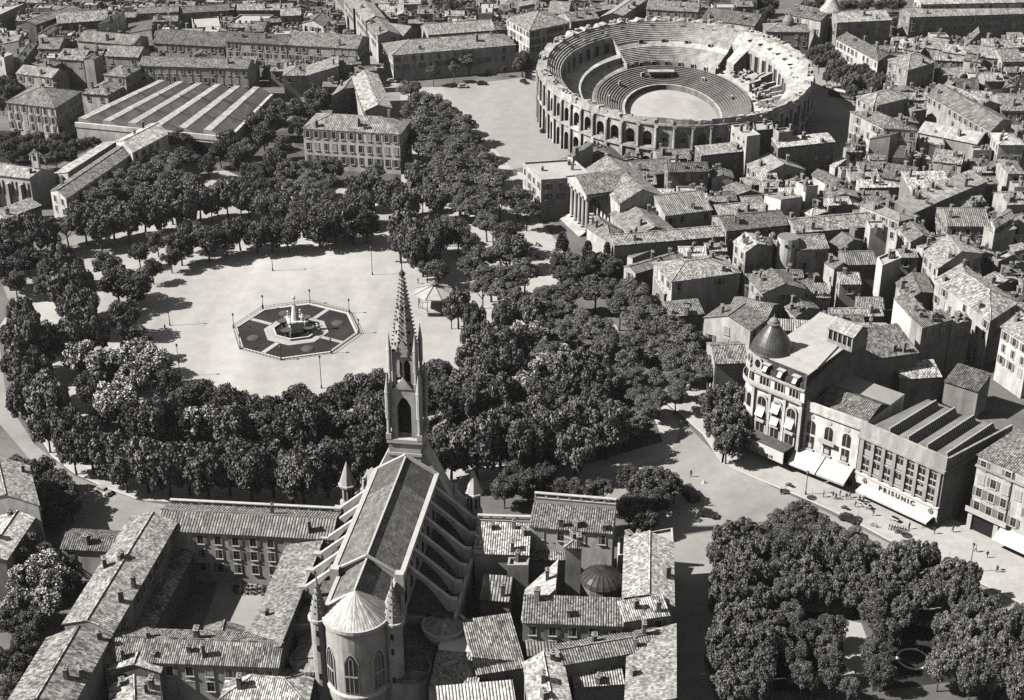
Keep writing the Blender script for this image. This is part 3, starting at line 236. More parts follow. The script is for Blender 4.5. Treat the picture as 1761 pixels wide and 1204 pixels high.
('trees of the right hand grove', 'in the grove between bandstand and old town', 'the top left', [('d', -18.3, 321.7, 3.6), ('d', -15.8, 312.3, 3.8), ('p', -11.5, 313.7, 3.8), ('p', -10.8, 327.8, 3.7), ('p', -10.0, 339.6, 3.4), ('p', -9.1, 305.0, 3.7), ('p', -7.5, 330.3, 4.2), ('p', -7.2, 311.5, 3.7), ('p', -6.5, 339.5, 4.0), ('p', -5.1, 320.4, 4.4), ('p', -3.0, 333.3, 4.5), ('p', -2.3, 309.8, 4.0), ('p', -2.0, 352.5, 3.5), ('p', -0.8, 322.7, 4.4), ('p', 1.0, 357.5, 4.3), ('p', 1.5, 334.6, 4.5), ('c', 3.0, 314.5, 3.6), ('p', 5.1, 353.7, 4.1), ('c', 5.3, 320.9, 3.8), ('c', 7.3, 344.3, 3.2), ('n', 8.2, 364.5, 3.6), ('p', 7.2, 309.3, 4.2), ('d', 8.5, 346.0, 3.8), ('c', 8.1, 325.4, 3.3), ('n', 9.2, 353.8, 4.1), ('n', 9.3, 330.5, 4.2), ('n', 11.9, 364.4, 4.5), ('c', 12.1, 331.1, 3.5), ('n', 13.4, 356.6, 4.2), ('p', 12.0, 309.3, 4.2), ('n', 14.2, 343.3, 4.0), ('p', 13.4, 319.8, 4.6), ('n', 16.2, 366.8, 4.0), ('n', 17.7, 344.5, 4.9), ('p', 17.4, 323.3, 4.1), ('p', 19.8, 317.0, 4.3), ('n', 22.9, 368.1, 4.9), ('n', 21.6, 342.4, 4.6), ('p', 22.6, 327.4, 3.9), ('n', 24.3, 338.3, 4.0), ('p', 23.6, 315.7, 3.4), ('n', 27.1, 367.2, 4.6), ('n', 28.9, 356.9, 4.8), ('n', 32.0, 366.7, 4.9), ('n', 32.4, 348.1, 4.4), ('n', 34.9, 357.8, 5.1), ('n', 37.9, 350.7, 4.4)]),
('trees of the right hand grove', 'in the grove above the church, by the small street', 'left', [('d', -1.7, 269.9, 3.1), ('p', 0.1, 293.9, 4.2), ('p', 0.1, 285.9, 3.7), ('d', 0.1, 275.6, 3.1), ('d', 3.6, 271.9, 3.3), ('p', 5.7, 297.6, 4.2), ('d', 7.2, 276.3, 2.7), ('p', 8.3, 289.0, 3.9), ('d', 10.7, 307.2, 4.3), ('d', 10.7, 272.4, 2.0), ('p', 13.4, 300.9, 3.6), ('d', 13.7, 271.3, 2.2), ('p', 17.7, 293.0, 3.7), ('d', 16.8, 270.9, 2.2), ('p', 20.1, 302.3, 4.3), ('d', 19.9, 271.3, 2.2), ('p', 23.7, 298.5, 3.8), ('n', 27.6, 294.1, 2.8), ('n', 30.7, 309.7, 3.4), ('n', 29.8, 299.0, 3.3), ('n', 32.3, 306.1, 3.1), ('n', 32.4, 301.0, 2.6)]),
('street trees under the domed building', 'along the street left of the domed building', 'the top', [('n', 41.7, 343.8, 4.7), ('n', 36.8, 342.3, 4.2), ('n', 45.1, 336.5, 4.9), ('n', 30.7, 337.0, 3.9), ('n', 38.3, 334.7, 3.9), ('n', 41.0, 326.2, 4.3), ('n', 45.5, 325.9, 4.5), ('n', 28.6, 325.9, 3.8), ('n', 48.6, 322.0, 4.3), ('n', 29.6, 317.8, 3.5), ('n', 35.3, 318.2, 3.2), ('n', 41.6, 317.1, 4.0), ('n', 26.7, 316.1, 3.2), ('n', 39.6, 311.4, 2.9), ('n', 35.6, 310.2, 2.3), ('p', 51.0, 305.7, 4.1), ('p', 47.4, 303.7, 3.6), ('p', 51.3, 296.7, 3.8), ('p', 47.7, 294.8, 3.7), ('p', 51.9, 290.3, 2.8), ('p', 48.8, 288.1, 3.4)]),
('trees beside the balustraded house', 'by the road junction above the balustraded house', 'the top', [('d', 25.8, 274.3, 2.9), ('d', 32.7, 271.9, 3.3), ('d', 29.0, 270.4, 3.7), ('d', 35.3, 271.7, 2.4), ('d', 30.8, 265.1, 3.0), ('d', 27.2, 263.7, 3.4), ('d', 24.9, 261.3, 3.0), ('d', 28.1, 258.9, 2.6)]),
('trees of the square at lower right', 'in the shady square at lower right, upper part', 'the left', [('p', 42.0, 243.2, 3.2), ('p', 43.9, 248.3, 3.4), ('p', 45.9, 242.5, 3.5), ('p', 47.8, 250.7, 3.2), ('p', 50.5, 244.5, 3.6), ('n', 52.8, 251.7, 3.2), ('p', 53.7, 242.5, 3.5), ('n', 56.7, 255.5, 3.7), ('p', 53.8, 237.9, 3.1), ('p', 53.0, 232.7, 2.7), ('n', 57.3, 249.8, 3.6), ('n', 60.1, 256.8, 3.9), ('p', 57.8, 243.2, 3.6), ('p', 56.1, 233.1, 2.9), ('p', 57.7, 237.9, 3.1), ('n', 62.8, 253.4, 3.7), ('p', 59.3, 233.7, 2.9), ('p', 61.7, 243.2, 3.6), ('n', 65.5, 250.3, 3.2), ('p', 62.2, 232.7, 2.7), ('p', 65.2, 242.5, 3.5), ('p', 66.0, 236.6, 3.1), ('p', 65.7, 231.1, 2.5), ('n', 69.4, 248.0, 3.4), ('p', 68.4, 241.2, 3.5), ('n', 71.9, 245.9, 2.8), ('p', 69.2, 233.3, 2.7), ('p', 69.3, 228.4, 2.6), ('p', 72.6, 236.6, 3.1), ('p', 72.9, 230.8, 2.7), ('p', 75.6, 241.5, 3.3), ('p', 74.3, 225.7, 2.8), ('p', 77.1, 236.3, 3.3), ('p', 79.5, 242.8, 3.4), ('p', 79.4, 231.2, 2.9), ('p', 82.8, 243.1, 2.8), ('p', 82.7, 235.3, 2.7), ('p', 86.3, 237.2, 3.1), ('p', 84.6, 230.9, 3.0), ('p', 85.0, 223.9, 2.8), ('p', 89.0, 236.9, 2.9), ('p', 87.5, 230.3, 3.0), ('p', 88.7, 225.1, 3.2), ('p', 91.6, 228.3, 2.3)]),
('trees of the square at lower right', 'in the shady square at lower right, lower part', 'the left', [('p', 37.2, 210.5, 2.9), ('p', 39.9, 229.3, 2.8), ('p', 41.0, 235.3, 3.1), ('p', 38.6, 216.4, 3.1), ('p', 40.2, 222.7, 3.2), ('p', 38.0, 203.6, 3.1), ('p', 43.4, 230.0, 3.2), ('p', 40.5, 208.9, 3.2), ('p', 44.6, 236.3, 3.3), ('p', 42.2, 216.1, 3.3), ('p', 43.8, 222.5, 3.3), ('p', 42.1, 203.1, 3.1), ('p', 48.2, 236.6, 3.1), ('p', 47.1, 229.3, 2.8), ('p', 44.4, 208.9, 3.2), ('p', 45.7, 215.0, 3.3), ('p', 47.5, 222.1, 2.8), ('p', 49.0, 217.1, 2.6), ('d', 53.0, 225.7, 2.8), ('d', 51.4, 214.0, 2.8), ('d', 52.0, 208.8, 2.5), ('d', 54.2, 219.8, 2.8), ('d', 54.0, 208.1, 1.8), ('d', 58.0, 216.4, 2.7), ('d', 59.8, 222.1, 2.8), ('d', 57.8, 211.5, 2.6), ('d', 57.2, 208.2, 2.1), ('d', 60.0, 206.3, 1.9), ('d', 68.7, 225.5, 3.0), ('d', 66.5, 215.2, 2.7), ('d', 66.4, 209.7, 2.7), ('d', 69.4, 220.1, 2.9), ('p', 76.9, 209.7, 2.7), ('p', 79.4, 215.2, 2.7), ('p', 81.2, 220.6, 2.9), ('p', 80.6, 210.5, 3.2), ('p', 83.9, 218.3, 2.9), ('p', 81.8, 206.7, 2.8), ('p', 85.0, 212.2, 3.2), ('p', 87.5, 219.5, 2.9), ('p', 86.1, 207.3, 2.8), ('p', 91.2, 220.9, 2.8), ('p', 88.9, 213.3, 3.2), ('p', 91.4, 210.5, 2.9), ('p', 96.0, 225.3, 2.2), ('p', 89.7, 204.1, 3.1), ('p', 95.7, 219.4, 2.2)]),
('big trees at the lower left edge', 'at the lower left edge of the picture', 'the top', [('d', -109.9, 275.9, 3.7), ('d', -104.0, 275.2, 3.7), ('d', -99.1, 272.1, 3.2), ('d', -95.9, 267.7, 3.2), ('d', -99.3, 265.6, 3.6), ('d', -94.0, 264.6, 2.4), ('d', -97.8, 261.2, 2.7), ('d', -96.8, 243.7, 4.1), ('c', -91.6, 238.5, 4.0), ('d', -87.7, 240.8, 2.6), ('c', -95.1, 235.4, 3.6), ('c', -88.9, 235.4, 3.6), ('c', -94.3, 228.8, 3.2), ('c', -89.3, 228.8, 3.2), ('d', -94.3, 223.9, 2.8), ('d', -90.0, 222.4, 3.1), ('d', -89.3, 215.4, 3.1), ('d', -92.1, 212.1, 2.7), ('d', -88.8, 210.1, 2.7), ('d', -88.3, 204.2, 2.9)]),
('villa garden trees', 'in the walled garden below the villa', 'the left', [('d', -181.0, 500.0, 2.5), ('d', -175.8, 487.7, 3.1), ('d', -171.9, 482.6, 2.4), ('d', -178.1, 505.3, 2.5), ('d', -174.5, 493.8, 2.8), ('d', -170.6, 489.6, 2.4), ('d', -171.8, 500.0, 2.8), ('d', -167.9, 492.2, 2.6), ('c', -163.3, 481.0, 2.4), ('d', -168.3, 501.0, 2.5), ('d', -164.0, 492.2, 2.6), ('c', -160.3, 481.0, 2.0), ('d', -163.0, 501.0, 2.5), ('d', -159.7, 491.7, 2.8), ('d', -157.3, 482.6, 2.4), ('d', -156.2, 490.2, 2.6), ('d', -159.4, 503.1, 2.1), ('d', -153.2, 487.6, 2.1), ('d', -153.6, 494.8, 2.4), ('d', -151.3, 497.9, 2.1), ('d', -148.5, 498.9, 2.1), ('d', -147.3, 501.0, 1.4)]),
('trees at the left edge', 'at the left edge beside the villa', 'the top', [('d', -200.5, 566.3, 3.5), ('d', -196.6, 563.7, 3.1), ('d', -192.8, 554.8, 3.1), ('d', -195.4, 552.3, 3.4), ('d', -193.7, 541.2, 2.6)]),
('trees on the arena square', 'on the upper side of the arena square', 'the left', [('n', -31.7, 579.1, 2.8), ('n', -31.1, 594.2, 3.5), ('n', -28.5, 600.0, 3.5), ('n', -25.5, 594.8, 3.3), ('n', -23.5, 584.6, 2.8), ('n', -21.0, 594.8, 3.3), ('n', -17.7, 593.9, 3.1), ('d', -3.2, 592.7, 1.4), ('d', 4.3, 591.4, 4.7)]),
('dark park trees at the top', 'in the top edge park above the tiled hall', 'the left', [('d', -49.1, 690.5, 2.8), ('d', -46.8, 675.1, 2.1), ('d', -44.9, 682.3, 2.5), ('d', -42.3, 677.8, 2.3), ('d', -41.2, 690.5, 2.8), ('d', -36.0, 679.5, 3.2), ('d', -33.0, 684.9, 3.7), ('d', -30.8, 676.0, 2.7), ('d', -28.7, 682.2, 3.9), ('d', -25.7, 674.2, 2.7), ('d', -24.6, 683.1, 3.7), ('d', -20.9, 679.5, 3.2)]),
('trees right of the arena', 'along the road on the right side of the arena', 'top', [('p', 129.7, 611.3, 2.7), ('p', 133.2, 610.4, 2.9), ('p', 126.3, 606.8, 2.7), ('p', 134.9, 603.9, 2.7), ('p', 130.7, 597.3, 2.9), ('p', 127.0, 596.7, 2.7), ('p', 134.4, 588.8, 2.8), ('p', 130.0, 585.2, 3.0), ('p', 138.3, 580.5, 2.8), ('p', 141.3, 579.7, 3.0), ('p', 134.7, 578.4, 3.0), ('p', 130.3, 574.3, 3.0), ('p', 126.5, 576.7, 2.0), ('p', 143.4, 572.4, 2.8), ('p', 147.5, 569.7, 2.8), ('p', 135.4, 566.4, 2.9), ('p', 139.3, 566.4, 2.9), ('p', 132.0, 565.1, 2.9), ('p', 149.5, 566.5, 2.5), ('p', 141.7, 561.2, 2.9), ('p', 132.3, 556.9, 2.3)]),
('tall trees behind the arena', 'in the tall dark clump behind the arena top', 'the left', [('d', 118.6, 707.4, 2.9), ('d', 116.4, 689.5, 3.0), ('d', 112.7, 664.6, 2.5), ('d', 115.6, 675.1, 3.0), ('d', 120.0, 692.3, 3.3), ('d', 119.5, 679.5, 2.8), ('d', 123.3, 692.3, 2.8)]),
('trees behind the school', 'on the wooded slope behind the school', 'the left', [('d', 139.0, 696.1, 2.3), ('d', 140.9, 691.4, 2.6), ('d', 145.5, 696.0, 2.8), ('d', 156.5, 690.5, 2.8), ('d', 160.8, 693.2, 3.0), ('d', 164.4, 690.5, 2.8), ('d', 168.7, 695.1, 3.0), ('d', 171.9, 690.5, 2.8), ('d', 176.6, 695.1, 3.0), ('d', 179.8, 692.3, 2.8), ('d', 183.3, 693.3, 2.6)]),
('trees in front of the school', 'before the middle of the school wings', 'the left', [('d', 161.4, 620.7, 1.9), ('d', 164.8, 630.0, 2.4), ('d', 173.5, 660.3, 2.7), ('d', 170.0, 645.2, 2.6), ('d', 169.2, 632.4, 2.6), ('d', 177.8, 667.2, 2.7), ('d', 174.9, 649.4, 2.9), ('d', 173.8, 634.0, 2.6), ('d', 179.6, 654.4, 2.9), ('d', 180.2, 646.1, 2.9), ('d', 177.5, 634.8, 2.4), ('d', 184.4, 650.2, 2.6), ('d', 188.1, 652.7, 2.4)]),
('lone trees of the old town', 'rising between the roofs of the old town', 'the left', [('d', 42.8, 491.5, 3.0), ('d', 92.4, 462.4, 2.9), ('d', 95.5, 461.3, 2.7), ('d', 84.7, 378.3, 2.6), ('d', 85.1, 373.3, 2.3), ('d', 121.7, 367.8, 1.3), ('d', 120.2, 362.3, 1.3), ('d', 129.8, 388.9, 1.5), ('d', 153.7, 473.3, 1.6)]),
('dark trees between hotel and market hall', 'in the yard behind the pale hotel', 'the top', [('d', -75.8, 556.7, 2.9), ('d', -73.0, 552.2, 2.7), ('d', -77.0, 549.7, 2.3), ('d', -82.3, 543.6, 2.3), ('d', -80.1, 535.2, 2.2)]),
]
PRIS=[(75.91, 277.5), (90.27, 262.43), (108.46, 276.98)]
ARCH=[(64.83, 288.1), (75.99, 278.37)]
HOTEL=[(55.37, 295.93), (64.87, 286.44), (83.18, 308.57)]
DOME=(59.17, 299.28)
PAV=[(72.3, 302.36), (76.97, 297.44), (81.16, 301.74)]
CORNERB=[(96.9, 262.57), (105.23, 253.64), (123.45, 266.47)]
MARKET=[(-156.6, 508.36), (-99.28, 492.53), (-91.24, 546.28), (-136.88, 557.05)]
PORT=[(17.14, 438.7), (22.88, 423.23), (30.11, 426.59)]
COURT=[(32.61, 417.13), (46.34, 423.23), (37.13, 453.09)]
BAND=(-21.41, 369.89)
OCT=(-58.26, 356.75, 16.96, 3.043)
SCHOOLT=(138.36, 636.44)
GDOME=(17.03, 229.33)
TURRET=(78.34, 386.77)
DOMEX=(117.91, 623.97)
LAMPS=[('tall lamp post on the gravel, beyond the fountain at upper left', -70.3, 396.4, 9), ('tall lamp post on the gravel, right of the fountain at the top', -40.8, 393.5, 9), ('tall lamp post at the left rim of the gravel oval, upper one', -93.0, 360.0, 9), ('tall lamp post at the left rim of the gravel oval, lower one', -84.4, 330.8, 9), ('tall lamp post half hidden by the lower trees of the oval', -47.7, 324.4, 9), ('thin pole on the pavement before the grey awning', 64.8, 275.3, 6), ('thin lamp pole on the pavement at the shadowed side street', 92.9, 246.2, 7), ('lamp post in the left avenue between the plane rows', -108.3, 423.3, 8), ('lamp post in the left avenue near the upper rim trees', -94.0, 439.2, 8)]
PEOPLE=[('standing on the carriageway just off the kerb', 59.39, 275.33), ('standing alone before the grey awning', 68.54, 274.15), ('left of a pair walking under the awning edge', 70.49, 273.68), ('right of a pair walking under the awning edge', 71.04, 273.22), ('in the group at the awning corner, nearest the wall', 72.17, 274.39), ('in the group at the awning corner, with legs apart', 73.34, 273.22), ('at the doorway between awning and store sign', 74.25, 273.92), ('walking with a long shadow before the store doorway', 74.63, 270.2), ('left one by the stalls under the store sign', 76.08, 272.28), ('right one by the stalls under the store sign', 76.8, 272.05), ('stooping toward the stalls before the store', 77.22, 269.29), ('striding across the middle of the pavement', 77.81, 266.79), ('standing right of the bicycle row', 84.37, 261.68), ('under the right end of the store awning', 87.62, 262.34), ('at the corner of the store and side street', 89.24, 259.94), ('in the shaded mouth of the side street', 93.35, 260.59), ('under the corner building beside the thin pole', 96.13, 253.34), ('beside the open doorway of the corner building', 97.95, 251.27), ('under the white awning at the right edge', 98.5, 246.19), ('standing on the road behind the dark car', 42.3, 270.9), ('walking on the road by the grove edge', 36.29, 290.34), ('crossing the road near the parked van', 40.29, 282.81), ('alone by the left rim of the gravel oval', -93.71, 357.16), ('on the gravel just beyond the bandstand', -27.08, 387.37), ('at the upper left corner of the fountain railing', -69.23, 369.89)]
CARS=[('light roofed car driving on the lower left road', -90.38, 276.04, -35, 0.45), ('black saloon parked at the kerb before the store', 72.18, 265.0, -32, 0.03), ('dark car crossing the road junction, right of the balustraded house', 42.2, 266.79, -20, 0.04), ('black car parked at the foot of the arena wall', 12.35, 521.61, 5, 0.03), ('dark car parked under the square trees of the arena', 4.85, 583.5, -60, 0.04), ('dark car, left one of two at the upper arena square', -23.34, 577.93, 5, 0.05), ('pale car, right one of two at the upper arena square', -19.8, 577.14, 5, 0.4), ('low dark car by the kerb of the upper arena square', -12.14, 581.1, 0, 0.05), ('dark car before the steps of the long bright building', -9.02, 594.91, 5, 0.04), ('pale car at the near mouth of the upper street', -48.9, 584.3, 10, 0.4), ('dark car beside the pale one at the mouth of the upper street', -46.35, 585.1, 10, 0.05), ('dark car, left one parked in the upper street', -64.57, 632.52, 60, 0.05), ('dark car, right one parked in the upper street', -62.28, 632.52, 60, 0.05), ('pale car on the road right of the arena', 127.18, 576.36, -35, 0.4)]
BUSES=[('long bus with a pale roof on the road right of the arena', 130.34, 564.03, -38, 0.5, 11), ('pale coach parked beside the left arena wall', 9.4, 587.53, -52, 0.45, 10), ('dark delivery van half under the junction tree', 39.23, 274.15, -70, 0.08, 5)]
PITS=[(60.48, 276.52), (65.93, 273.92), (74.32, 265.67), (83.42, 259.29), (89.93, 250.44)]
MOTOS=[('motorcycle parked on the pavement near the white awnings', 61.83, 278.43, -32), ('motorcycle parked on the pavement before the stalls', 72.3, 269.29, -32), ('motorcycle beside the kerb near the bicycle row', 81.86, 259.94, -20)]
BIKES=[('lone bicycle lying near the kerb before the store', 77.14, 262.56, -30), ('bicycle in the parked row before the store, first from the left', 80.26, 262.12, 65), ('bicycle in the parked row before the store, second from the left', 80.78, 261.9, 65), ('bicycle in the parked row before the store, third from the left', 81.3, 261.68, 65), ('bicycle in the parked row before the store, fourth from the left', 81.82, 261.46, 65), ('bicycle in the parked row before the store, fifth from the left', 82.33, 261.24, 65), ('bicycle in the parked row before the store, sixth from the left', 82.85, 261.03, 65), ('bicycle in the parked row before the store, seventh from the left', 83.37, 260.81, 65)]
MARKER=(42.86, 280.12)
RING=(74.86, 218.79)
SHEETS={'esplanade_gravel': [(-126.03, 326.81), (-139.21, 360.0), (-139.72, 394.73), (-129.96, 416.45), (-116.87, 437.72), (-101.74, 477.43), (-65.18, 489.05), (-41.2, 495.04), (-44.68, 577.93), (-28.26, 577.93), (-0.1, 483.18), (3.55, 428.05), (10.49, 411.95), (17.06, 374.81), (28.38, 360.0), (33.12, 320.75), (38.34, 314.87), (40.04, 303.59), (36.14, 291.62), (15.55, 280.36), (-2.65, 277.95), (-38.12, 270.9), (-67.64, 272.75), (-80.39, 272.75), (-94.4, 282.81), (-107.1, 295.53), (-120.14, 311.99)], 'arena_square': [(-33.42, 564.03), (-28.26, 577.93), (5.86, 591.61), (14.83, 619.83), (27.07, 555.08), (24.76, 499.92), (16.25, 492.03), (-0.1, 482.02), (-6.2, 489.05)], 'arena_roadway': [(127.34, 628.85), (136.04, 602.45), (133.54, 555.08), (123.94, 513.77), (111.51, 477.43), (99.55, 471.79), (98.48, 520.29), (114.12, 547.81)], 'upper_street': [(-95.43, 727.49), (-87.68, 727.49), (-61.09, 633.44), (-49.61, 587.53), (-33.42, 564.03), (-40.66, 551.43), (-38.35, 483.18), (-42.78, 483.18), (-47.23, 555.08), (-58.48, 602.45), (-77.77, 672.43)], 'lower_road': [(-144.11, 346.11), (-134.92, 346.11), (-124.45, 317.79), (-111.55, 296.85), (-98.33, 282.81), (-81.66, 272.75), (-73.63, 270.9), (-78.25, 257.57), (-87.63, 251.27), (-95.35, 257.57), (-96.43, 275.57), (-108.94, 287.79), (-122.64, 306.35), (-133.8, 314.87)], 'right_road': [(33.61, 326.81), (38.34, 314.87), (48.05, 290.34), (58.2, 278.43), (70.08, 266.34), (80.08, 255.44), (89.76, 246.19), (104.03, 231.81), (100.04, 219.46), (84.96, 228.19), (79.13, 241.26), (68.32, 251.27), (52.21, 264.11), (45.8, 253.34), (36.55, 207.4), (27.38, 198.87), (32.92, 257.57), (26.41, 268.6), (14.07, 275.57), (15.74, 284.78), (36.14, 291.62), (39.21, 302.22)], 'left_avenue': [(-148.66, 390.61), (-140.01, 414.19), (-128.59, 440.19), (-115.69, 477.43), (-106.51, 460.85), (-119.47, 432.84), (-130.6, 405.35), (-139.37, 371.02)], 'store_pavement': [(48.09, 288.55), (54.86, 282.07), (64.49, 273.68), (72.49, 265.89), (79.35, 257.57), (85.11, 251.27), (87.91, 248.2), (95.43, 241.26), (104.03, 231.81), (110.3, 251.27), (95.77, 264.11), (91.32, 268.6), (78.03, 280.36), (67.22, 292.91), (57.82, 302.22), (50.93, 302.22)], 'junction_pavement': [(37.24, 318.38), (41.42, 310.28), (45.32, 301.4), (48.09, 288.55), (50.93, 302.22), (54.67, 317.79), (47.14, 329.91), (41.55, 333.06)], 'lower_pavement': [(-111.17, 300.32), (-106.02, 291.62), (-98.66, 284.04), (-90.71, 278.43), (-82.51, 273.68), (-73.92, 272.28), (-74.68, 276.04), (-88.87, 281.58), (-101.65, 290.34), (-109.27, 300.86)], 'square_gravel': [(45.76, 251.27), (53.29, 263.0), (68.23, 250.85), (79.03, 240.87), (84.86, 227.83), (99.77, 218.62), (93.4, 198.87), (34.49, 198.87), (37.07, 207.4)], 'square_path': [(64.3, 230.84), (67.5, 229.6), (67.66, 222.37), (64.53, 213.78), (60.53, 213.78), (62.61, 222.37)], 'square_path_upper': [(51.07, 237.18), (56.0, 238.47), (67.13, 235.25), (65.84, 232.72), (56.67, 233.35)], 'square_lawn': [(70.09, 231.81), (84.48, 226.4), (83.0, 212.82), (65.26, 209.61)], 'square_lawn_shaded': [(50.85, 231.81), (61.74, 235.53), (59.25, 211.21), (47.35, 209.61)], 'courthouse_forecourt': [(-0.1, 482.02), (4.88, 477.43), (9.96, 430.43), (18.97, 403.19), (12.98, 374.81), (-0.09, 394.73), (-1.94, 435.26)], 'convent_court': [(-59.11, 243.49), (-54.62, 243.49), (-47.54, 241.0), (-48.32, 231.38), (-50.29, 225.65), (-59.95, 226.22), (-59.35, 232.56)], 'garden_path': [(-103.87, 479.47), (-98.76, 481.43), (-89.7, 471.76), (-89.53, 462.42), (-95.53, 455.16), (-101.78, 467.99)], 'garden_shade_soil': [(-105.99, 501.15), (-78.54, 530.32), (-38.35, 483.18), (-36.5, 455.53), (-62.62, 466.27), (-90.87, 471.79), (-100.71, 460.85)], 'grove_shade_soil': [(3.08, 360.0), (19.51, 374.81), (33.63, 346.11), (33.12, 320.75), (35.4, 298.18), (15.87, 287.79), (-16.0, 287.79), (-37.24, 287.79), (-77.07, 287.79), (-102.38, 298.18), (-106.67, 309.15), (-78.62, 309.15), (-44.33, 303.59), (-16.9, 309.15), (-0.07, 314.87)], 'villa_lawn': [(-181.41, 489.89), (-192.14, 524.21), (-160.52, 518.59), (-147.97, 511.97), (-158.79, 485.86)]}
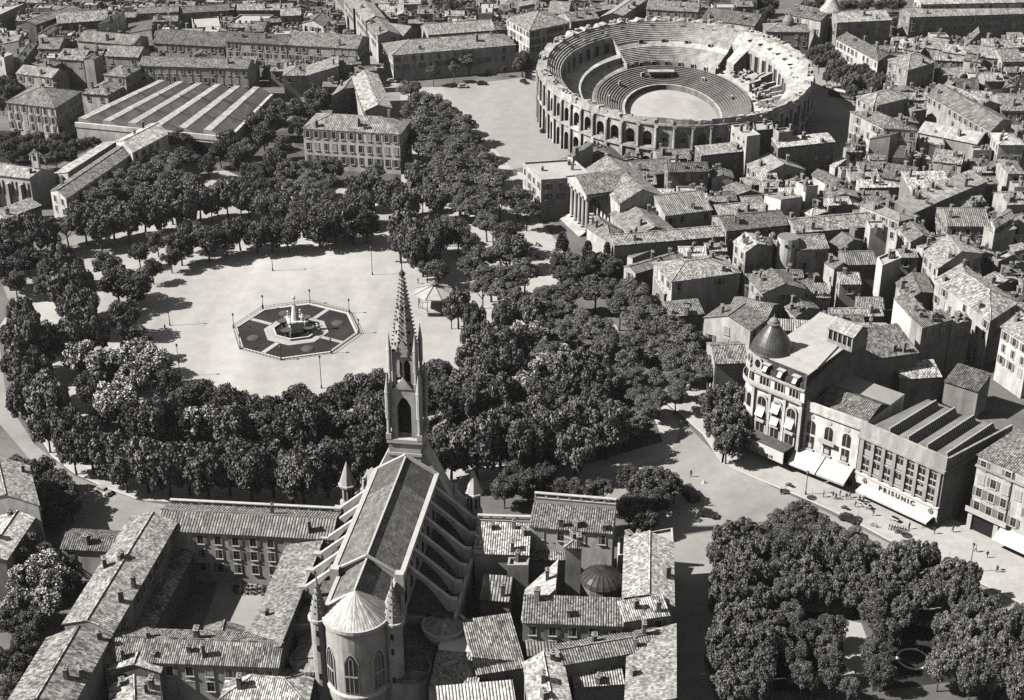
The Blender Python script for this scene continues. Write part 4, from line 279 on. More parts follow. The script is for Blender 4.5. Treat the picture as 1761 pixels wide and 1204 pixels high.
INFILL=[
('upper left roofs', [(-218.7, 613.7, 8.2, 5.8, 6.7, 3, 0.42, 0.4), (-240.1, 683.6, 10.1, 7.6, 7.6, 2, 0.36, 0.3), (-235.4, 670.0, 11.1, 9.1, 8.4, 3, 0.42, 0.27), (-214.1, 601.6, 6.6, 5.4, 7.3, 1, 0.3, 0.24), (-206.9, 580.8, 6.0, 4.7, 9.4, 2, 0.5, 0.3), (-240.4, 689.8, 4.9, 4.2, 6.3, 2, 0.5, 0.3), (-221.9, 631.6, 6.5, 4.9, 6.8, 0, 0.3, 0.24), (-214.2, 607.3, 4.5, 5.1, 8.3, 2, 0.42, 0.4), (-224.1, 639.5, 5.2, 5.4, 6.7, 0, 0.3, 0.34), (-218.7, 621.7, 11.1, 7.7, 6.5, 2, 0.3, 0.3), (-233.9, 677.1, 6.2, 4.5, 6.5, 0, 0.3, 0.24), (-206.6, 588.2, 11.1, 8.9, 7.5, 0, 0.42, 0.4), (-231.9, 683.4, 4.9, 5.0, 7.2, 0, 0.42, 0.27), (-213.8, 629.9, 7.7, 5.4, 7.4, 2, 0.36, 0.4), (-227.9, 677.6, 5.1, 4.7, 7.3, 0, 0.5, 0.34), (-230.0, 689.0, 5.4, 5.2, 8.0, 0, 0.5, 0.27), (-207.9, 616.9, 5.5, 4.6, 7.0, 0, 0.3, 0.34), (-210.0, 624.4, 5.7, 4.0, 6.2, 0, 0.3, 0.3), (-215.2, 644.4, 5.5, 4.5, 6.6, 0, 0.42, 0.34), (-222.1, 669.3, 5.9, 4.7, 6.5, 2, 0.5, 0.3), (-215.1, 652.1, 10.6, 8.3, 8.9, 0, 0.3, 0.27), (-216.4, 659.8, 5.2, 5.4, 6.3, 0, 0.36, 0.27), (-222.4, 689.3, 8.2, 6.7, 7.8, 1, 0.5, 0.27), (-219.5, 681.2, 8.7, 5.8, 9.4, 0, 0.42, 0.24), (-214.8, 666.1, 7.8, 5.7, 6.6, 3, 0.42, 0.27), (-198.4, 608.6, 4.9, 4.6, 7.1, 1, 0.5, 0.4), (-214.5, 673.0, 7.7, 6.4, 8.5, 3, 0.42, 0.4), (-207.1, 659.4, 5.1, 4.4, 8.2, 0, 0.5, 0.24), (-187.6, 589.1, 10.7, 8.8, 9.4, 3, 0.3, 0.34), (-208.0, 664.1, 4.5, 4.2, 6.8, 1, 0.3, 0.4), (-206.1, 670.1, 5.8, 4.8, 9.1, 0, 0.5, 0.34), (-211.8, 692.3, 8.4, 8.9, 9.3, 1, 0.5, 0.4), (-190.9, 616.6, 7.8, 5.9, 7.7, 0, 0.42, 0.27), (-208.5, 683.3, 8.7, 6.1, 6.5, 2, 0.3, 0.4), (-205.8, 676.6, 6.1, 4.9, 6.8, 2, 0.3, 0.27), (-191.4, 624.0, 6.9, 7.4, 9.0, 3, 0.36, 0.24), (-202.0, 664.6, 6.0, 4.7, 7.0, 2, 0.3, 0.34), (-200.5, 671.4, 4.5, 5.0, 9.1, 1, 0.3, 0.24), (-178.7, 598.0, 8.7, 8.2, 6.9, 0, 0.3, 0.27), (-182.6, 614.0, 5.9, 4.2, 9.3, 1, 0.36, 0.27), (-195.2, 663.3, 5.3, 4.0, 8.3, 0, 0.36, 0.3), (-202.8, 693.3, 8.3, 9.7, 7.3, 1, 0.5, 0.27), (-183.0, 620.5, 5.9, 4.6, 6.1, 0, 0.3, 0.24), (-198.4, 684.1, 10.0, 7.0, 9.3, 0, 0.42, 0.3), (-194.6, 669.7, 6.2, 5.0, 7.9, 1, 0.3, 0.34), (-183.7, 629.4, 7.7, 6.0, 8.0, 2, 0.3, 0.24), (-194.2, 677.0, 7.4, 6.4, 8.9, 3, 0.5, 0.27), (-187.1, 659.4, 8.5, 7.0, 7.2, 1, 0.5, 0.24), (-170.5, 597.8, 5.2, 4.8, 9.3, 0, 0.3, 0.27), (-176.0, 620.1, 6.5, 4.6, 9.3, 0, 0.36, 0.27), (-187.2, 667.4, 7.4, 7.0, 7.3, 3, 0.36, 0.34), (-192.4, 693.5, 11.2, 8.4, 8.2, 2, 0.36, 0.3), (-190.0, 685.9, 5.1, 4.4, 6.5, 3, 0.42, 0.27), (-182.1, 673.3, 4.4, 4.1, 7.1, 2, 0.36, 0.24), (-183.4, 679.4, 6.2, 5.4, 6.2, 2, 0.3, 0.34), (-173.8, 641.9, 4.7, 4.2, 6.9, 3, 0.3, 0.34), (-175.7, 653.4, 5.8, 4.5, 7.1, 2, 0.3, 0.27), (-183.0, 693.6, 6.3, 4.1, 8.8, 0, 0.5, 0.24), (-166.5, 623.7, 4.6, 5.1, 8.4, 0, 0.5, 0.3), (-174.7, 662.2, 10.8, 7.1, 7.7, 0, 0.3, 0.24), (-179.8, 685.4, 7.3, 5.6, 9.0, 0, 0.3, 0.27), (-162.6, 617.0, 8.3, 6.2, 6.4, 2, 0.36, 0.4), (-176.2, 676.9, 6.2, 6.9, 7.9, 3, 0.3, 0.27), (-172.3, 685.5, 6.1, 4.4, 8.8, 0, 0.5, 0.3), (-151.8, 597.0, 4.8, 4.6, 6.8, 2, 0.42, 0.4), (-172.1, 692.3, 10.4, 7.1, 7.6, 0, 0.5, 0.34), (-154.8, 616.9, 6.3, 6.8, 7.4, 0, 0.36, 0.24), (-166.4, 670.2, 10.6, 7.7, 9.2, 1, 0.42, 0.27), (-166.8, 677.3, 4.5, 4.9, 7.0, 0, 0.42, 0.3), (-159.1, 648.7, 5.3, 4.8, 6.7, 3, 0.36, 0.27), (-146.2, 598.2, 5.0, 4.5, 7.6, 0, 0.5, 0.24), (-144.5, 591.9, 6.5, 4.7, 6.3, 0, 0.42, 0.34), (-163.2, 685.8, 5.3, 4.9, 8.7, 1, 0.36, 0.24), (-160.0, 679.6, 7.7, 5.6, 7.1, 0, 0.42, 0.24), (-148.5, 626.0, 8.8, 7.5, 8.9, 0, 0.3, 0.24), (-139.3, 585.1, 11.9, 7.8, 8.5, 1, 0.5, 0.3), (-148.1, 632.7, 6.4, 5.0, 8.9, 0, 0.3, 0.4), (-154.4, 668.4, 4.6, 5.3, 8.1, 0, 0.3, 0.34), (-150.1, 649.5, 5.5, 4.3, 7.4, 1, 0.5, 0.27), (-155.7, 688.0, 9.1, 7.6, 8.7, 0, 0.3, 0.24), (-150.4, 673.9, 4.8, 3.9, 6.1, 0, 0.42, 0.3), (-133.8, 591.4, 6.6, 3.9, 7.0, 1, 0.3, 0.34), (-140.2, 625.1, 5.4, 5.0, 8.3, 2, 0.3, 0.3), (-150.8, 680.7, 8.7, 6.0, 8.2, 0, 0.42, 0.4), (-130.3, 585.6, 5.0, 5.3, 8.2, 3, 0.36, 0.27), (-137.9, 632.1, 7.8, 6.9, 8.2, 0, 0.5, 0.4), (-143.6, 672.4, 7.9, 6.8, 7.0, 0, 0.5, 0.34), (-146.6, 690.0, 6.4, 4.0, 8.5, 0, 0.42, 0.27), (-127.1, 594.0, 5.4, 5.1, 9.4, 1, 0.5, 0.27), (-131.3, 624.1, 8.3, 6.4, 7.0, 1, 0.5, 0.3), (-129.8, 631.5, 5.8, 5.1, 8.7, 2, 0.3, 0.4), (-137.8, 685.2, 7.6, 6.4, 8.8, 2, 0.5, 0.4), (-118.5, 581.6, 8.0, 7.2, 7.4, 0, 0.3, 0.24), (-126.4, 637.4, 5.6, 4.5, 7.7, 2, 0.5, 0.27), (-122.9, 620.5, 4.9, 4.4, 6.4, 2, 0.5, 0.34), (-132.1, 677.1, 9.2, 8.1, 7.6, 0, 0.36, 0.27), (-128.3, 657.1, 5.0, 4.9, 6.7, 2, 0.3, 0.4), (-134.3, 693.7, 9.2, 8.0, 8.0, 1, 0.5, 0.4), (-116.2, 589.9, 6.2, 6.6, 6.8, 3, 0.36, 0.24), (-130.3, 683.8, 5.8, 4.2, 6.6, 0, 0.36, 0.27), (-120.3, 631.5, 5.9, 5.2, 7.1, 3, 0.42, 0.4), (-126.9, 690.0, 4.5, 4.5, 8.2, 3, 0.3, 0.24), (-118.7, 641.8, 8.5, 5.6, 8.3, 0, 0.5, 0.24), (-124.5, 677.7, 4.6, 5.2, 6.4, 0, 0.3, 0.4), (-115.5, 625.0, 7.2, 6.7, 6.6, 3, 0.42, 0.24), (-108.0, 581.0, 10.1, 8.0, 9.3, 2, 0.36, 0.3), (-122.4, 685.3, 5.9, 4.1, 7.1, 2, 0.3, 0.24), (-111.3, 616.1, 6.5, 5.8, 8.8, 0, 0.36, 0.4), (-106.6, 589.5, 6.0, 4.8, 6.8, 3, 0.5, 0.27), (-111.2, 633.6, 8.1, 9.6, 9.2, 2, 0.42, 0.34), (-118.2, 679.9, 6.8, 5.6, 8.0, 3, 0.42, 0.4), (-105.8, 609.5, 4.7, 4.8, 6.5, 2, 0.5, 0.24), (-110.2, 641.5, 6.5, 5.6, 9.3, 0, 0.3, 0.24), (-107.5, 624.8, 6.2, 5.8, 6.6, 3, 0.5, 0.3), (-115.0, 689.0, 7.1, 6.9, 9.0, 0, 0.42, 0.34), (-102.9, 616.6, 8.4, 7.1, 6.9, 2, 0.36, 0.24), (-99.2, 608.0, 6.6, 4.5, 7.6, 0, 0.3, 0.24), (-102.9, 637.9, 6.6, 6.2, 7.4, 1, 0.36, 0.4), (-94.4, 580.2, 4.9, 4.9, 6.8, 0, 0.5, 0.3), (-108.0, 689.9, 6.2, 6.2, 8.8, 0, 0.3, 0.27), (-98.9, 625.4, 8.3, 7.4, 9.3, 3, 0.42, 0.4), (-105.8, 681.7, 8.7, 7.0, 7.0, 0, 0.36, 0.4), (-102.0, 671.3, 6.4, 6.3, 6.8, 3, 0.36, 0.3), (-91.8, 605.9, 4.4, 4.2, 7.2, 0, 0.42, 0.4), (-99.1, 663.9, 6.7, 7.1, 7.0, 0, 0.36, 0.4), (-102.0, 688.9, 5.3, 4.2, 8.5, 0, 0.5, 0.24), (-95.5, 639.9, 6.3, 4.4, 8.0, 3, 0.3, 0.34), (-94.4, 632.9, 8.0, 5.4, 6.8, 1, 0.36, 0.4), (-92.0, 617.8, 6.8, 7.2, 7.5, 0, 0.5, 0.3), (-96.2, 674.2, 4.5, 4.6, 9.0, 1, 0.36, 0.24), (-82.9, 583.6, 6.0, 3.9, 8.3, 3, 0.36, 0.34), (-86.0, 610.2, 6.4, 5.4, 8.3, 0, 0.5, 0.4), (-94.6, 683.5, 8.8, 7.5, 9.2, 1, 0.42, 0.34), (-86.2, 624.7, 8.1, 5.4, 8.5, 2, 0.3, 0.4), (-93.9, 693.4, 9.8, 8.4, 7.5, 0, 0.5, 0.24), (-90.0, 666.1, 8.4, 9.2, 6.6, 3, 0.5, 0.4), (-83.1, 616.9, 8.8, 6.9, 7.1, 0, 0.36, 0.34), (-88.5, 676.3, 8.8, 6.1, 6.2, 2, 0.42, 0.24), (-75.5, 582.2, 7.1, 6.1, 7.6, 0, 0.36, 0.27), (-83.7, 658.0, 5.6, 4.7, 8.0, 1, 0.42, 0.27), (-86.3, 684.5, 7.3, 6.0, 7.4, 2, 0.3, 0.34), (-78.7, 628.3, 5.7, 5.2, 7.9, 2, 0.42, 0.27), (-78.9, 634.0, 4.7, 4.9, 7.0, 1, 0.3, 0.3), (-70.5, 557.5, 5.5, 5.5, 7.4, 0, 0.3, 0.27), (-78.4, 639.3, 4.8, 4.2, 8.7, 0, 0.5, 0.24), (-74.6, 608.8, 6.0, 7.0, 9.1, 0, 0.3, 0.4), (-75.9, 621.2, 4.7, 4.3, 6.9, 1, 0.3, 0.4), (-80.6, 669.4, 5.5, 5.4, 7.2, 0, 0.5, 0.3), (-74.3, 616.0, 6.1, 5.6, 7.9, 0, 0.36, 0.27), (-76.7, 643.9, 6.6, 4.5, 8.9, 0, 0.3, 0.27), (-71.5, 637.9, 4.5, 4.2, 6.8, 0, 0.5, 0.3), (-70.3, 625.2, 4.8, 5.4, 7.2, 2, 0.3, 0.4), (-67.4, 607.3, 5.9, 3.9, 8.2, 1, 0.36, 0.4), (-61.9, 565.7, 4.8, 4.9, 7.4, 0, 0.5, 0.27)]),
('roofs behind the arena', [(-58.9, 684.4, 8.9, 8.6, 8.6, 2, 0.36, 0.34), (-55.7, 674.2, 11.5, 8.3, 7.1, 2, 0.36, 0.34), (-51.4, 664.1, 11.6, 8.5, 6.9, 0, 0.3, 0.4), (-48.8, 658.1, 4.5, 5.5, 9.6, 1, 0.36, 0.4), (-47.4, 684.0, 9.6, 8.5, 8.4, 2, 0.5, 0.4), (-42.9, 655.7, 6.7, 5.7, 6.5, 0, 0.3, 0.3), (-38.9, 663.0, 7.1, 7.2, 9.1, 0, 0.5, 0.24), (-39.2, 670.1, 7.5, 5.9, 8.4, 2, 0.3, 0.24), (-34.2, 647.3, 8.7, 9.2, 6.6, 0, 0.42, 0.34), (-34.7, 690.1, 5.8, 4.4, 8.0, 1, 0.42, 0.27), (-32.8, 655.0, 4.6, 4.4, 8.3, 2, 0.42, 0.27), (-32.4, 660.2, 4.7, 4.8, 8.1, 0, 0.36, 0.34), (-30.4, 671.8, 5.0, 3.9, 6.9, 3, 0.3, 0.4), (-28.7, 690.1, 4.9, 4.2, 9.0, 1, 0.36, 0.27), (-26.0, 666.7, 8.9, 5.3, 6.9, 2, 0.5, 0.4), (-23.7, 656.2, 10.0, 7.4, 6.7, 3, 0.42, 0.24), (-22.0, 648.0, 7.6, 6.5, 7.6, 1, 0.5, 0.34), (-20.5, 688.4, 4.6, 4.2, 8.0, 1, 0.42, 0.4), (-18.8, 662.5, 4.8, 4.4, 6.4, 0, 0.3, 0.4), (-18.5, 672.0, 4.8, 4.9, 9.1, 0, 0.5, 0.24), (-15.0, 692.3, 5.6, 4.8, 7.5, 3, 0.36, 0.24), (-11.9, 619.8, 6.2, 5.0, 8.9, 0, 0.3, 0.27), (-12.4, 675.0, 5.6, 4.4, 8.5, 2, 0.5, 0.4), (-12.2, 683.7, 9.3, 7.5, 8.2, 0, 0.5, 0.4), (-11.0, 627.3, 5.1, 4.5, 6.6, 1, 0.3, 0.4), (-11.0, 667.1, 6.9, 6.5, 6.9, 1, 0.42, 0.34), (-4.8, 633.8, 4.5, 4.6, 9.3, 2, 0.3, 0.27), (-4.7, 638.9, 6.2, 4.2, 9.3, 3, 0.5, 0.3), (-4.2, 661.6, 5.8, 4.2, 6.6, 2, 0.5, 0.4), (-3.1, 651.1, 5.6, 3.9, 9.8, 0, 0.36, 0.3), (-3.1, 675.0, 10.3, 7.1, 8.3, 1, 0.36, 0.34), (-2.8, 667.9, 6.2, 6.4, 9.4, 2, 0.5, 0.24), (-2.2, 623.2, 4.9, 4.4, 7.4, 2, 0.42, 0.34), (-2.3, 656.0, 6.1, 4.8, 9.4, 1, 0.3, 0.3), (-2.2, 684.5, 8.1, 9.2, 8.0, 1, 0.36, 0.4), (-1.9, 645.8, 6.0, 4.6, 8.6, 0, 0.5, 0.34), (1.1, 640.5, 4.5, 5.3, 7.0, 2, 0.3, 0.27), (4.6, 651.5, 6.4, 4.7, 7.0, 1, 0.42, 0.3), (5.1, 660.4, 7.2, 6.8, 6.9, 3, 0.36, 0.3), (5.4, 666.4, 5.8, 3.9, 6.6, 2, 0.42, 0.4), (5.8, 646.2, 5.4, 4.4, 7.1, 1, 0.42, 0.3), (8.0, 687.9, 7.6, 7.0, 6.9, 3, 0.5, 0.4), (9.5, 680.2, 11.9, 7.4, 8.0, 1, 0.5, 0.27), (11.3, 651.6, 6.0, 4.3, 9.7, 0, 0.42, 0.3), (12.5, 663.7, 6.5, 7.3, 7.8, 0, 0.36, 0.4), (13.8, 671.0, 6.3, 5.5, 8.9, 0, 0.3, 0.27), (15.8, 688.4, 5.8, 4.6, 9.2, 2, 0.3, 0.24), (20.8, 679.1, 9.5, 9.2, 6.5, 1, 0.5, 0.27), (23.7, 688.2, 5.4, 5.3, 9.7, 0, 0.42, 0.4), (30.0, 682.3, 6.4, 5.4, 9.7, 1, 0.5, 0.27), (29.7, 675.1, 5.9, 4.3, 7.1, 0, 0.3, 0.27), (32.0, 691.9, 8.0, 5.3, 8.4, 3, 0.42, 0.34), (33.6, 668.5, 7.9, 7.0, 8.2, 0, 0.42, 0.4), (36.8, 677.8, 6.1, 5.5, 6.8, 1, 0.36, 0.4), (37.5, 684.2, 7.9, 5.4, 6.6, 0, 0.5, 0.24), (40.1, 691.1, 6.1, 4.1, 7.9, 2, 0.3, 0.34), (43.4, 678.1, 5.4, 5.0, 8.6, 0, 0.5, 0.34), (44.9, 672.0, 4.8, 5.2, 8.7, 0, 0.42, 0.4), (48.1, 689.9, 5.2, 3.9, 6.9, 2, 0.36, 0.27), (49.7, 679.0, 4.6, 4.0, 9.5, 2, 0.42, 0.4), (52.9, 684.2, 6.1, 5.8, 7.2, 0, 0.36, 0.27), (61.4, 687.8, 10.3, 8.5, 7.8, 0, 0.3, 0.4), (67.9, 676.1, 7.6, 6.2, 6.6, 2, 0.42, 0.27), (73.5, 689.7, 6.5, 4.8, 9.6, 2, 0.3, 0.3), (73.3, 684.0, 6.2, 5.0, 6.7, 3, 0.42, 0.34), (77.9, 676.2, 11.2, 9.1, 7.9, 1, 0.42, 0.34), (79.8, 692.1, 5.3, 4.1, 8.4, 0, 0.5, 0.24), (80.2, 687.5, 6.2, 4.3, 9.9, 0, 0.5, 0.4), (87.2, 673.7, 6.7, 6.8, 8.3, 1, 0.5, 0.3), (89.1, 682.9, 5.2, 4.0, 8.5, 3, 0.36, 0.3), (93.4, 687.5, 6.0, 4.0, 9.9, 1, 0.3, 0.4), (97.8, 678.6, 11.4, 8.3, 7.5, 3, 0.5, 0.3), (99.4, 687.8, 5.1, 5.1, 8.2, 3, 0.36, 0.24), (107.5, 680.1, 7.4, 5.8, 7.9, 2, 0.3, 0.34), (109.6, 687.6, 8.5, 7.2, 9.5, 3, 0.5, 0.34)]),
('far upper right roofs', [(153.7, 604.5, 9.9, 7.3, 8.3, 0, 0.42, 0.4), (154.6, 597.0, 6.0, 4.7, 8.1, 1, 0.42, 0.3), (154.2, 591.7, 6.9, 5.3, 5.9, 0, 0.3, 0.24), (147.6, 556.9, 5.2, 4.8, 6.3, 2, 0.42, 0.4), (166.4, 625.8, 5.5, 4.7, 6.7, 0, 0.42, 0.34), (162.8, 610.1, 7.8, 6.7, 6.7, 0, 0.3, 0.4), (160.7, 597.4, 5.6, 3.9, 7.3, 3, 0.5, 0.3), (158.1, 585.6, 6.6, 4.4, 8.4, 3, 0.5, 0.24), (151.2, 549.6, 7.2, 5.6, 7.6, 1, 0.3, 0.27), (161.8, 590.3, 4.9, 4.3, 7.5, 2, 0.3, 0.34), (169.9, 618.3, 8.5, 6.3, 7.8, 0, 0.5, 0.4), (151.7, 542.0, 9.1, 8.3, 7.4, 0, 0.3, 0.27), (170.1, 612.4, 5.9, 4.7, 7.5, 0, 0.42, 0.34), (151.4, 533.4, 8.2, 7.1, 6.1, 0, 0.3, 0.27), (174.4, 625.5, 6.8, 6.3, 6.0, 0, 0.5, 0.24), (165.2, 580.8, 6.1, 3.9, 8.1, 2, 0.5, 0.27), (158.1, 551.9, 5.0, 5.2, 6.3, 0, 0.36, 0.3), (163.1, 558.3, 4.8, 5.5, 5.9, 0, 0.3, 0.27), (159.2, 540.8, 5.3, 4.4, 6.6, 2, 0.36, 0.27), (161.2, 546.3, 5.9, 4.5, 6.7, 3, 0.42, 0.34), (179.5, 616.5, 9.9, 7.8, 6.0, 2, 0.5, 0.34), (183.0, 624.8, 7.3, 6.9, 8.2, 3, 0.42, 0.27), (173.0, 577.2, 4.4, 4.8, 6.3, 3, 0.42, 0.34), (167.4, 540.2, 5.2, 4.1, 8.3, 1, 0.36, 0.27), (190.6, 626.1, 6.0, 4.9, 5.9, 3, 0.3, 0.3), (190.7, 620.0, 5.3, 5.1, 5.6, 1, 0.3, 0.27), (180.7, 573.3, 4.8, 4.2, 6.5, 3, 0.3, 0.24), (197.3, 625.6, 5.3, 4.1, 6.6, 3, 0.3, 0.34), (182.7, 566.1, 6.4, 6.8, 8.0, 3, 0.5, 0.4), (186.4, 573.7, 4.6, 3.9, 8.5, 3, 0.3, 0.3), (201.8, 618.0, 5.0, 5.5, 6.9, 0, 0.3, 0.34), (206.1, 623.8, 5.0, 5.2, 6.4, 0, 0.5, 0.3), (190.7, 568.0, 7.6, 5.6, 8.4, 0, 0.36, 0.34), (199.6, 598.0, 7.4, 5.9, 6.0, 0, 0.5, 0.27), (175.6, 506.3, 4.8, 4.9, 6.6, 3, 0.5, 0.34), (211.6, 625.3, 4.5, 5.1, 5.8, 0, 0.42, 0.27), (186.1, 537.9, 8.6, 5.7, 6.7, 0, 0.36, 0.24), (194.7, 561.3, 8.6, 6.0, 6.1, 2, 0.36, 0.27), (198.7, 573.6, 4.4, 4.6, 8.1, 2, 0.5, 0.24), (217.7, 629.0, 6.4, 6.5, 6.7, 2, 0.3, 0.3), (209.8, 600.5, 8.8, 5.7, 6.4, 0, 0.42, 0.3), (215.3, 618.2, 7.6, 5.4, 7.6, 2, 0.5, 0.4), (182.1, 509.3, 5.8, 4.4, 6.2, 0, 0.5, 0.34), (178.2, 495.4, 6.2, 6.7, 6.5, 0, 0.42, 0.3), (209.3, 592.7, 8.7, 7.5, 8.7, 3, 0.5, 0.34), (195.6, 545.1, 4.8, 4.6, 7.0, 2, 0.3, 0.4), (194.6, 540.2, 6.3, 4.4, 8.3, 0, 0.3, 0.3), (205.1, 573.7, 5.6, 5.1, 8.5, 0, 0.3, 0.4), (178.8, 488.4, 4.7, 4.9, 7.4, 0, 0.5, 0.34), (190.6, 525.9, 6.6, 6.4, 5.7, 0, 0.3, 0.34), (216.9, 610.2, 6.1, 5.5, 8.0, 2, 0.3, 0.4), (177.5, 482.2, 6.4, 5.4, 6.1, 0, 0.36, 0.27)]),
('old town roofs', [(31.7, 458.1, 7.2, 5.8, 9.2, 3, 0.5, 0.27), (40.1, 468.7, 5.4, 4.0, 9.0, 1, 0.42, 0.27), (43.6, 446.2, 5.1, 5.5, 9.3, 2, 0.3, 0.24), (47.3, 437.1, 7.4, 5.3, 9.1, 0, 0.3, 0.4), (53.2, 464.7, 5.0, 4.2, 9.0, 3, 0.36, 0.3), (46.9, 378.5, 4.4, 4.3, 7.6, 1, 0.42, 0.3), (55.6, 441.7, 6.1, 4.4, 7.8, 3, 0.42, 0.27), (51.8, 390.2, 7.5, 6.7, 9.0, 0, 0.42, 0.4), (59.1, 457.7, 6.0, 4.2, 8.0, 2, 0.5, 0.3), (58.6, 436.4, 5.8, 4.9, 8.5, 2, 0.42, 0.4), (58.7, 392.8, 5.8, 5.4, 9.2, 0, 0.5, 0.3), (67.2, 457.5, 4.6, 5.2, 7.9, 1, 0.3, 0.24), (63.7, 429.3, 5.3, 4.9, 9.9, 0, 0.36, 0.27), (58.2, 381.4, 6.5, 4.5, 9.5, 3, 0.5, 0.3), (67.6, 450.0, 6.9, 6.6, 10.2, 1, 0.5, 0.34), (67.0, 368.2, 6.9, 6.2, 9.3, 2, 0.42, 0.3), (70.0, 374.1, 5.8, 4.6, 7.8, 1, 0.42, 0.4), (82.9, 448.6, 5.1, 4.3, 9.5, 2, 0.42, 0.34), (83.0, 442.3, 6.0, 4.0, 9.1, 2, 0.36, 0.27), (74.7, 368.3, 5.7, 5.3, 7.8, 0, 0.42, 0.3), (82.4, 412.8, 4.9, 3.9, 9.8, 0, 0.3, 0.4), (86.3, 434.5, 4.9, 4.8, 10.5, 0, 0.42, 0.4), (93.2, 473.5, 6.2, 4.5, 9.3, 2, 0.3, 0.3), (77.3, 377.6, 7.7, 5.3, 7.6, 0, 0.5, 0.24), (92.0, 447.6, 5.3, 5.3, 8.2, 1, 0.36, 0.27), (91.3, 440.6, 7.9, 6.7, 10.4, 0, 0.42, 0.4), (81.5, 369.2, 5.3, 4.1, 8.1, 1, 0.42, 0.3), (95.1, 432.4, 4.5, 4.5, 8.0, 0, 0.5, 0.34), (82.5, 362.3, 6.1, 6.7, 9.0, 2, 0.42, 0.27), (101.2, 439.8, 6.3, 4.5, 7.5, 0, 0.5, 0.3), (103.2, 433.0, 8.5, 7.7, 10.3, 1, 0.36, 0.27), (87.2, 345.7, 7.9, 5.9, 8.9, 0, 0.3, 0.24), (110.7, 457.2, 6.7, 5.3, 8.5, 3, 0.42, 0.27), (115.6, 476.4, 5.4, 4.0, 9.3, 0, 0.42, 0.3), (118.5, 481.8, 4.5, 5.3, 9.6, 0, 0.3, 0.24), (107.7, 425.6, 6.0, 6.4, 7.5, 2, 0.5, 0.4), (107.1, 419.7, 5.6, 4.8, 9.0, 0, 0.3, 0.27), (113.6, 450.0, 9.8, 7.4, 9.4, 2, 0.42, 0.3), (91.5, 337.4, 9.6, 8.5, 9.7, 0, 0.5, 0.4), (119.8, 465.8, 8.8, 8.0, 7.4, 0, 0.3, 0.27), (113.5, 434.4, 10.9, 7.6, 7.7, 2, 0.36, 0.4), (118.9, 457.1, 6.4, 4.1, 7.6, 1, 0.42, 0.4), (123.1, 473.3, 5.5, 5.0, 7.8, 0, 0.42, 0.3), (129.7, 501.4, 4.8, 5.5, 7.2, 0, 0.3, 0.24), (105.2, 384.1, 5.9, 4.9, 6.9, 0, 0.36, 0.3), (113.6, 420.5, 5.3, 4.7, 8.8, 3, 0.3, 0.24), (115.5, 425.5, 5.9, 4.1, 10.5, 1, 0.36, 0.24), (137.5, 498.3, 8.8, 5.8, 7.4, 1, 0.3, 0.24), (139.7, 504.8, 8.6, 5.4, 10.0, 1, 0.42, 0.24), (112.0, 386.5, 6.6, 4.0, 9.6, 2, 0.5, 0.4), (138.0, 477.2, 4.9, 4.0, 6.9, 1, 0.36, 0.27), (107.4, 349.3, 5.8, 4.5, 8.4, 0, 0.5, 0.34), (137.6, 470.4, 5.3, 3.9, 8.0, 3, 0.5, 0.4), (135.6, 452.0, 5.4, 4.2, 10.0, 0, 0.5, 0.24), (135.2, 444.2, 7.4, 7.0, 9.3, 0, 0.5, 0.24), (111.7, 341.1, 5.2, 4.0, 10.1, 0, 0.36, 0.4), (146.6, 474.6, 6.2, 5.0, 6.9, 0, 0.36, 0.4), (141.4, 454.2, 5.1, 4.3, 7.5, 0, 0.3, 0.3), (143.0, 445.6, 6.6, 5.4, 9.3, 0, 0.42, 0.27), (136.1, 418.4, 7.9, 5.8, 8.9, 3, 0.36, 0.24), (149.6, 452.0, 6.4, 4.7, 7.3, 0, 0.42, 0.27), (155.2, 468.4, 8.1, 6.3, 7.0, 1, 0.3, 0.3), (159.1, 476.5, 6.3, 3.9, 9.1, 3, 0.36, 0.34), (154.6, 460.8, 6.5, 5.4, 7.9, 0, 0.3, 0.4), (135.1, 389.7, 5.1, 4.6, 9.2, 1, 0.36, 0.3), (151.2, 446.1, 7.6, 6.3, 9.7, 0, 0.42, 0.27), (143.9, 413.2, 6.0, 7.0, 9.4, 2, 0.36, 0.4), (162.1, 466.4, 5.1, 4.8, 7.4, 1, 0.42, 0.27), (155.9, 435.7, 8.3, 6.6, 7.3, 2, 0.3, 0.27), (163.9, 461.4, 6.5, 3.9, 8.9, 1, 0.5, 0.4), (139.5, 376.6, 4.7, 4.2, 8.9, 2, 0.36, 0.24), (135.5, 360.8, 4.9, 5.0, 7.7, 2, 0.5, 0.24), (146.1, 388.8, 5.8, 4.3, 10.4, 1, 0.3, 0.3), (162.5, 442.1, 6.5, 5.2, 9.2, 3, 0.36, 0.34), (155.0, 416.3, 6.4, 4.0, 8.7, 1, 0.42, 0.24), (135.6, 350.3, 9.3, 10.0, 7.8, 1, 0.3, 0.3), (159.8, 428.3, 6.1, 7.2, 9.1, 3, 0.5, 0.24), (151.7, 401.0, 6.7, 5.8, 7.5, 2, 0.42, 0.34), (154.6, 409.2, 8.7, 7.3, 10.0, 1, 0.3, 0.3), (142.0, 368.3, 5.3, 4.8, 9.6, 0, 0.3, 0.3)]),
]
import bpy, bmesh, math, random
import numpy as np
from mathutils import Vector, Matrix
random.seed(7); rng=np.random.default_rng(7)
SC=bpy.context.scene; COL=SC.collection
pi=math.pi
CAM=(0.,0.,177.)
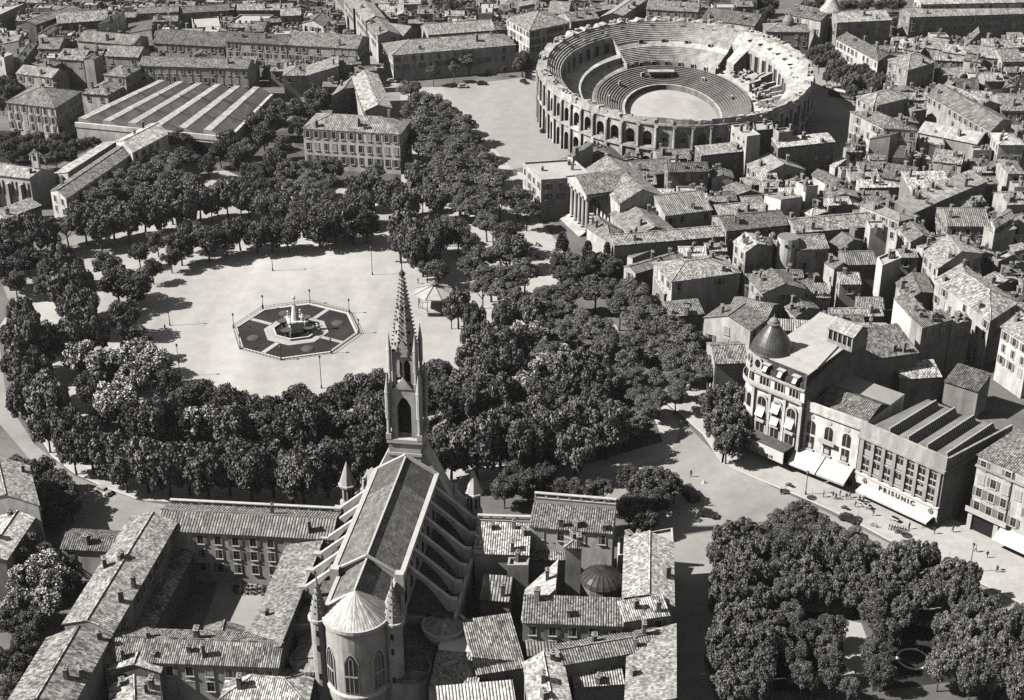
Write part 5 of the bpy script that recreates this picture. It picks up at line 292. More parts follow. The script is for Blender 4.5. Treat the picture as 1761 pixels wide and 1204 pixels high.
# ------------------------------------------------------------------ helpers
class MB:
    def __init__(s): s.v=[];s.f=[];s.m=[];s.uv=[]
    def face(s,pts,m=0,uv=None):
        i=len(s.v); s.v+= [tuple(p) for p in pts]; s.f.append(tuple(range(i,i+len(pts)))); s.m.append(m)
        s.uv.append(uv if uv else [(0.,0.)]*len(pts))
    def quadw(s,p,q,z0,z1,m=0,z0b=None,z1b=None):
        L=math.hypot(q[0]-p[0],q[1]-p[1]); z0b=z0 if z0b is None else z0b; z1b=z1 if z1b is None else z1b
        s.face([(p[0],p[1],z0),(q[0],q[1],z0b),(q[0],q[1],z1b),(p[0],p[1],z1)],m,[(0,z0),(L,z0b),(L,z1b),(0,z1)])
    def prism(s,poly,z0,z1,m=0,mt=None,bottom=False):
        n=len(poly)
        for i in range(n): s.quadw(poly[i],poly[(i+1)%n],z0,z1,m)
        s.face([(p[0],p[1],z1) for p in poly],m if mt is None else mt,[(p[0],p[1]) for p in poly])
        if bottom: s.face([(p[0],p[1],z0) for p in reversed(poly)],m)
    def hexa(s,b,t,m=0):
        n=len(b)
        s.face(list(reversed(b)),m); s.face(t,m,[(p[0],p[1]) for p in t])
        for i in range(n):
            j=(i+1)%n; L=math.dist(b[i],b[j]); H=math.dist(b[i],t[i])
            s.face([b[i],b[j],t[j],t[i]],m,[(0,0),(L,0),(L,H),(0,H)])
    def box(s,cx,cy,z0,z1,hx,hy,rot=0,m=0):
        c,n=math.cos(rot),math.sin(rot)
        P=[(cx+c*a-n*b,cy+n*a+c*b) for a,b in((-hx,-hy),(hx,-hy),(hx,hy),(-hx,hy))]
        s.hexa([(x,y,z0) for x,y in P],[(x,y,z1) for x,y in P],m)
    def cyl(s,cx,cy,z0,z1,r0,r1,n=12,m=0,a0=0,top=True,mt=None):
        ring=lambda r,z:[(cx+r*math.cos(a0+2*pi*i/n),cy+r*math.sin(a0+2*pi*i/n),z) for i in range(n)]
        A=ring(r0,z0)
        if r1<1e-6:
            for i in range(n):
                s.face([A[i],A[(i+1)%n],(cx,cy,z1)],m,[(i*.8,0),(i*.8+.8,0),(i*.8+.4,math.hypot(r0,z1-z0))])
        else:
            B=ring(r1,z1)
            for i in range(n):
                j=(i+1)%n; w=2*pi*r0/n; s.face([A[i],A[j],B[j],B[i]],m,[(i*w,z0),((i+1)*w,z0),((i+1)*w,z1),(i*w,z1)])
            if top: s.face(B,m if mt is None else mt)
    def lathe(s,cx,cy,prof,n=16,m=0,a0=0,a1=2*pi):
        full=abs(a1-a0-2*pi)<1e-6
        for (r0,z0),(r1,z1) in zip(prof,prof[1:]):
            for i in range(n):
                a,b=a0+(a1-a0)*i/n,a0+(a1-a0)*(i+1)/n
                p=[(cx+r0*math.cos(a),cy+r0*math.sin(a),z0),(cx+r0*math.cos(b),cy+r0*math.sin(b),z0),(cx+r1*math.cos(b),cy+r1*math.sin(b),z1),(cx+r1*math.cos(a),cy+r1*math.sin(a),z1)]
                if r1<1e-6: p=p[:3]
                elif r0<1e-6: p=[p[0],p[2],p[3]]
                s.face(p,m,[(a*max(r0,r1),z0),(b*max(r0,r1),z0),(b*max(r0,r1),z1),(a*max(r0,r1),z1)][:len(p)])
    def bar(s,p,q,w,h=None,m=0):
        p,q=Vector(p),Vector(q); d=(q-p).normalized(); h=w if h is None else h
        x=d.cross(Vector((0,0,1))); x=x.normalized() if x.length>1e-4 else Vector((1,0,0)); y=x.cross(d)
        o=[x*(a*w/2)+y*(b*h/2) for a,b in((-1,-1),(1,-1),(1,1),(-1,1))]
        s.hexa([tuple(p+k) for k in o],[tuple(q+k) for k in o],m)
    def tube(s,p,q,r0,r1,n=6,m=0):
        p,q=Vector(p),Vector(q); d=(q-p).normalized()
        x=d.orthogonal().normalized(); y=d.cross(x)
        A=[tuple(p+(x*math.cos(2*pi*i/n)+y*math.sin(2*pi*i/n))*r0) for i in range(n)]
        B=[tuple(q+(x*math.cos(2*pi*i/n)+y*math.sin(2*pi*i/n))*r1) for i in range(n)]
        s.hexa(A,B,m)
    def slab(s,pts,th=.16,m=0,eu=None):
        P=[Vector(p) for p in pts]
        e=(P[1]-P[0]).normalized() if eu is None else eu.normalized()
        n=(P[1]-P[0]).cross(P[2]-P[0]).normalized(); f=n.cross(e)
        s.face(pts,m,[((p-P[0]).dot(e),(p-P[0]).dot(f)) for p in P])
        Bt=[(p.x,p.y,p.z-th) for p in P]
        s.face(list(reversed(Bt)),m)
        for i in range(len(P)):
            j=(i+1)%len(P); L=(P[j]-P[i]).length
            s.face([Bt[i],Bt[j],tuple(P[j]),tuple(P[i])],m,[(0,0),(L,0),(L,.02),(0,.02)])
    def ico(s,c,r,m=0,sub=1,sz=1.):
        b=bmesh.new(); bmesh.ops.create_icosphere(b,subdivisions=sub,radius=1)
        for f in b.faces: s.face([(c[0]+v.co.x*r,c[1]+v.co.y*r,c[2]+v.co.z*r*sz) for v in f.verts],m)
        b.free()
    def mesh(s,name,mats,off=(0,0,0),smooth=False):
        me=bpy.data.meshes.new(name)
        me.from_pydata([(a-off[0],b-off[1],c-off[2]) for a,b,c in s.v],[],s.f)
        for m in mats: me.materials.append(m)
        me.polygons.foreach_set('material_index',s.m)
        u=me.uv_layers.new(name='UVMap')
        u.data.foreach_set('uv',np.array([c for q in s.uv for p in q for c in p],dtype=np.float32))
        if smooth: me.polygons.foreach_set('use_smooth',[True]*len(s.f))
        me.update()
        return me
    def build(s,name,mats,parent=None,off=None,smooth=False,color=None):
        if not s.f: return None
        if off is None: off=tuple(wloc(parent)) if parent else (0,0,0)
        if not isinstance(mats,(list,tuple)): mats=[mats]
        o=bpy.data.objects.new(name,s.mesh(name,mats,off,smooth)); COL.objects.link(o)
        if parent: o.parent=parent
        else: o.location=off
        if color is not None: o.color=(color,color,color,1)
        return o
def wloc(o):
    v=Vector((0,0,0))
    while o is not None: v=v+o.location; o=o.parent
    return v
def tag(o,label=None,cat=None,group=None,kind=None):
    if label: o['label']=label
    if cat: o['category']=cat
    if group: o['group']=group
    if kind: o['kind']=kind
    return o
def thing(name,label,cat,loc,rz=0,group=None):
    o=bpy.data.objects.new(name,None); COL.objects.link(o); o.location=loc; o.rotation_euler[2]=rz
    o.empty_display_size=1
    return tag(o,label,cat,group)
def link(name,me,parent=None,loc=(0,0,0),rz=0,scale=None,color=None):
    o=bpy.data.objects.new(name,me); COL.objects.link(o); o.location=loc; o.rotation_euler[2]=rz
    if scale: o.scale=scale
    if parent: o.parent=parent
    if color is not None: o.color=(color,color,color,1)
    return o
def dup_tree(root,loc,rz,label,group=None):
    r=root.copy(); COL.objects.link(r); r.location=loc; r.rotation_euler[2]=rz; tag(r,label,None,group)
    for ch in list(root.children):
        c=ch.copy(); COL.objects.link(c); c.parent=r
        for g in list(ch.children):
            d=g.copy(); COL.objects.link(d); d.parent=c
    return r
# ------------------------------------------------------------------ materials
W_=(1.,.975,.93)
def gcol(g): return (g*W_[0],g*W_[1],g*W_[2],1)
class NT:
    def __init__(s,name):
        s.mat=bpy.data.materials.new(name); s.mat.use_nodes=True; s.t=s.mat.node_tree; s.n=s.t.nodes
        s.b=s.n['Principled BSDF']; s.b.inputs['Specular IOR Level'].default_value=.25
    def add(s,typ,**k):
        n=s.n.new(typ)
        for a,b in k.items(): setattr(n,a,b)
        return n
    def set(s,sock,v):
        if hasattr(v,'is_output') or isinstance(v,bpy.types.NodeSocket): s.t.links.new(v,sock)
        else: sock.default_value=v
    def math(s,op,a,b=None,c=None):
        n=s.add('ShaderNodeMath',operation=op); s.set(n.inputs[0],a)
        if b is not None: s.set(n.inputs[1],b)
        if c is not None: s.set(n.inputs[2],c)
        return n.outputs[0]
    def noise(s,vec,scale,detail=3,rough=.55,dist=0):
        n=s.add('ShaderNodeTexNoise'); n.inputs['Scale'].default_value=scale; n.inputs['Detail'].default_value=detail; n.inputs['Roughness'].default_value=rough; n.inputs['Distortion'].default_value=dist
        if vec is not None: s.t.links.new(vec,n.inputs['Vector'])
        return n.outputs['Fac']
    def rng(s,x,a,b,c,d):
        n=s.add('ShaderNodeMapRange'); s.set(n.inputs[0],x)
        for i,q in enumerate((a,b,c,d)): n.inputs[i+1].default_value=q
        return n.outputs[0]
    def tint(s,val):
        m=s.add('ShaderNodeMix',data_type='RGBA',blend_type='MULTIPLY'); m.inputs[0].default_value=1
        s.t.links.new(val,m.inputs[6]); m.inputs[7].default_value=(*W_,1); return m.outputs[2]
    def base(s,val): s.t.links.new(s.tint(val),s.b.inputs['Base Color'])
    def bump(s,h,strength=.5,dist=.1):
        n=s.add('ShaderNodeBump'); n.inputs['Strength'].default_value=strength; n.inputs['Distance'].default_value=dist
        s.t.links.new(h,n.inputs['Height']); s.t.links.new(n.outputs[0],s.b.inputs['Normal'])
def plain(name,g,rough=.85,var=.25,scale=.6,metal=0,spec=.25):
    t=NT(name); co=t.add('ShaderNodeTexCoord').outputs['Object']
    a=t.noise(co,scale,4); v=t.rng(a,.25,.75,g*(1-var),g*(1+var)); t.base(v)
    t.b.inputs['Roughness'].default_value=rough; t.b.inputs['Metallic'].default_value=metal; t.b.inputs['Specular IOR Level'].default_value=spec
    return t.mat
def objgrey(t):
    oi=t.add('ShaderNodeObjectInfo'); bw=t.add('ShaderNodeRGBToBW'); t.t.links.new(oi.outputs['Color'],bw.inputs[0]); return bw.outputs[0],oi
def tile_mat(name,du,dv,contrast=.75,bump=.7):
    t=NT(name); g,oi=objgrey(t)
    uv=t.add('ShaderNodeTexCoord').outputs['UV']; sp=t.add('ShaderNodeSeparateXYZ'); t.t.links.new(uv,sp.inputs[0])
    iu=t.math('FLOOR',t.math('DIVIDE',sp.outputs[0],du)); iv=t.math('FLOOR',t.math('DIVIDE',sp.outputs[1],dv))
    cb=t.add('ShaderNodeCombineXYZ'); t.t.links.new(iu,cb.inputs[0]); t.t.links.new(iv,cb.inputs[1]); t.t.links.new(oi.outputs['Random'],cb.inputs[2])
    wn=t.add('ShaderNodeTexWhiteNoise'); t.t.links.new(cb.outputs[0],wn.inputs[0])
    n1=t.noise(uv,.35,4,.65); n2=t.noise(uv,1.7,3,.6)
    a=t.rng(wn.outputs[0],0,1,1-contrast*.55,1+contrast*.6)
    b=t.rng(n1,.32,.68,.62,1.26); c=t.rng(n2,.3,.7,.66,1.32)
    v=t.math('MULTIPLY',t.math('MULTIPLY',g,a),t.math('MULTIPLY',b,c)); t.base(v)
    h=t.math('ABSOLUTE',t.math('SINE',t.math('MULTIPLY',sp.outputs[0],pi/du)))
    h2=t.math('ADD',h,t.math('MULTIPLY',t.math('FRACT',t.math('DIVIDE',sp.outputs[1],dv)),-.5))
    t.bump(h2,bump,.2); t.b.inputs['Roughness'].default_value=.9; t.b.inputs['Specular IOR Level'].default_value=.1
    return t.mat
def wall_mat(name,rough_stone=False):
    t=NT(name); g,oi=objgrey(t); tc=t.add('ShaderNodeTexCoord'); co=tc.outputs['Object']
    mp=t.add('ShaderNodeMapping'); t.t.links.new(co,mp.inputs[0]); mp.inputs['Scale'].default_value=(1,1,.25)
    n1=t.noise(mp.outputs[0],.55,5,.65); n2=t.noise(co,.16,3,.5); n3=t.noise(co,2.6,3,.6)
    v=t.math('MULTIPLY',g,t.math('MULTIPLY',t.rng(n1,.28,.72,.6,1.2),t.math('MULTIPLY',t.rng(n2,.3,.7,.8,1.14),t.rng(n3,.3,.7,.86,1.1)))); t.base(v)
    t.bump(n3,.35,.05); t.b.inputs['Roughness'].default_value=.9
    return t.mat
def ground_mat(name,g,s1,s2,lo=.75,hi=1.2,streak=False):
    t=NT(name); co=t.add('ShaderNodeTexCoord').outputs['Object']
    if streak:
        mp=t.add('ShaderNodeMapping'); t.t.links.new(co,mp.inputs[0]); mp.inputs['Rotation'].default_value=(0,0,.5); mp.inputs['Scale'].default_value=(1,.35,1); co2=mp.outputs[0]
    else: co2=co
    n1=t.noise(co2,s1,5,.6,.6); n2=t.noise(co,s2,4,.6); n3=t.noise(co,2.2,2,.5)
    v=t.math('MULTIPLY',t.rng(n1,.3,.72,lo,hi),t.math('MULTIPLY',t.rng(n2,.3,.7,.9,1.08),t.rng(n3,.3,.7,.93,1.06)))
    t.base(t.math('MULTIPLY',v,g)); t.b.inputs['Roughness'].default_value=.95; t.b.inputs['Specular IOR Level'].default_value=.1
    return t.mat
def leaf_mat(name,dark,light,blossom=0.):
    t=NT(name); at=t.add('ShaderNodeAttribute',attribute_name='tone'); oi=t.add('ShaderNodeObjectInfo')
    k=t.rng(oi.outputs['Random'],0,1,.75,1.3)
    v=t.math('MULTIPLY',t.rng(at.outputs['Fac'],0,1,dark,light),k)
    if blossom:
        st=t.math('GREATER_THAN',at.outputs['Fac'],1.5)
        mx=t.add('ShaderNodeMix',data_type='FLOAT'); t.t.links.new(st,mx.inputs[0]); t.t.links.new(v,mx.inputs[2]); mx.inputs[3].default_value=blossom; v=mx.outputs[0]
    t.base(v); t.b.inputs['Roughness'].default_value=.55; t.b.inputs['Specular IOR Level'].default_value=.3
    return t.mat
M={}
M['tile']=tile_mat('roman tile',.46,.5,.85,1.); M['tile2']=tile_mat('old roman tile',.58,1.6,.6,1.); M['tile3']=tile_mat('patched roman tile',.4,.8,1.05,.9); M['slate']=tile_mat('slate',.9,.5,.35,.25)
M['wall']=wall_mat('plaster')
M['glass']=plain('window pane',.025,.25,.3,.5,spec=.5); M['dark']=plain('dark opening',.018,.8); M['surround']=plain('stone surround',.5,.85,.15,1)
M['shut']=plain('grey shutter',.2,.8,.2,2); M['shutl']=plain('pale shutter',.42,.8,.2,2)
M['brick']=plain('chimney brick',.2,.9,.35,1.2); M['iron']=plain('painted iron',.05,.6); M['zinc']=tile_mat('zinc sheet',.6,40,.25,.35)
M['stone']=wall_mat('limestone'); M['arenast']=None
M['cap']=plain('chimney cap',.28,.9,.3,1); M['white']=plain('white canvas',.68,.8,.08,.4); M['canvas']=plain('grey canvas',.5,.85,.1,.5)
M['gravel']=ground_mat('pale gravel',.48,.035,.22,.7,1.16,True); M['plaza']=ground_mat('earth square',.36,.03,.25,.82,1.15,True)
M['asphalt']=ground_mat('asphalt',.33,.05,.3,.78,1.2); M['street']=ground_mat('town ground',.17,.06,.4,.7,1.3)
M['pave']=ground_mat('pavement',.46,.09,.5,.85,1.12); M['soil']=ground_mat('soil with painted shade',.12,.1,.5,.6,1.5); M['grass']=ground_mat('grass',.04,.12,.8,.65,1.35)  # soil: darkened in colour for the shade under trees
M['bark']=plain('bark',.12,.9,.3,2)
M['kerb']=plain('kerb stone',.55,.85,.12,1)
M['p']=leaf_mat('plane leaves',.05,.27); M['c']=leaf_mat('chestnut leaves',.05,.2,.62); M['d']=leaf_mat('dark leaves',.035,.16); M['n']=leaf_mat('nettle leaves',.045,.18); M['k']=leaf_mat('conifer needles',.025,.08); M['b']=M['k']
M['black']=plain('black paint',.02,.3,.1,1,spec=.6); M['chrome']=plain('pale metal',.5,.3,.1,1,metal=.5); M['rubber']=plain('rubber',.02,.9)
M['skin']=plain('skin',.35,.7,.05); M['cloth']=plain('dark cloth',.04,.9,.3,2); M['clothl']=plain('pale cloth',.45,.9,.1,2)
def arena_mat(name,g,stain):
    t=NT(name); co=t.add('ShaderNodeTexCoord').outputs['Object']
    mp=t.add('ShaderNodeMapping'); t.t.links.new(co,mp.inputs[0]); mp.inputs['Scale'].default_value=(1,1,.3)
    n1=t.noise(mp.outputs[0],.35,6,.7); n2=t.noise(co,1.1,4,.7); n3=t.noise(co,.08,3,.5)
    v=t.math('MULTIPLY',t.rng(n1,.34,.62,1-stain,1.08),t.math('MULTIPLY',t.rng(n2,.3,.7,.78,1.12),t.rng(n3,.35,.65,.8,1.12)))
    t.base(t.math('MULTIPLY',v,g)); t.bump(n2,.6,.25); t.b.inputs['Roughness'].default_value=.95; return t.mat
M['ar']=arena_mat('roman limestone',.58,.6); M['arlow']=arena_mat('weathered limestone',.3,.5); M['artop']=arena_mat('bleached limestone',.56,.5); M['bench']=arena_mat('dark bench stone',.13,.4)
# ------------------------------------------------------------------ camera, light
cd=bpy.data.cameras.new('camera'); co=bpy.data.objects.new('camera',cd); COL.objects.link(co)
co.location=CAM; co.rotation_euler=(pi/2-math.radians(27.13),0,0); cd.sensor_width=36; cd.lens=36*2537/1761; cd.clip_start=1; cd.clip_end=6000
SC.camera=co
EL=math.radians(43); sd=Vector((1,.12,0)).normalized()*math.cos(EL)+Vector((0,0,-math.sin(EL)))
sl=bpy.data.lights.new('sun','SUN'); sl.energy=5.; sl.angle=math.radians(.5); sl.color=(1,.975,.94)
so=bpy.data.objects.new('sun',sl); COL.objects.link(so); so.rotation_euler=sd.to_track_quat('-Z','Y').to_euler(); so.location=(-300,200,400)
w=bpy.data.worlds.new('World'); SC.world=w; w.use_nodes=True; wt=w.node_tree
sky=wt.nodes.new('ShaderNodeTexSky'); sky.sky_type='NISHITA'; sky.sun_disc=False; sky.sun_elevation=EL; sky.air_density=.6; sky.dust_density=.5
sky.sun_rotation=math.atan2(-sd.x,-sd.y)
hs=wt.nodes.new('ShaderNodeHueSaturation'); hs.inputs['Saturation'].default_value=.06
bg=wt.nodes['Background']; bg.inputs[1].default_value=.05
wt.links.new(sky.outputs[0],hs.inputs['Color']); wt.links.new(hs.outputs[0],bg.inputs[0])
vs=SC.view_settings; vs.view_transform='Standard'; vs.look='None'; vs.gamma=1; vs.use_curve_mapping=False; vs.exposure=.55
SC.cycles.max_bounces=3; SC.cycles.diffuse_bounces=0; SC.cycles.glossy_bounces=2; SC.cycles.use_denoising=False; SC.cycles.filter_width=1.5
SC.cycles.use_adaptive_sampling=False
# ------------------------------------------------------------------ ground sheets
def sheet(name,poly,z,m,label=None,kerb=0):
    b=MB()
    if kerb:
        n=len(poly)
        for i in range(n):
            b.quadw(poly[i],poly[(i+1)%n],0,z,1); b.bar((*poly[i],z),(*poly[(i+1)%n],z),.45,.05,1)
    b.face([(p[0],p[1],z) for p in poly],0)
    ar=sum(poly[i][0]*poly[(i+1)%len(poly)][1]-poly[(i+1)%len(poly)][0]*poly[i][1] for i in range(len(poly)))
    if ar<0:
        b.f=[tuple(reversed(f)) if len(f)!=4 or 1 else f for f in b.f]
    o=b.build(name,[m,M['kerb']]); tag(o,kind='structure'); return o
g=MB(); g.face([(-3000,-1500,0),(3000,-1500,0),(3000,6000,0),(-3000,6000,0)]); tag(g.build('ground',M['street']),kind='structure')
LV=dict(lower_road=(.02,'asphalt'),right_road=(.024,'asphalt'),upper_street=(.02,'asphalt'),arena_roadway=(.02,'asphalt'),left_avenue=(.05,'asphalt'),arena_square=(.03,'plaza'),esplanade_gravel=(.036,'gravel'),courthouse_forecourt=(.06,'gravel'),square_gravel=(.03,'soil'),square_path=(.06,'gravel'),square_path_upper=(.06,'gravel'),square_lawn=(.05,'grass'),square_lawn_shaded=(.05,'grass'),convent_court=(.02,'plaza'),garden_path=(.07,'gravel'),garden_shade_soil=(.055,'soil'),grove_shade_soil=(.07,'soil'),villa_lawn=(.02,'grass'))  # soil sheets stand in for tree shade as dark ground colour
NM=dict(square_path_upper='square_path',square_gravel='square_ground',square_lawn_shaded='lawn',square_lawn='lawn',villa_lawn='villa_lawn',left_avenue='avenue')
for k,p in SHEETS.items():
    if 'pavement' in k:
        sheet('pavement',p,.13,M['gravel'] if k=='lower_pavement' else M['pave'],kerb=1); continue
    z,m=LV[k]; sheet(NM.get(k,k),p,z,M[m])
# ------------------------------------------------------------------ windows
def window_mesh(kind):
    b=MB()
    fw=.62; fh=1.0
    b.box(0,-.02,-fh,fh,fw,.03,0,1)                       # pane
    for x in(-1,1): b.box(x*(fw+.08),-.05,-fh-.02,fh+.02,.08,.08,0,0)
    b.box(0,-.05,fh,fh+.2,fw+.2,.09,0,0); b.box(0,-.1,-fh-.18,-fh,fw+.24,.16,0,0)
    b.box(0,-.065,-fh,fh,.035,.012,0,2); b.box(0,-.065,.3,.38,fw,.012,0,2)
    if kind==1:
        for x in(-1,1): b.box(x*(fw+.5),-.09,-fh,fh,.32,.03,0,2)
    if kind==2:
        for x in(-1,1): b.box(x*fw*.5,-.07,-fh,fh,fw*.47,.03,0,2)
    if kind==3: b.box(-fw*.5,-.07,-fh,fh,fw*.47,.03,0,2)
    return b.mesh('window',[M['surround'],M['glass'],M['shut'] if kind!=2 else M['shutl']])
WM=[window_mesh(k) for k in range(4)]
def small_window():
    b=MB(); b.box(0,-.03,-.5,.5,.45,.05,0,1)
    for x in(-1,1): b.box(x*.5,-.05,-.55,.55,.06,.07,0,0)
    b.box(0,-.05,.5,.64,.56,.07,0,0); b.box(0,-.06,-.64,-.5,.58,.1,0,0)
    return b.mesh('window',[M['surround'],M['glass']])
WS=small_window()
def add_windows(par,L0,p,q,h,rows,spacing=3.3,first=1.9,kinds=None,scale=(1,1,1),small=False,skip=.12,z0=1.2,rowh=3.3):
    d=Vector((q[0]-p[0],q[1]-p[1])); L=d.length
    n=int((L-.8)/spacing)
    if n<1: return
    rz=math.atan2(d.y,d.x)
    for r in range(rows):
        z=h-first-rowh*r
        if z<z0: break
        for i in range(n):
            if random.random()<skip: continue
            t=(i+.5)/n
            me=WS if small else WM[random.choice(kinds or (0,1,1,2,3))]
            link('window',me,par,(p[0]+d.x*t-L0[0],p[1]+d.y*t-L0[1],z-L0[2]),rz,scale)
# ------------------------------------------------------------------ houses
ORD='first second third fourth fifth sixth seventh eighth ninth tenth eleventh twelfth thirteenth fourteenth fifteenth sixteenth seventeenth eighteenth nineteenth'.split()
def ordw(n):
    if n<20: return ORD[n-1]
    if n>=100: return 'hundredth' if n==100 else 'hundred and '+ordw(n-100)
    t,u=divmod(n,10); s=('twenti','thirti','forti','fifti','sixti','seventi','eighti','nineti')[t-2]
    return s+'eth' if u==0 else s[:-1]+'y-'+ORD[u-1]
def lerp(a,b,t): return tuple(x+(y-x)*t for x,y in zip(a,b))
def chimney(par,x,y,z,L0,k=None):
    b=MB(); hh=random.uniform(1.0,2.6); w=random.uniform(.28,.5); dd=random.uniform(.28,.8); rz=random.choice((0,.4,-.3))
    b.box(0,0,-1.2,hh,w,dd,rz,0); b.box(0,0,hh,hh+.14,w+.1,dd+.1,rz,1)
    for q in(-1,1): b.cyl(0-math.sin(rz)*dd*.5*q,math.cos(rz)*dd*.5*q,hh+.14,hh+.5,.14,.12,6,0)
    o=b.build('chimney',[M['brick'],M['cap']],None,off=(0,0,0)); o.parent=par; o.location=(x-L0[0],y-L0[1],z-L0[2])
def house(name,label,grp,h,roof,Q,rise,wt,rt,rows,cat=None,tilem=None,chim=None,small=False,spacing=3.3,kinds=None):
    A,B,C,D=[Vector(p) for p in Q]
    cx=(A+B+C+D)/4
    L0=(cx.x,cx.y,0)
    T=thing(name,label,cat or CATS.get(name,'house'),L0,0,grp or None)
    wb=MB(); rb=MB()
    V=lambda p,z:(p[0],p[1],z)
    E4=[A,B,C,D]
    def walls(hs):
        for i in range(4):
            p,q=E4[i],E4[(i+1)%4]; wb.quadw(p,q,0,hs[i],0,0,hs[(i+1)%4])
    ov=.4
    def ext(p,frm,d):
        v=(p-frm); return p+v.normalized()*d if v.length>1e-3 else p
    if roof=='flat':
        walls([h+.7]*4)
        I=[cx+(p-cx)*(1-.35/max(1,(p-cx).length)*1.4) for p in E4]
        for i in range(4):
            j=(i+1)%4
            wb.face([V(E4[i],h+.7),V(E4[j],h+.7),V(I[j],h+.7),V(I[i],h+.7)],0)
            wb.face([V(I[j],h),V(I[i],h),V(I[i],h+.7),V(I[j],h+.7)],0)
        rb.face([V(p,h+.05) for p in I],0,[(p.x,p.y) for p in I]); rtop=lambda u,v:h+.05
    else:
        if roof in('gx','gs'):
            if roof=='gs': a,b,c,d=B,C,D,A     # ridge parallel to B-C
            else: a,b,c,d=A,B,C,D
            r0=(a+d)/2; r1=(b+c)/2; gz=h+rise
            for p,q in((a,b),(c,d)): wb.quadw(p,q,0,h)
            for p,q,r in((b,c,r1),(d,a,r0)):
                wb.quadw(p,q,0,h); wb.face([V(p,h),V(q,h),V(r,gz)],0,[(0,h),((q-p).length,h),((q-p).length/2,gz)])
            e=(r1-r0).normalized()*.18; k=rise/max(.1,((a-d).length/2)); dz=ov*k
            n1=(a-d).normalized()*ov; n2=(b-c).normalized()*ov
            a2,b2=a-e+n1,b+e+n2; c2,d2=c+e-n2,d-e-n1; R0,R1=r0-e,r1+e
            rb.slab([V(a2,h-dz+.12),V(b2,h-dz+.12),V(R1,gz+.12),V(R0,gz+.12)],.16)
            rb.slab([V(c2,h-dz+.12),V(d2,h-dz+.12),V(R0,gz+.12),V(R1,gz+.12)],.16)
            rb.bar(V(R0,gz+.16),V(R1,gz+.16),.32,.22,0)
            def rtop(u,v): return h+rise*(1-abs(2*v-1))
            P=lambda u,v: a+(b-a)*u+((d-a)+(c-b-d+a)*u)*v
        elif roof=='hip':
            LX=((B-A).length+(C-D).length)/2; LY=((C-B).length+(D-A).length)/2
            if LX>=LY: a,b,c,d=A,B,C,D
            else: a,b,c,d=B,C,D,A; LX,LY=LY,LX
            walls([h]*4); m0=(a+d)/2; m1=(b+c)/2; t=min(.5,LY/2/LX); r0=m0+(m1-m0)*t; r1=m1+(m0-m1)*t; gz=h+rise
            O=[cx+(p-cx)*(1+ov*1.3/max(1,(p-cx).length)) for p in(a,b,c,d)]; dz=.12
            z=h-.05
            if (r1-r0).length<.3: r1=r0
            def sl(*p): rb.slab([x for i,x in enumerate(p) if i==0 or (Vector(x)-Vector(p[i-1])).length>.01],.16)
            sl(V(O[0],z),V(O[1],z),V(r1,gz),V(r0,gz)); sl(V(O[1],z),V(O[2],z),V(r1,gz)); sl(V(O[2],z),V(O[3],z),V(r0,gz),V(r1,gz)); sl(V(O[3],z),V(O[0],z),V(r0,gz))
            for p,q in((O[0],r0),(O[3],r0),(O[1],r1),(O[2],r1)): rb.bar(V(p,z+.06),V(q,gz+.06),.26,.2)
            if (r1-r0).length>.3: rb.bar(V(r0,gz+.05),V(r1,gz+.05),.3,.2)
            def rtop(u,v): return h+rise*min(1-abs(2*v-1),2*u*LX/LY,2*(1-u)*LX/LY)
            P=lambda u,v: a+(b-a)*u+((d-a)+(c-b-d+a)*u)*v
        else:
            if roof=='sf': a,b,c,d=A,B,C,D
            elif roof=='sl': a,b,c,d=D,A,B,C
            elif roof=='sr': a,b,c,d=B,C,D,A
            else: a,b,c,d=C,D,A,B
            gz=h+rise; wb.quadw(a,b,0,h); wb.quadw(b,c,0,h,0,0,gz); wb.quadw(c,d,0,gz); wb.quadw(d,a,0,gz,0,0,h)
            n1=(a-d).normalized(); n2=(b-c).normalized(); e=(b-a).normalized()*.12; k=rise/max(.5,(a-d).length); dz=ov*k
            rb.slab([V(a+n1*ov-e,h-dz+.12),V(b+n2*ov+e,h-dz+.12),V(c-n2*.15+e,gz+.15),V(d-n1*.15-e,gz+.15)],.18)
            def rtop(u,v): return h+rise*v
            P=lambda u,v: a+(b-a)*u+((d-a)+(c-b-d+a)*u)*v
    if roof=='flat': P=lambda u,v: A+(B-A)*u+((D-A)+(C-B-D+A)*u)*v
    wb.build('wall',M['wall'],T,color=min(.78,wt*1.1))
    ro=rb.build('roof',tilem or (M[random.choice(('tile','tile','tile2','tile3'))] if roof!='flat' else M['pave']),T,color=rt*random.choice((.66,.82,.95,1.1,1.3,1.45)))
    nc=chim if chim is not None else (random.choice((1,2,2,3,3,4)) if name not in('shed','annex','warehouse') else random.choice((0,0,1)))
    for i in range(nc):
        u,v=random.uniform(.1,.9),random.choice((random.uniform(.06,.3),random.uniform(.55,.9)))
        p=P(u,v); chimney(ro,p.x,p.y,rtop(u,v),L0)
    if rows:
        for i in range(4):
            p,q=E4[i],E4[(i+1)%4]; m=(p+q)/2; n=Vector((q.y-p.y,p.x-q.x))
            if n.dot(Vector((CAM[0],CAM[1]))-m)<=0: continue
            add_windows(T,L0,p,q,h,rows,spacing,small=small,kinds=kinds,rowh=4.4 if name=='hotel' else 3.3,scale=(1,1,1.25) if name in('hotel','villa') else (1,1,1),skip=0 if name in('hotel','villa','convent_wing') else .12)
    return T
CATS=dict(hotel='hotel',infill_house='house',villa='villa',town_house='house',warehouse='warehouse',shed='shed',annex='annex',tenement='apartment block',terrace_house='terrace house',long_building='building',chapel='chapel',school_wing='school building',courthouse_wing='courthouse wing',lodge='lodge',school_block='building',cottage='cottage',tower_house='tower house',mansion='mansion',turret='turret',convent_wing='convent wing')
byl={}
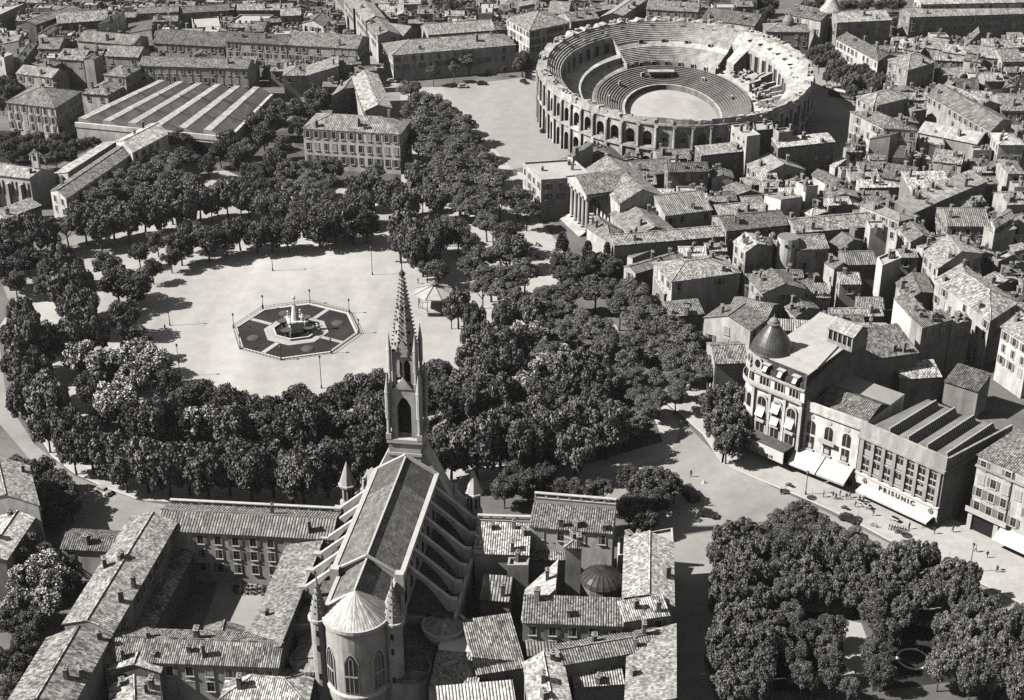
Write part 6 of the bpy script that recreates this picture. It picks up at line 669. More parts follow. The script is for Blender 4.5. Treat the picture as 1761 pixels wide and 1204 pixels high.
for nm,lab,grp,h,roof,Q,rise,wt,rt,rows in HOUSES:
    tm=None
    if 'smooth' in lab and 'roof' in lab or 'sheet' in lab: tm=M['zinc']
    sm=nm in('school_block',) or 'small square windows' in lab
    byl[lab]=house(nm,lab,grp,h,roof,Q,rise,wt,rt,rows,tilem=tm,small=sm,spacing={'villa':2.6,'tenement':2.9,'school_wing':3.6,'hotel':2.9}.get(nm,3.3))
for nm,items in INFILL:
    for i,(x,y,sx,sy,h,rk,wt,rt) in enumerate(items):
        house('infill_house','low infill house among the %s, %s counting from the left'%(nm,ordw(i+1)),'infill houses among the '+nm,h,('gx','gs','sf','flat')[rk],[(x-sx/2,y-sy/2),(x+sx/2,y-sy/2),(x+sx/2,y+sy/2),(x-sx/2,y+sy/2)],.16*min(sx,sy),wt,rt,1)

M['water']=plain('basin water',.015,.08,.1,.5,spec=.5); M['bed']=plain('pale bedding',.09,.9,.4,2); M['marble']=plain('white marble',.8,.6,.15,1.2); M['marble2']=plain('weathered stone',.1,.7,.4,1.5)
# ------------------------------------------------------------------ trees
def crown_mesh(kind,seed):
    r=np.random.default_rng(seed)
    nb={'p':78,'c':55,'d':50,'n':58,'k':38,'b':16}[kind]
    cen=[];rad=[]
    for i in range(nb):
        # blob centres in a unit ball shell, denser on the upper half
        while True:
            d=r.normal(size=3); d/=np.linalg.norm(d)
            if d[2]>-.75 or r.random()<.25: break
        q=r.uniform(.5,.84) if r.random()<.8 else r.uniform(.1,.5)
        if kind=='p': c=d*q*np.array([1,1,1]); s=r.uniform(.1,.24)
        elif kind=='n':
            c=d*q; c[2]=abs(c[2])*.9-.25 if r.random()<.8 else c[2]; s=r.uniform(.12,.3)
        elif kind=='k':
            t=r.random()**.8; z=-1+1.85*t; rr=((1-t)**.7*.62+.05)*r.uniform(.55,1.15); a=r.uniform(0,2*pi); c=np.array([rr*math.cos(a),rr*math.sin(a),z]); s=.17+.18*(1-t)*r.uniform(.6,1.2)
        else: c=d*q; s=r.uniform(.13,.32)
        cen.append(c);rad.append(s)
    nl={'p':11000,'c':8500,'d':8500,'n':9000,'k':4500,'b':1800}[kind]
    w=np.array(rad)**2; w/=w.sum(); idx=r.choice(nb,size=nl,p=w)
    d=r.normal(size=(nl,3)); d/=np.linalg.norm(d,axis=1)[:,None]
    rr=np.array(rad)[idx]*r.uniform(.75,1.12,size=nl)
    sc=np.array([1,1,1.45 if kind=='p' else (.75 if kind=='n' else 1.)])
    P=np.array(cen)[idx]+d*rr[:,None]*sc
    # leaf clump size in crown units
    ls=r.uniform(.02,.047,size=nl)
    if kind=='d': ls*=1.05
    N=d*.9+r.normal(size=(nl,3))*.75
    if kind=='p': N[:,2]*=.6
    if kind=='n': N[:,2]=np.abs(N[:,2])+.3
    N/=np.linalg.norm(N,axis=1)[:,None]
    up=np.tile(np.array([0,0,1.]),(nl,1))+r.normal(size=(nl,3))*.35
    X=np.cross(up,N); X/=np.maximum(1e-6,np.linalg.norm(X,axis=1))[:,None]; Y=np.cross(N,X)
    asp=np.where(r.random(nl)<.5,1.,1.5) if kind!='p' else r.uniform(1.3,2.1,size=nl)
    X*=ls[:,None]; Y*=(ls*asp)[:,None]
    V=np.stack([P-X*.8-Y*.6,P+X*.35-Y,P+X-Y*.1,P+X*.3+Y,P-X*.9+Y*.5],axis=1).reshape(-1,3)
    tone=r.random(nl)*.7+.3*(r.random(nb)[idx])
    if kind=='c':
        # upright pale candles sit on the outer, upper leaves
        out=(np.linalg.norm(P,axis=1)>.72)&(P[:,2]>-.3)&(r.random(nl)<.6); tone=np.where(out,2.,tone)
    me=bpy.data.meshes.new('crown')
    n=nl
    me.vertices.add(5*n); me.vertices.foreach_set('co',V.astype(np.float32).ravel())
    me.loops.add(5*n); me.loops.foreach_set('vertex_index',np.arange(5*n,dtype=np.int32))
    me.polygons.add(n); me.polygons.foreach_set('loop_start',np.arange(0,5*n,5,dtype=np.int32))
    at=me.attributes.new('tone','FLOAT','FACE'); at.data.foreach_set('value',tone.astype(np.float32))
    me.materials.append(M[kind]); me.update(calc_edges=True); me.validate()
    return me
def trunk_mesh(seed):
    r=random.Random(seed); b=MB()
    b.tube((0,0,-.02),(.02,.01,.32),.045,.03,7); b.tube((.02,.01,.32),(.0,.03,.62),.03,.02,6)
    for k in range(5):
        a=k*1.26+r.uniform(-.3,.3); z=r.uniform(.26,.42); e=(.3*math.cos(a),.3*math.sin(a),z+r.uniform(.2,.35))
        b.tube((.02,.01,z),e,.02,.008,5); b.tube(e,(e[0]*1.4,e[1]*1.4,e[2]+.15),.008,.004,4)
    return b.mesh('trunk',[M['bark']])
CM={k:[crown_mesh(k,100+i+ord(k)) for i in range({'p':6,'d':6,'n':5,'c':4,'k':3,'b':2}[k])] for k in 'pdnckb'}
TM=[trunk_mesh(i) for i in range(4)]
KN=dict(p=('plane_tree','plane tree'),c=('chestnut_tree','pale blossoming chestnut'),d=('shade_tree','dark dense tree'),n=('nettle_tree','spreading tree'),k=('conifer','pointed conifer'),b=('clipped_bush','round clipped bush'))
def tree(kd,lab,grp,x,y,r):
    a={'p':1.15,'c':1.02,'d':1.02,'n':.8,'k':1.7,'b':.85}[kd]; rz=a*r; zc=.8*rz if kd=='b' else rz+{'p':2.6,'c':2.2,'d':2.,'n':4.,'k':.5}[kd]
    T=thing(KN[kd][0],lab,'bush' if kd=='b' else 'tree',(x,y,0),0,grp)
    s=1.08*r
    link('crown',random.choice(CM[kd]),T,(0,0,zc),random.uniform(0,6.28),(s*random.uniform(.92,1.08),s*random.uniform(.92,1.08),rz*random.uniform(.95,1.1)))
    if kd!='b': 
        tt=link('trunk',random.choice(TM),T,(0,0,0),random.uniform(0,6.28),(max(3.,r*1.5)*1.1,max(3.,r*1.5)*1.1,zc*1.25))
    return T
for grp,where,start,items in TREES:
    for i,(kd,x,y,r) in enumerate(items): tree(kd,'%s, %s from %s, %s'%(KN[kd][1],ordw(i+1),start,where),grp,x,y,r)
# ------------------------------------------------------------------ facade frames
class Fr:
    """wall frame: u along p->q, d outwards, z up"""
    def __init__(s,p,q):
        s.p=Vector(p); v=Vector(q)-s.p; s.L=v.length; s.u=v/s.L; s.n=Vector((s.u.y,-s.u.x)); s.rz=math.atan2(s.u.y,s.u.x)
    def at(s,u,d,z): q=s.p+s.u*u+s.n*d; return (q.x,q.y,z)
    def box(s,b,u0,u1,z0,z1,d0,d1,m=0):
        P=[s.at(u0,d1,0),s.at(u1,d1,0),s.at(u1,d0,0),s.at(u0,d0,0)]
        b.hexa([(x,y,z0) for x,y,_ in P],[(x,y,z1) for x,y,_ in P],m)
    def poly(s,b,pts,d0,d1,m=0):
        o=[s.at(u,d1,z) for u,z in pts]; i=[s.at(u,d0,z) for u,z in pts]
        b.face(o,m); n=len(pts)
        for k in range(n): j=(k+1)%n; b.face([o[j],o[k],i[k],i[j]],m)
def archpts(uc,w,z0,zs,n=8,pointed=False):
    P=[(uc-w,z0),(uc+w,z0)]
    for k in range(n+1):
        a=pi*k/n
        if pointed:
            t=k/n; P.append((uc+w*(1-2*t), zs+w*1.7*(1-abs(1-2*t)**1.7)))
        else: P.append((uc+w*math.cos(a),zs+w*math.sin(a)))
    return P
def text_mesh(txt,size,depth,m):
    cu=bpy.data.curves.new('lettering','FONT'); cu.body=txt; cu.size=size; cu.extrude=depth; cu.align_x='CENTER'; cu.space_character=1.5; cu.offset=.035*size
    o=bpy.data.objects.new('lettering',cu); COL.objects.link(o); dg=bpy.context.evaluated_depsgraph_get(); dg.update()
    me=bpy.data.meshes.new_from_object(o.evaluated_get(dg)); bpy.data.objects.remove(o); bpy.data.curves.remove(cu)
    me.materials.clear(); me.materials.append(m); return me
def put_text(F,u,d,z,txt,size,par,L0,m):
    me=text_mesh(txt,size,.05,m); x,y,zz=F.at(u,d,z)
    o=bpy.data.objects.new('lettering',me); COL.objects.link(o); o.parent=par; o.location=(x-L0[0],y-L0[1],zz-L0[2]); o.rotation_euler=(pi/2,0,F.rz); return o
# ------------------------------------------------------------------ store with saw tooth roof
def store():
    A,B,C=[Vector(p) for p in PRIS]; D=A+(C-B); c=(A+B+C+D)/4; L0=(c.x,c.y,0)
    T=thing('department_store','department store with saw tooth skylights, lettered sign band and long awning','store',L0)
    F=Fr(A,B); L=F.L; b=MB(); poly=[A,B,C,D]; H=14.9
    b.prism([tuple(p) for p in poly],0,H,0,1); b.build('wall',[M['stone'],M['storeroof']],T,color=.38)
    b=MB(); F.box(b,-.3,L+.4,13.7,14.3,-.1,.7); F.box(b,-.15,L+.25,14.3,17.4,-.5,.15); b.build('parapet',M['stone'],T,color=.42)
    G2=Fr(B,C); b=MB(); G2.box(b,.2,G2.L,14.6,16.9,-.4,.1); G2.box(b,0,G2.L,13.7,14.2,-.1,.5); b.build('parapet',M['stone'],T,color=.36)
    for i in range(8):
        u=.9+(L-1.8)*i/7; b=MB(); F.box(b,u-.42,u+.42,5.2,13.7,-.1,.45); b.build('pilaster',M['stone'],T,color=.4)
    for r,z in((0,9.6),(1,5.9)):
        for i in range(7):
            u=.9+(L-1.8)*(i+.5)/7; w=.82; b=MB()
            F.box(b,u-w,u+w,z,z+2.9,-.1,.04,0); F.box(b,u-w-.1,u+w+.1,z-.25,z,-.1,.25,1); F.box(b,u-.05,u+.05,z,z+2.9,0,.1,1)
            F.box(b,u-w,u+w,z+1.2,z+1.55,0,.1,1)
            if random.random()<.6: F.box(b,u-w,u+w,z+random.choice((.2,1.6)),z+random.choice((1.1,2.3)),0,.07,2)
            b.build('window',[M['glass'],M['surround'],M['shutl']],T)
    b=MB(); F.box(b,.1,L+.1,4.75,5.15,-.1,.6); b.build('string_course',M['white'],T)
    b=MB(); F.box(b,.6,L+.05,2.5,4.75,-.1,.35); b.build('sign_band',M['white'],T)
    put_text(F,L*.52,.42,3.1,'PRISUNIC',1.5,T,L0,M['black'])
    for u in(2.7,L-1.5):
        b=MB(); pts=[(u+.62*math.cos(a),3.65+.62*math.sin(a)) for a in np.linspace(0,2*pi,17)[:-1]]
        F.poly(b,pts,.3,.42,0); pts=[(u+.42*math.cos(a),3.65+.42*math.sin(a)) for a in np.linspace(0,2*pi,17)[:-1]]; F.poly(b,pts,.36,.46,1)
        F.box(b,u-.08,u+.08,3.1,4.2,.4,.52,0); F.box(b,u-.5,u+.5,3.57,3.73,.4,.52,0); b.build('emblem',[M['black'],M['white']],T)
    b=MB(); b.hexa([F.at(2.2,.1,2.45),F.at(L-.8,.1,2.45),F.at(L-.8,2.9,1.95),F.at(2.2,2.9,1.95)],[F.at(2.2,.1,2.6),F.at(L-.8,.1,2.6),F.at(L-.8,2.9,2.1),F.at(2.2,2.9,2.1)]); F.box(b,2.2,L-.8,1.7,2.05,2.82,2.9); b.build('awning',M['white'],T)
    b=MB(); F.poly(b,archpts(1.1,.55,0,2.2),-.1,.05,0); b.build('door',M['dark'],T)
    for i in range(5):
        u=3.4+i*3.; b=MB(); F.box(b,u-1.3,u+1.3,.4,1.9,-.1,.06); b.build('shop_window',M['glass'],T)
    # saw tooth roof lights, running back from the street
    for i in range(4):
        u1=L*(.3+.225*i); b=MB(); d0,d1=-1.6,-21.; w=4.2; h=1.75; z=H+.05
        S=[(u1-w,z),(u1-1.0,z+h),(u1,z)]
        f=[F.at(u,d0,zz) for u,zz in S]; k=[F.at(u,d1,zz) for u,zz in S]
        f[1]=F.at(S[1][0],d0-1.,S[1][1])
        b.face(f,0); b.face(list(reversed(k)),0); b.slab([k[0],f[0],f[1],k[1]],.05,0); b.face([f[1],f[2],k[2],k[1]],1)
        n=26
        for j in range(n+1):
            t=j/n; p=Vector(f[2]).lerp(Vector(k[2]),t); q=Vector(f[1]).lerp(Vector(k[1]),t); o=Vector((0,0,.06)); b.bar(tuple(p+o+F.u.to_3d()*.06),tuple(q+o+F.u.to_3d()*.06),.16,.1,2)
        b.bar(f[1],k[1],.3,.3,2)
        b.build('skylight',[M['storeroof'],M['glass'],M['shutl']],T)
M['storeroof']=ground_mat('tarred roofing',.2,.2,.8,.7,1.3)
store()
def arched():
    A,B=[Vector(p) for p in ARCH]; F=Fr(A,B); dpt=20; C=B-F.n*dpt; D=A-F.n*dpt; L=F.L; c=(A+B+C+D)/4; L0=(c.x,c.y,0)
    T=thing('arcaded_building','white rendered building with three tall arched windows and two big awnings','building',L0)
    b=MB(); H=15.4; b.prism([tuple(p) for p in(A,B,C,D)],0,H,0,1); b.build('wall',[M['wall'],M['asphalt']],T,color=.85)
    b=MB(); F.box(b,-.1,L+.1,15.0,15.5,-.2,.55); F.box(b,0,L,15.5,17.,-.5,.12); b.build('parapet',M['wall'],T,color=.66)
    b=MB(); m=F.at; P=lambda u,d,z:F.at(u,d,z)
    b.slab([P(2,-13.,15.6),P(L,-13,15.6),P(L,-8.5,17.6),P(2,-8.5,17.6)][::1],.1); b.slab([P(L,-3.5,15.6),P(2,-3.5,15.6),P(2,-8.5,17.6),P(L,-8.5,17.6)],.1); b.face([P(2,-13,15.5),P(2,-8.5,17.6),P(2,-3.5,15.5)],0); b.face([P(L,-3.5,15.5),P(L,-8.5,17.6),P(L,-13,15.5)],0)
    # recalc orientation for the two slabs
    b.build('roof',M['tile'],T,color=.2)
    for i in range(3):
        u=L*(.2+.3*i)
        b=MB(); F.poly(b,archpts(u,1.05,9.3,11.6),-.1,.05,0); F.poly(b,archpts(u,1.2,9.2,11.6)[1:1]+archpts(u,1.25,9.15,11.6),-.1,.02,1); F.box(b,u-.04,u+.04,9.3,12.5,0,.1,1); b.build('arched_window',[M['glass'],M['white']],T)
        b=MB(); F.box(b,u-1.0,u+1.0,5.6,8.7,-.1,.05,0); F.box(b,u-.05,u+.05,5.6,8.7,0,.1,1); F.box(b,u-.7,u+.5,5.8,6.9,0,.09,1); F.box(b,u-1.2,u+1.2,5.2,5.55,-.1,.45,1); b.build('window',[M['glass'],M['surround']],T)
        b=MB(); F.poly(b,[(u+.5*math.cos(a),13.7+.5*math.sin(a)) for a in np.linspace(0,2*pi,13)[:-1]],-.05,.14,0); b.build('medallion',M['surround'],T)
    b=MB(); u=L*.5; F.box(b,u-2.,u+2.,8.6,8.9,-.1,1.0,0); F.box(b,u-2.,u+2.,8.9,9.8,.92,1.,0); b.build('balcony',M['surround'],T)
    for k,(u0,u1,mm) in enumerate(((.2,L*.49,'white'),(L*.51,L-.3,'canvas'))):
        b=MB(); b.hexa([F.at(u0,.2,5.0),F.at(u1,.2,5.0),F.at(u1,4.3,2.5),F.at(u0,4.3,2.5)],[F.at(u0,.2,5.1),F.at(u1,.2,5.1),F.at(u1,4.3,2.6),F.at(u0,4.3,2.6)]); F.box(b,u0,u1,2.15,2.55,4.24,4.3); b.build('awning',M[mm],T)
    b=MB(); F.box(b,.4,L-.4,.2,3.6,-.1,.06); b.build('shop_window',M['glass'],T)
arched()
def domed():
    A,B,C=[Vector(p) for p in HOTEL]; D=A+(C-B); F=Fr(A,B); L=F.L; dc=Vector(DOME); L0=(dc.x,dc.y,0)
    T=thing('domed_building','ornate white corner building with dark bell shaped dome and blank side wall','building',L0)
    a0=math.atan2(A.y-dc.y,A.x-dc.x)%(2*pi); rr=(A-dc).length
    arc=[(dc.x+rr*math.cos(a),dc.y+rr*math.sin(a)) for a in np.linspace(math.radians(95),a0,14)][:-1]
    poly=[tuple(A),tuple(B),tuple(C),tuple(D)]+arc
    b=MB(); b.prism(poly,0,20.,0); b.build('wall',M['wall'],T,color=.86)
    ins=[tuple(dc+(Vector(p)-dc)*1) for p in poly]
    # attic: dark slated mansard towards the street, blank side wall flush
    b=MB(); A2=A-F.n*1.1; B2=B-F.n*1.1
    b.hexa([(*A,20),(*B,20),(*C,20),(*D,20)],[(*A2,23.7),(*B2,23.7),(*C,23.7),(*D,23.7)],0); b.build('mansard',M['slate'],T,color=.06)
    b=MB(); G2=Fr(B,C); G2.box(b,.05,G2.L,0,23.75,-.3,.03); b.build('side_wall',M['wall'],T,color=.2)  # side wall coloured darker for the shade it stands in
    b=MB(); b.prism([tuple(A2+F.n*.25),tuple(B2+F.n*.25+F.u*.1),tuple(C),tuple(D)],23.7,24.,0); b.build('roof_terrace',M['pave'],T)
    b=MB(); b.prism([tuple(Vector(p)-Vector((0,0))) for p in [tuple(A2+F.u*1.5-F.n*4.5),tuple(B2-F.n*3.),tuple(C-F.u*3),tuple(D)]],24.,24.35,0); b.build('roof_step',M['pave'],T)
    for z,d,nm in((16.6,.95,'balcony'),(19.8,.5,'cornice')):
        b=MB(); F.box(b,-.3,L+.05,z,z+.4,-.2,d)
        pr=[(rr+d,z),(rr+d,z+.4),(rr-.2,z+.4),(rr-.2,z),(rr+d,z)]
        b.lathe(dc.x,dc.y,pr[::-1],16,0,math.radians(95),a0); b.build(nm,M['stone'],T,color=.5)
    b=MB(); F.box(b,-.2,L,17.0,17.7,.82,.92); b.lathe(dc.x,dc.y,[(rr+.8,17.),(rr+.92,17.),(rr+.92,17.8),(rr+.8,17.8)],16,0,math.radians(95),a0); b.build('balustrade',M['surround'],T)
    for i in range(3):
        u=L*(.2+.3*i)
        b=MB(); F.poly(b,archpts(u,1.5,5.4,13.6),-.05,.5,1); F.poly(b,archpts(u,1.12,5.6,13.5),-.05,.55,0)
        F.box(b,u-1.12,u+1.12,12.0,12.35,.5,.66,1); F.box(b,u-1.2,u+1.2,8.3,8.8,.5,1.1,1); F.box(b,u-.05,u+.05,5.6,14.4,.5,.62,1); b.build('arched_window',[M['glass'],M['surround']],T)
        b=MB(); zt=11.9 if i!=1 else 14.2
        b.hexa([F.at(u-1.05,.5,zt),F.at(u+1.05,.5,zt),F.at(u+1.05,1.6,zt-1.9),F.at(u-1.05,1.6,zt-1.9)],[F.at(u-1.05,.5,zt+.08),F.at(u+1.05,.5,zt+.08),F.at(u+1.05,1.6,zt-1.82),F.at(u-1.05,1.6,zt-1.82)]); b.build('blind',M['white'],T)
        if i==1: b=MB(); b.hexa([F.at(u-1.,.5,10.8),F.at(u+1.,.5,10.8),F.at(u+1.,1.5,9.2),F.at(u-1.,1.5,9.2)],[F.at(u-1.,.5,10.88),F.at(u+1.,.5,10.88),F.at(u+1.,1.5,9.28),F.at(u-1.,1.5,9.28)]); b.build('blind',M['white'],T)
        b=MB(); F.box(b,u-1.3,u+1.3,17.5,19.2,-.05,.06,0)
        for q in(-1.3,-.45,.45,1.3): F.box(b,u+q-.08,u+q+.08,17.5,19.3,-.05,.2,1)
        b.build('window',[M['glass'],M['surround']],T)
        u2=L*(.2+.3*i); b=MB(); F.box(b,u2-.8,u2+.8,20.4,22.6,-1.2,.05,2); F.box(b,u2-.55,u2+.55,20.6,22.3,-.2,.1,0); F.box(b,u2-1.,u2+1.,22.6,22.8,-1.2,.3,1); b.hexa([F.at(u2-.5,.12,22.2),F.at(u2+.5,.12,22.2),F.at(u2+.5,.9,21.2),F.at(u2-.5,.9,21.2)],[F.at(u2-.5,.12,22.27),F.at(u2+.5,.12,22.27),F.at(u2+.5,.9,21.27),F.at(u2-.5,.9,21.27)],3); b.build('dormer',[M['glass'],M['surround'],M['dark'],M['white']],T)
    for u in(0.1,L*.35,L*.65,L-.3):
        b=MB(); F.box(b,u-.35,u+.35,4.8,16.6,-.1,.6); b.build('pilaster',M['wall'],T,color=.6)
    for a in(122,150,180,208):
        a=math.radians(a); p=dc+Vector((math.cos(a),math.sin(a)))*rr; f=Fr(p+Vector((math.sin(a),-math.cos(a)))*.0,p+Vector((-math.sin(a),math.cos(a)))); 
        for z0,zs in((6.,8.2),(10.6,13.2)):
            b=MB(); f.poly(b,archpts(0,1.15,z0-.2,zs),-.25,.22,1); f.poly(b,archpts(0,.8,z0,zs),-.2,.28,0); b.build('arched_window',[M['glass'],M['surround']],T)
        b=MB(); f.box(b,-.8,.8,17.4,19.3,-.2,.1,0); f.box(b,-.07,.07,17.4,19.3,0,.2,1); b.build('window',[M['glass'],M['surround']],T)
    for a in(140,185,225):
        a=math.radians(a); p=dc+Vector((math.cos(a),math.sin(a)))*(rr-.3); f=Fr(p,p+Vector((-math.sin(a),math.cos(a))))
        b=MB(); f.poly(b,[(1.25*math.cos(t),22+1.7*math.sin(t)) for t in np.linspace(0,2*pi,15)[:-1]],-.5,.3,1); f.poly(b,[(.7*math.cos(t),22.1+1.*math.sin(t)) for t in np.linspace(0,2*pi,15)[:-1]],.2,.36,0); f.box(b,-1.4,1.4,20,21,-.5,.35,1); b.build('oval_window',[M['glass'],M['surround']],T)
    b=MB(); b.cyl(dc.x,dc.y,20,24.0,rr-.3,rr-.5,24,0); b.build('drum',M['wall'],T,color=.5)
    b=MB(); R0=4.75; b.lathe(dc.x,dc.y,[(R0+.2,24.),(R0,24.35),(R0*.96,24.9),(R0*.88,25.9),(R0*.77,26.8),(R0*.62,27.9),(R0*.47,28.9),(R0*.35,29.6),(1.3,30.1),(1.3,30.4)],32,0); 
    b.build('dome',M['domem'],T,smooth=True,color=.07)
    b=MB(); b.lathe(dc.x,dc.y,[(1.5,30.3),(1.5,30.6),(1.15,30.7),(1.1,31.2),(.7,31.7),(.2,32.),(.06,32.8),(0,32.9)],16,0); b.build('lantern',M['zinc2'],T)
    # roof pavilion
    P0,P1,P2=[Vector(p) for p in PAV]; P3=P0+(P2-P1); f=Fr(P0,P1); g2=Fr(P1,P2)
    b=MB()
    for p,q in((P1,P2),(P2,P3),(P3,P0)): b.quadw(p,q,24,28.)
    b.quadw(P0,P1,24,25.2); b.quadw(P0,P1,27.5,28.); 
    ra,rb_=(P0+P1)/2,(P2+P3)/2
    b.face([(*P1,28),(*P2,28),(*((P1+P2)/2),29.4)]); b.face([(*P3,28),(*P0,28),(*((P0+P3)/2),29.4)])
    pv=b.build('pavilion',M['wall'],T,color=.36)
    b=MB(); f.box(b,.2,f.L-.2,25.2,27.5,-.35,-.3,0)
    for k in range(6): u=.15+(f.L-.3)*k/5; f.box(b,u-.12,u+.12,25.2,27.5,-.3,.02,1)
    b.build('glazing',[M['glass'],M['surround']],pv)
    m0,m1=(P0+P3)/2,(P1+P2)/2; o=f.n*.4; e=f.u*.4
    b=MB(); b.slab([(*(P0+o-e),27.9),(*(P1+o+e),27.9),(*(m1+e),29.6),(*(m0-e),29.6)],.12); b.slab([(*(P2-o+e),27.9),(*(P3-o-e),27.9),(*(m0-e),29.6),(*(m1+e),29.6)],.12); b.build('roof',M['zinc'],pv,color=.38)
    # street canopy
    b=MB(); F.box(b,-6.,L-1.2,5.2,5.5,0,4.2,1); F.box(b,-6.,L-1.2,2.4,5.2,4.1,4.3,0)
    b.build('canopy',[M['white'],M['slatem']],T)
    put_text(F,L*.5,4.36,2.75,'DE PARIS',.95,T,L0,M['black'])
    b=MB(); F.box(b,.5,L-.5,.2,4.6,-.1,.06); b.build('shop_window',M['glass'],T)
M['domem']=tile_mat('dome zinc',.6,.9,.35,.08); M['domem'].node_tree.nodes['Principled BSDF'].inputs['Roughness'].default_value=.38; M['domem'].node_tree.nodes['Principled BSDF'].inputs['Specular IOR Level'].default_value=.6
M['zinc2']=plain('grey zinc',.22,.5,.15,1); M['slatem']=plain('dark roofing',.1,.8)
domed()
# ------------------------------------------------------------------ corner shop building, lower right
def cornerb():
    A,B,C=[Vector(p) for p in CORNERB]; u=(B-A).normalized(); B=A+u*34; D=A+Vector((u.y*-1,u.x))*16; C=B+(D-A)
    T=house('apartment_block','shuttered apartment block at right edge with white blind awning on the shopfront','',18.,'hip',[tuple(A),tuple(B),tuple(C),tuple(D)],2.6,.5,.24,4,cat='apartment block',spacing=2.7,kinds=(1,1,1,2))
    F=Fr(A,B); b=MB(); F.box(b,-.2,F.L,15.4,15.8,-.2,.5); b.build('cornice',M['stone'],T,color=.42)
    b=MB(); F.box(b,-.5,9.,4.6,5.,-.2,1.1); F.box(b,-.5,9.,5.,5.9,1.,1.1); b.build('balcony',M['surround'],T)
    b=MB(); F.box(b,1.2,6.2,.2,3.9,-.1,.07); b.build('shop_window',M['dark'],T)
    for x in(.5,6.6): b=MB(); F.box(b,x-.5,x+.5,0,4.6,-.1,.5); b.build('pier',M['surround'],T)
    b=MB(); b.hexa([F.at(7.6,.1,4.0),F.at(22,.1,4.0),F.at(22,3.4,2.3),F.at(7.6,3.4,2.3)],[F.at(7.6,.1,4.1),F.at(22,.1,4.1),F.at(22,3.4,2.4),F.at(7.6,3.4,2.4)]); b.build('awning',M['white'],T)
    for x in(8.2,16.4): b=MB(); b.bar(F.at(x,.15,.3),F.at(x,.15,17.6),.16); b.build('downpipe',M['iron'],T)
cornerb()
# ------------------------------------------------------------------ covered market hall
def market():
    A,B,C,D=[Vector(p) for p in MARKET]; c=(A+B+C+D)/4; L0=(c.x,c.y,0)
    T=thing('market_hall','market hall with six striped saw tooth roofs of glass and pale sheet','market hall',L0)
    b=MB(); b.prism([tuple(p) for p in(A,B,C,D)],0,7.,0); b.build('wall',M['wall'],T,color=.6)
    F=Fr(A,B); b=MB(); F.box(b,-.3,F.L+.3,6.6,8.3,-.6,.25); b.build('fascia',M['wall'],T,color=.68)
    b=MB(); F.box(b,F.L*.55,F.L-.5,.5,5.5,-.2,.1); b.build('entrance',M['dark'],T)
    n=6
    P=lambda u,v:(A+(B-A)*u)+((D-A)+(C-B-D+A)*u)*v
    for i in range(n):
        u0,u1=i/n,(i+1)/n; ur=u0+.32/n; b=MB(); z=6.4; h=3.
        f=[P(u0,.03),P(ur,.03),P(u1,.03)]; k=[P(u0,1),P(ur,1),P(u1,1)]
        b.slab([(*f[0],z+h),(*f[1],z+h),(*k[1],z+h),(*k[0],z+h)],.2,0); b.slab([(*f[1],z+h-.1),(*f[2],z),(*k[2],z),(*k[1],z+h-.1)],.1,1)
        b.face([(*f[0],z),(*k[0],z),(*k[0],z+h),(*f[0],z+h)][::-1],0)
        b.face([(*f[0],z-.5),(*f[2],z-.5),(*f[2],z),(*f[1],z+h-.05),(*f[0],z+h)],0); b.face([(*k[2],z-.5),(*k[0],z-.5),(*k[0],z+h),(*k[1],z+h-.05),(*k[2],z)],0)
        for j in range(31):
            t=j/30; p=f[2].lerp(k[2],t); q=f[1].lerp(k[1],t); b.bar((*p,z+.08),(*q,z+h+.02),.1,.1,2)
        for t in(.3,.65): p=f[2].lerp(k[2],t); q=f[1].lerp(k[1],t); b.bar((*(p+(p-q)*.3),z+1.2),(*q,z+h+.35),.3,.25,3)
        b.build('roof_bay',[M['zinc3'],M['gl2'],M['shut'],M['iron']],T,color=.42)
M['zinc3']=tile_mat('pale sheet',1.2,40,.15,.2); M['gl3']=plain('dark glazing',.06,.4,.5,.4); M['gl2']=plain('dusty glazing',.16,.5,.5,.25,spec=.4)
market()
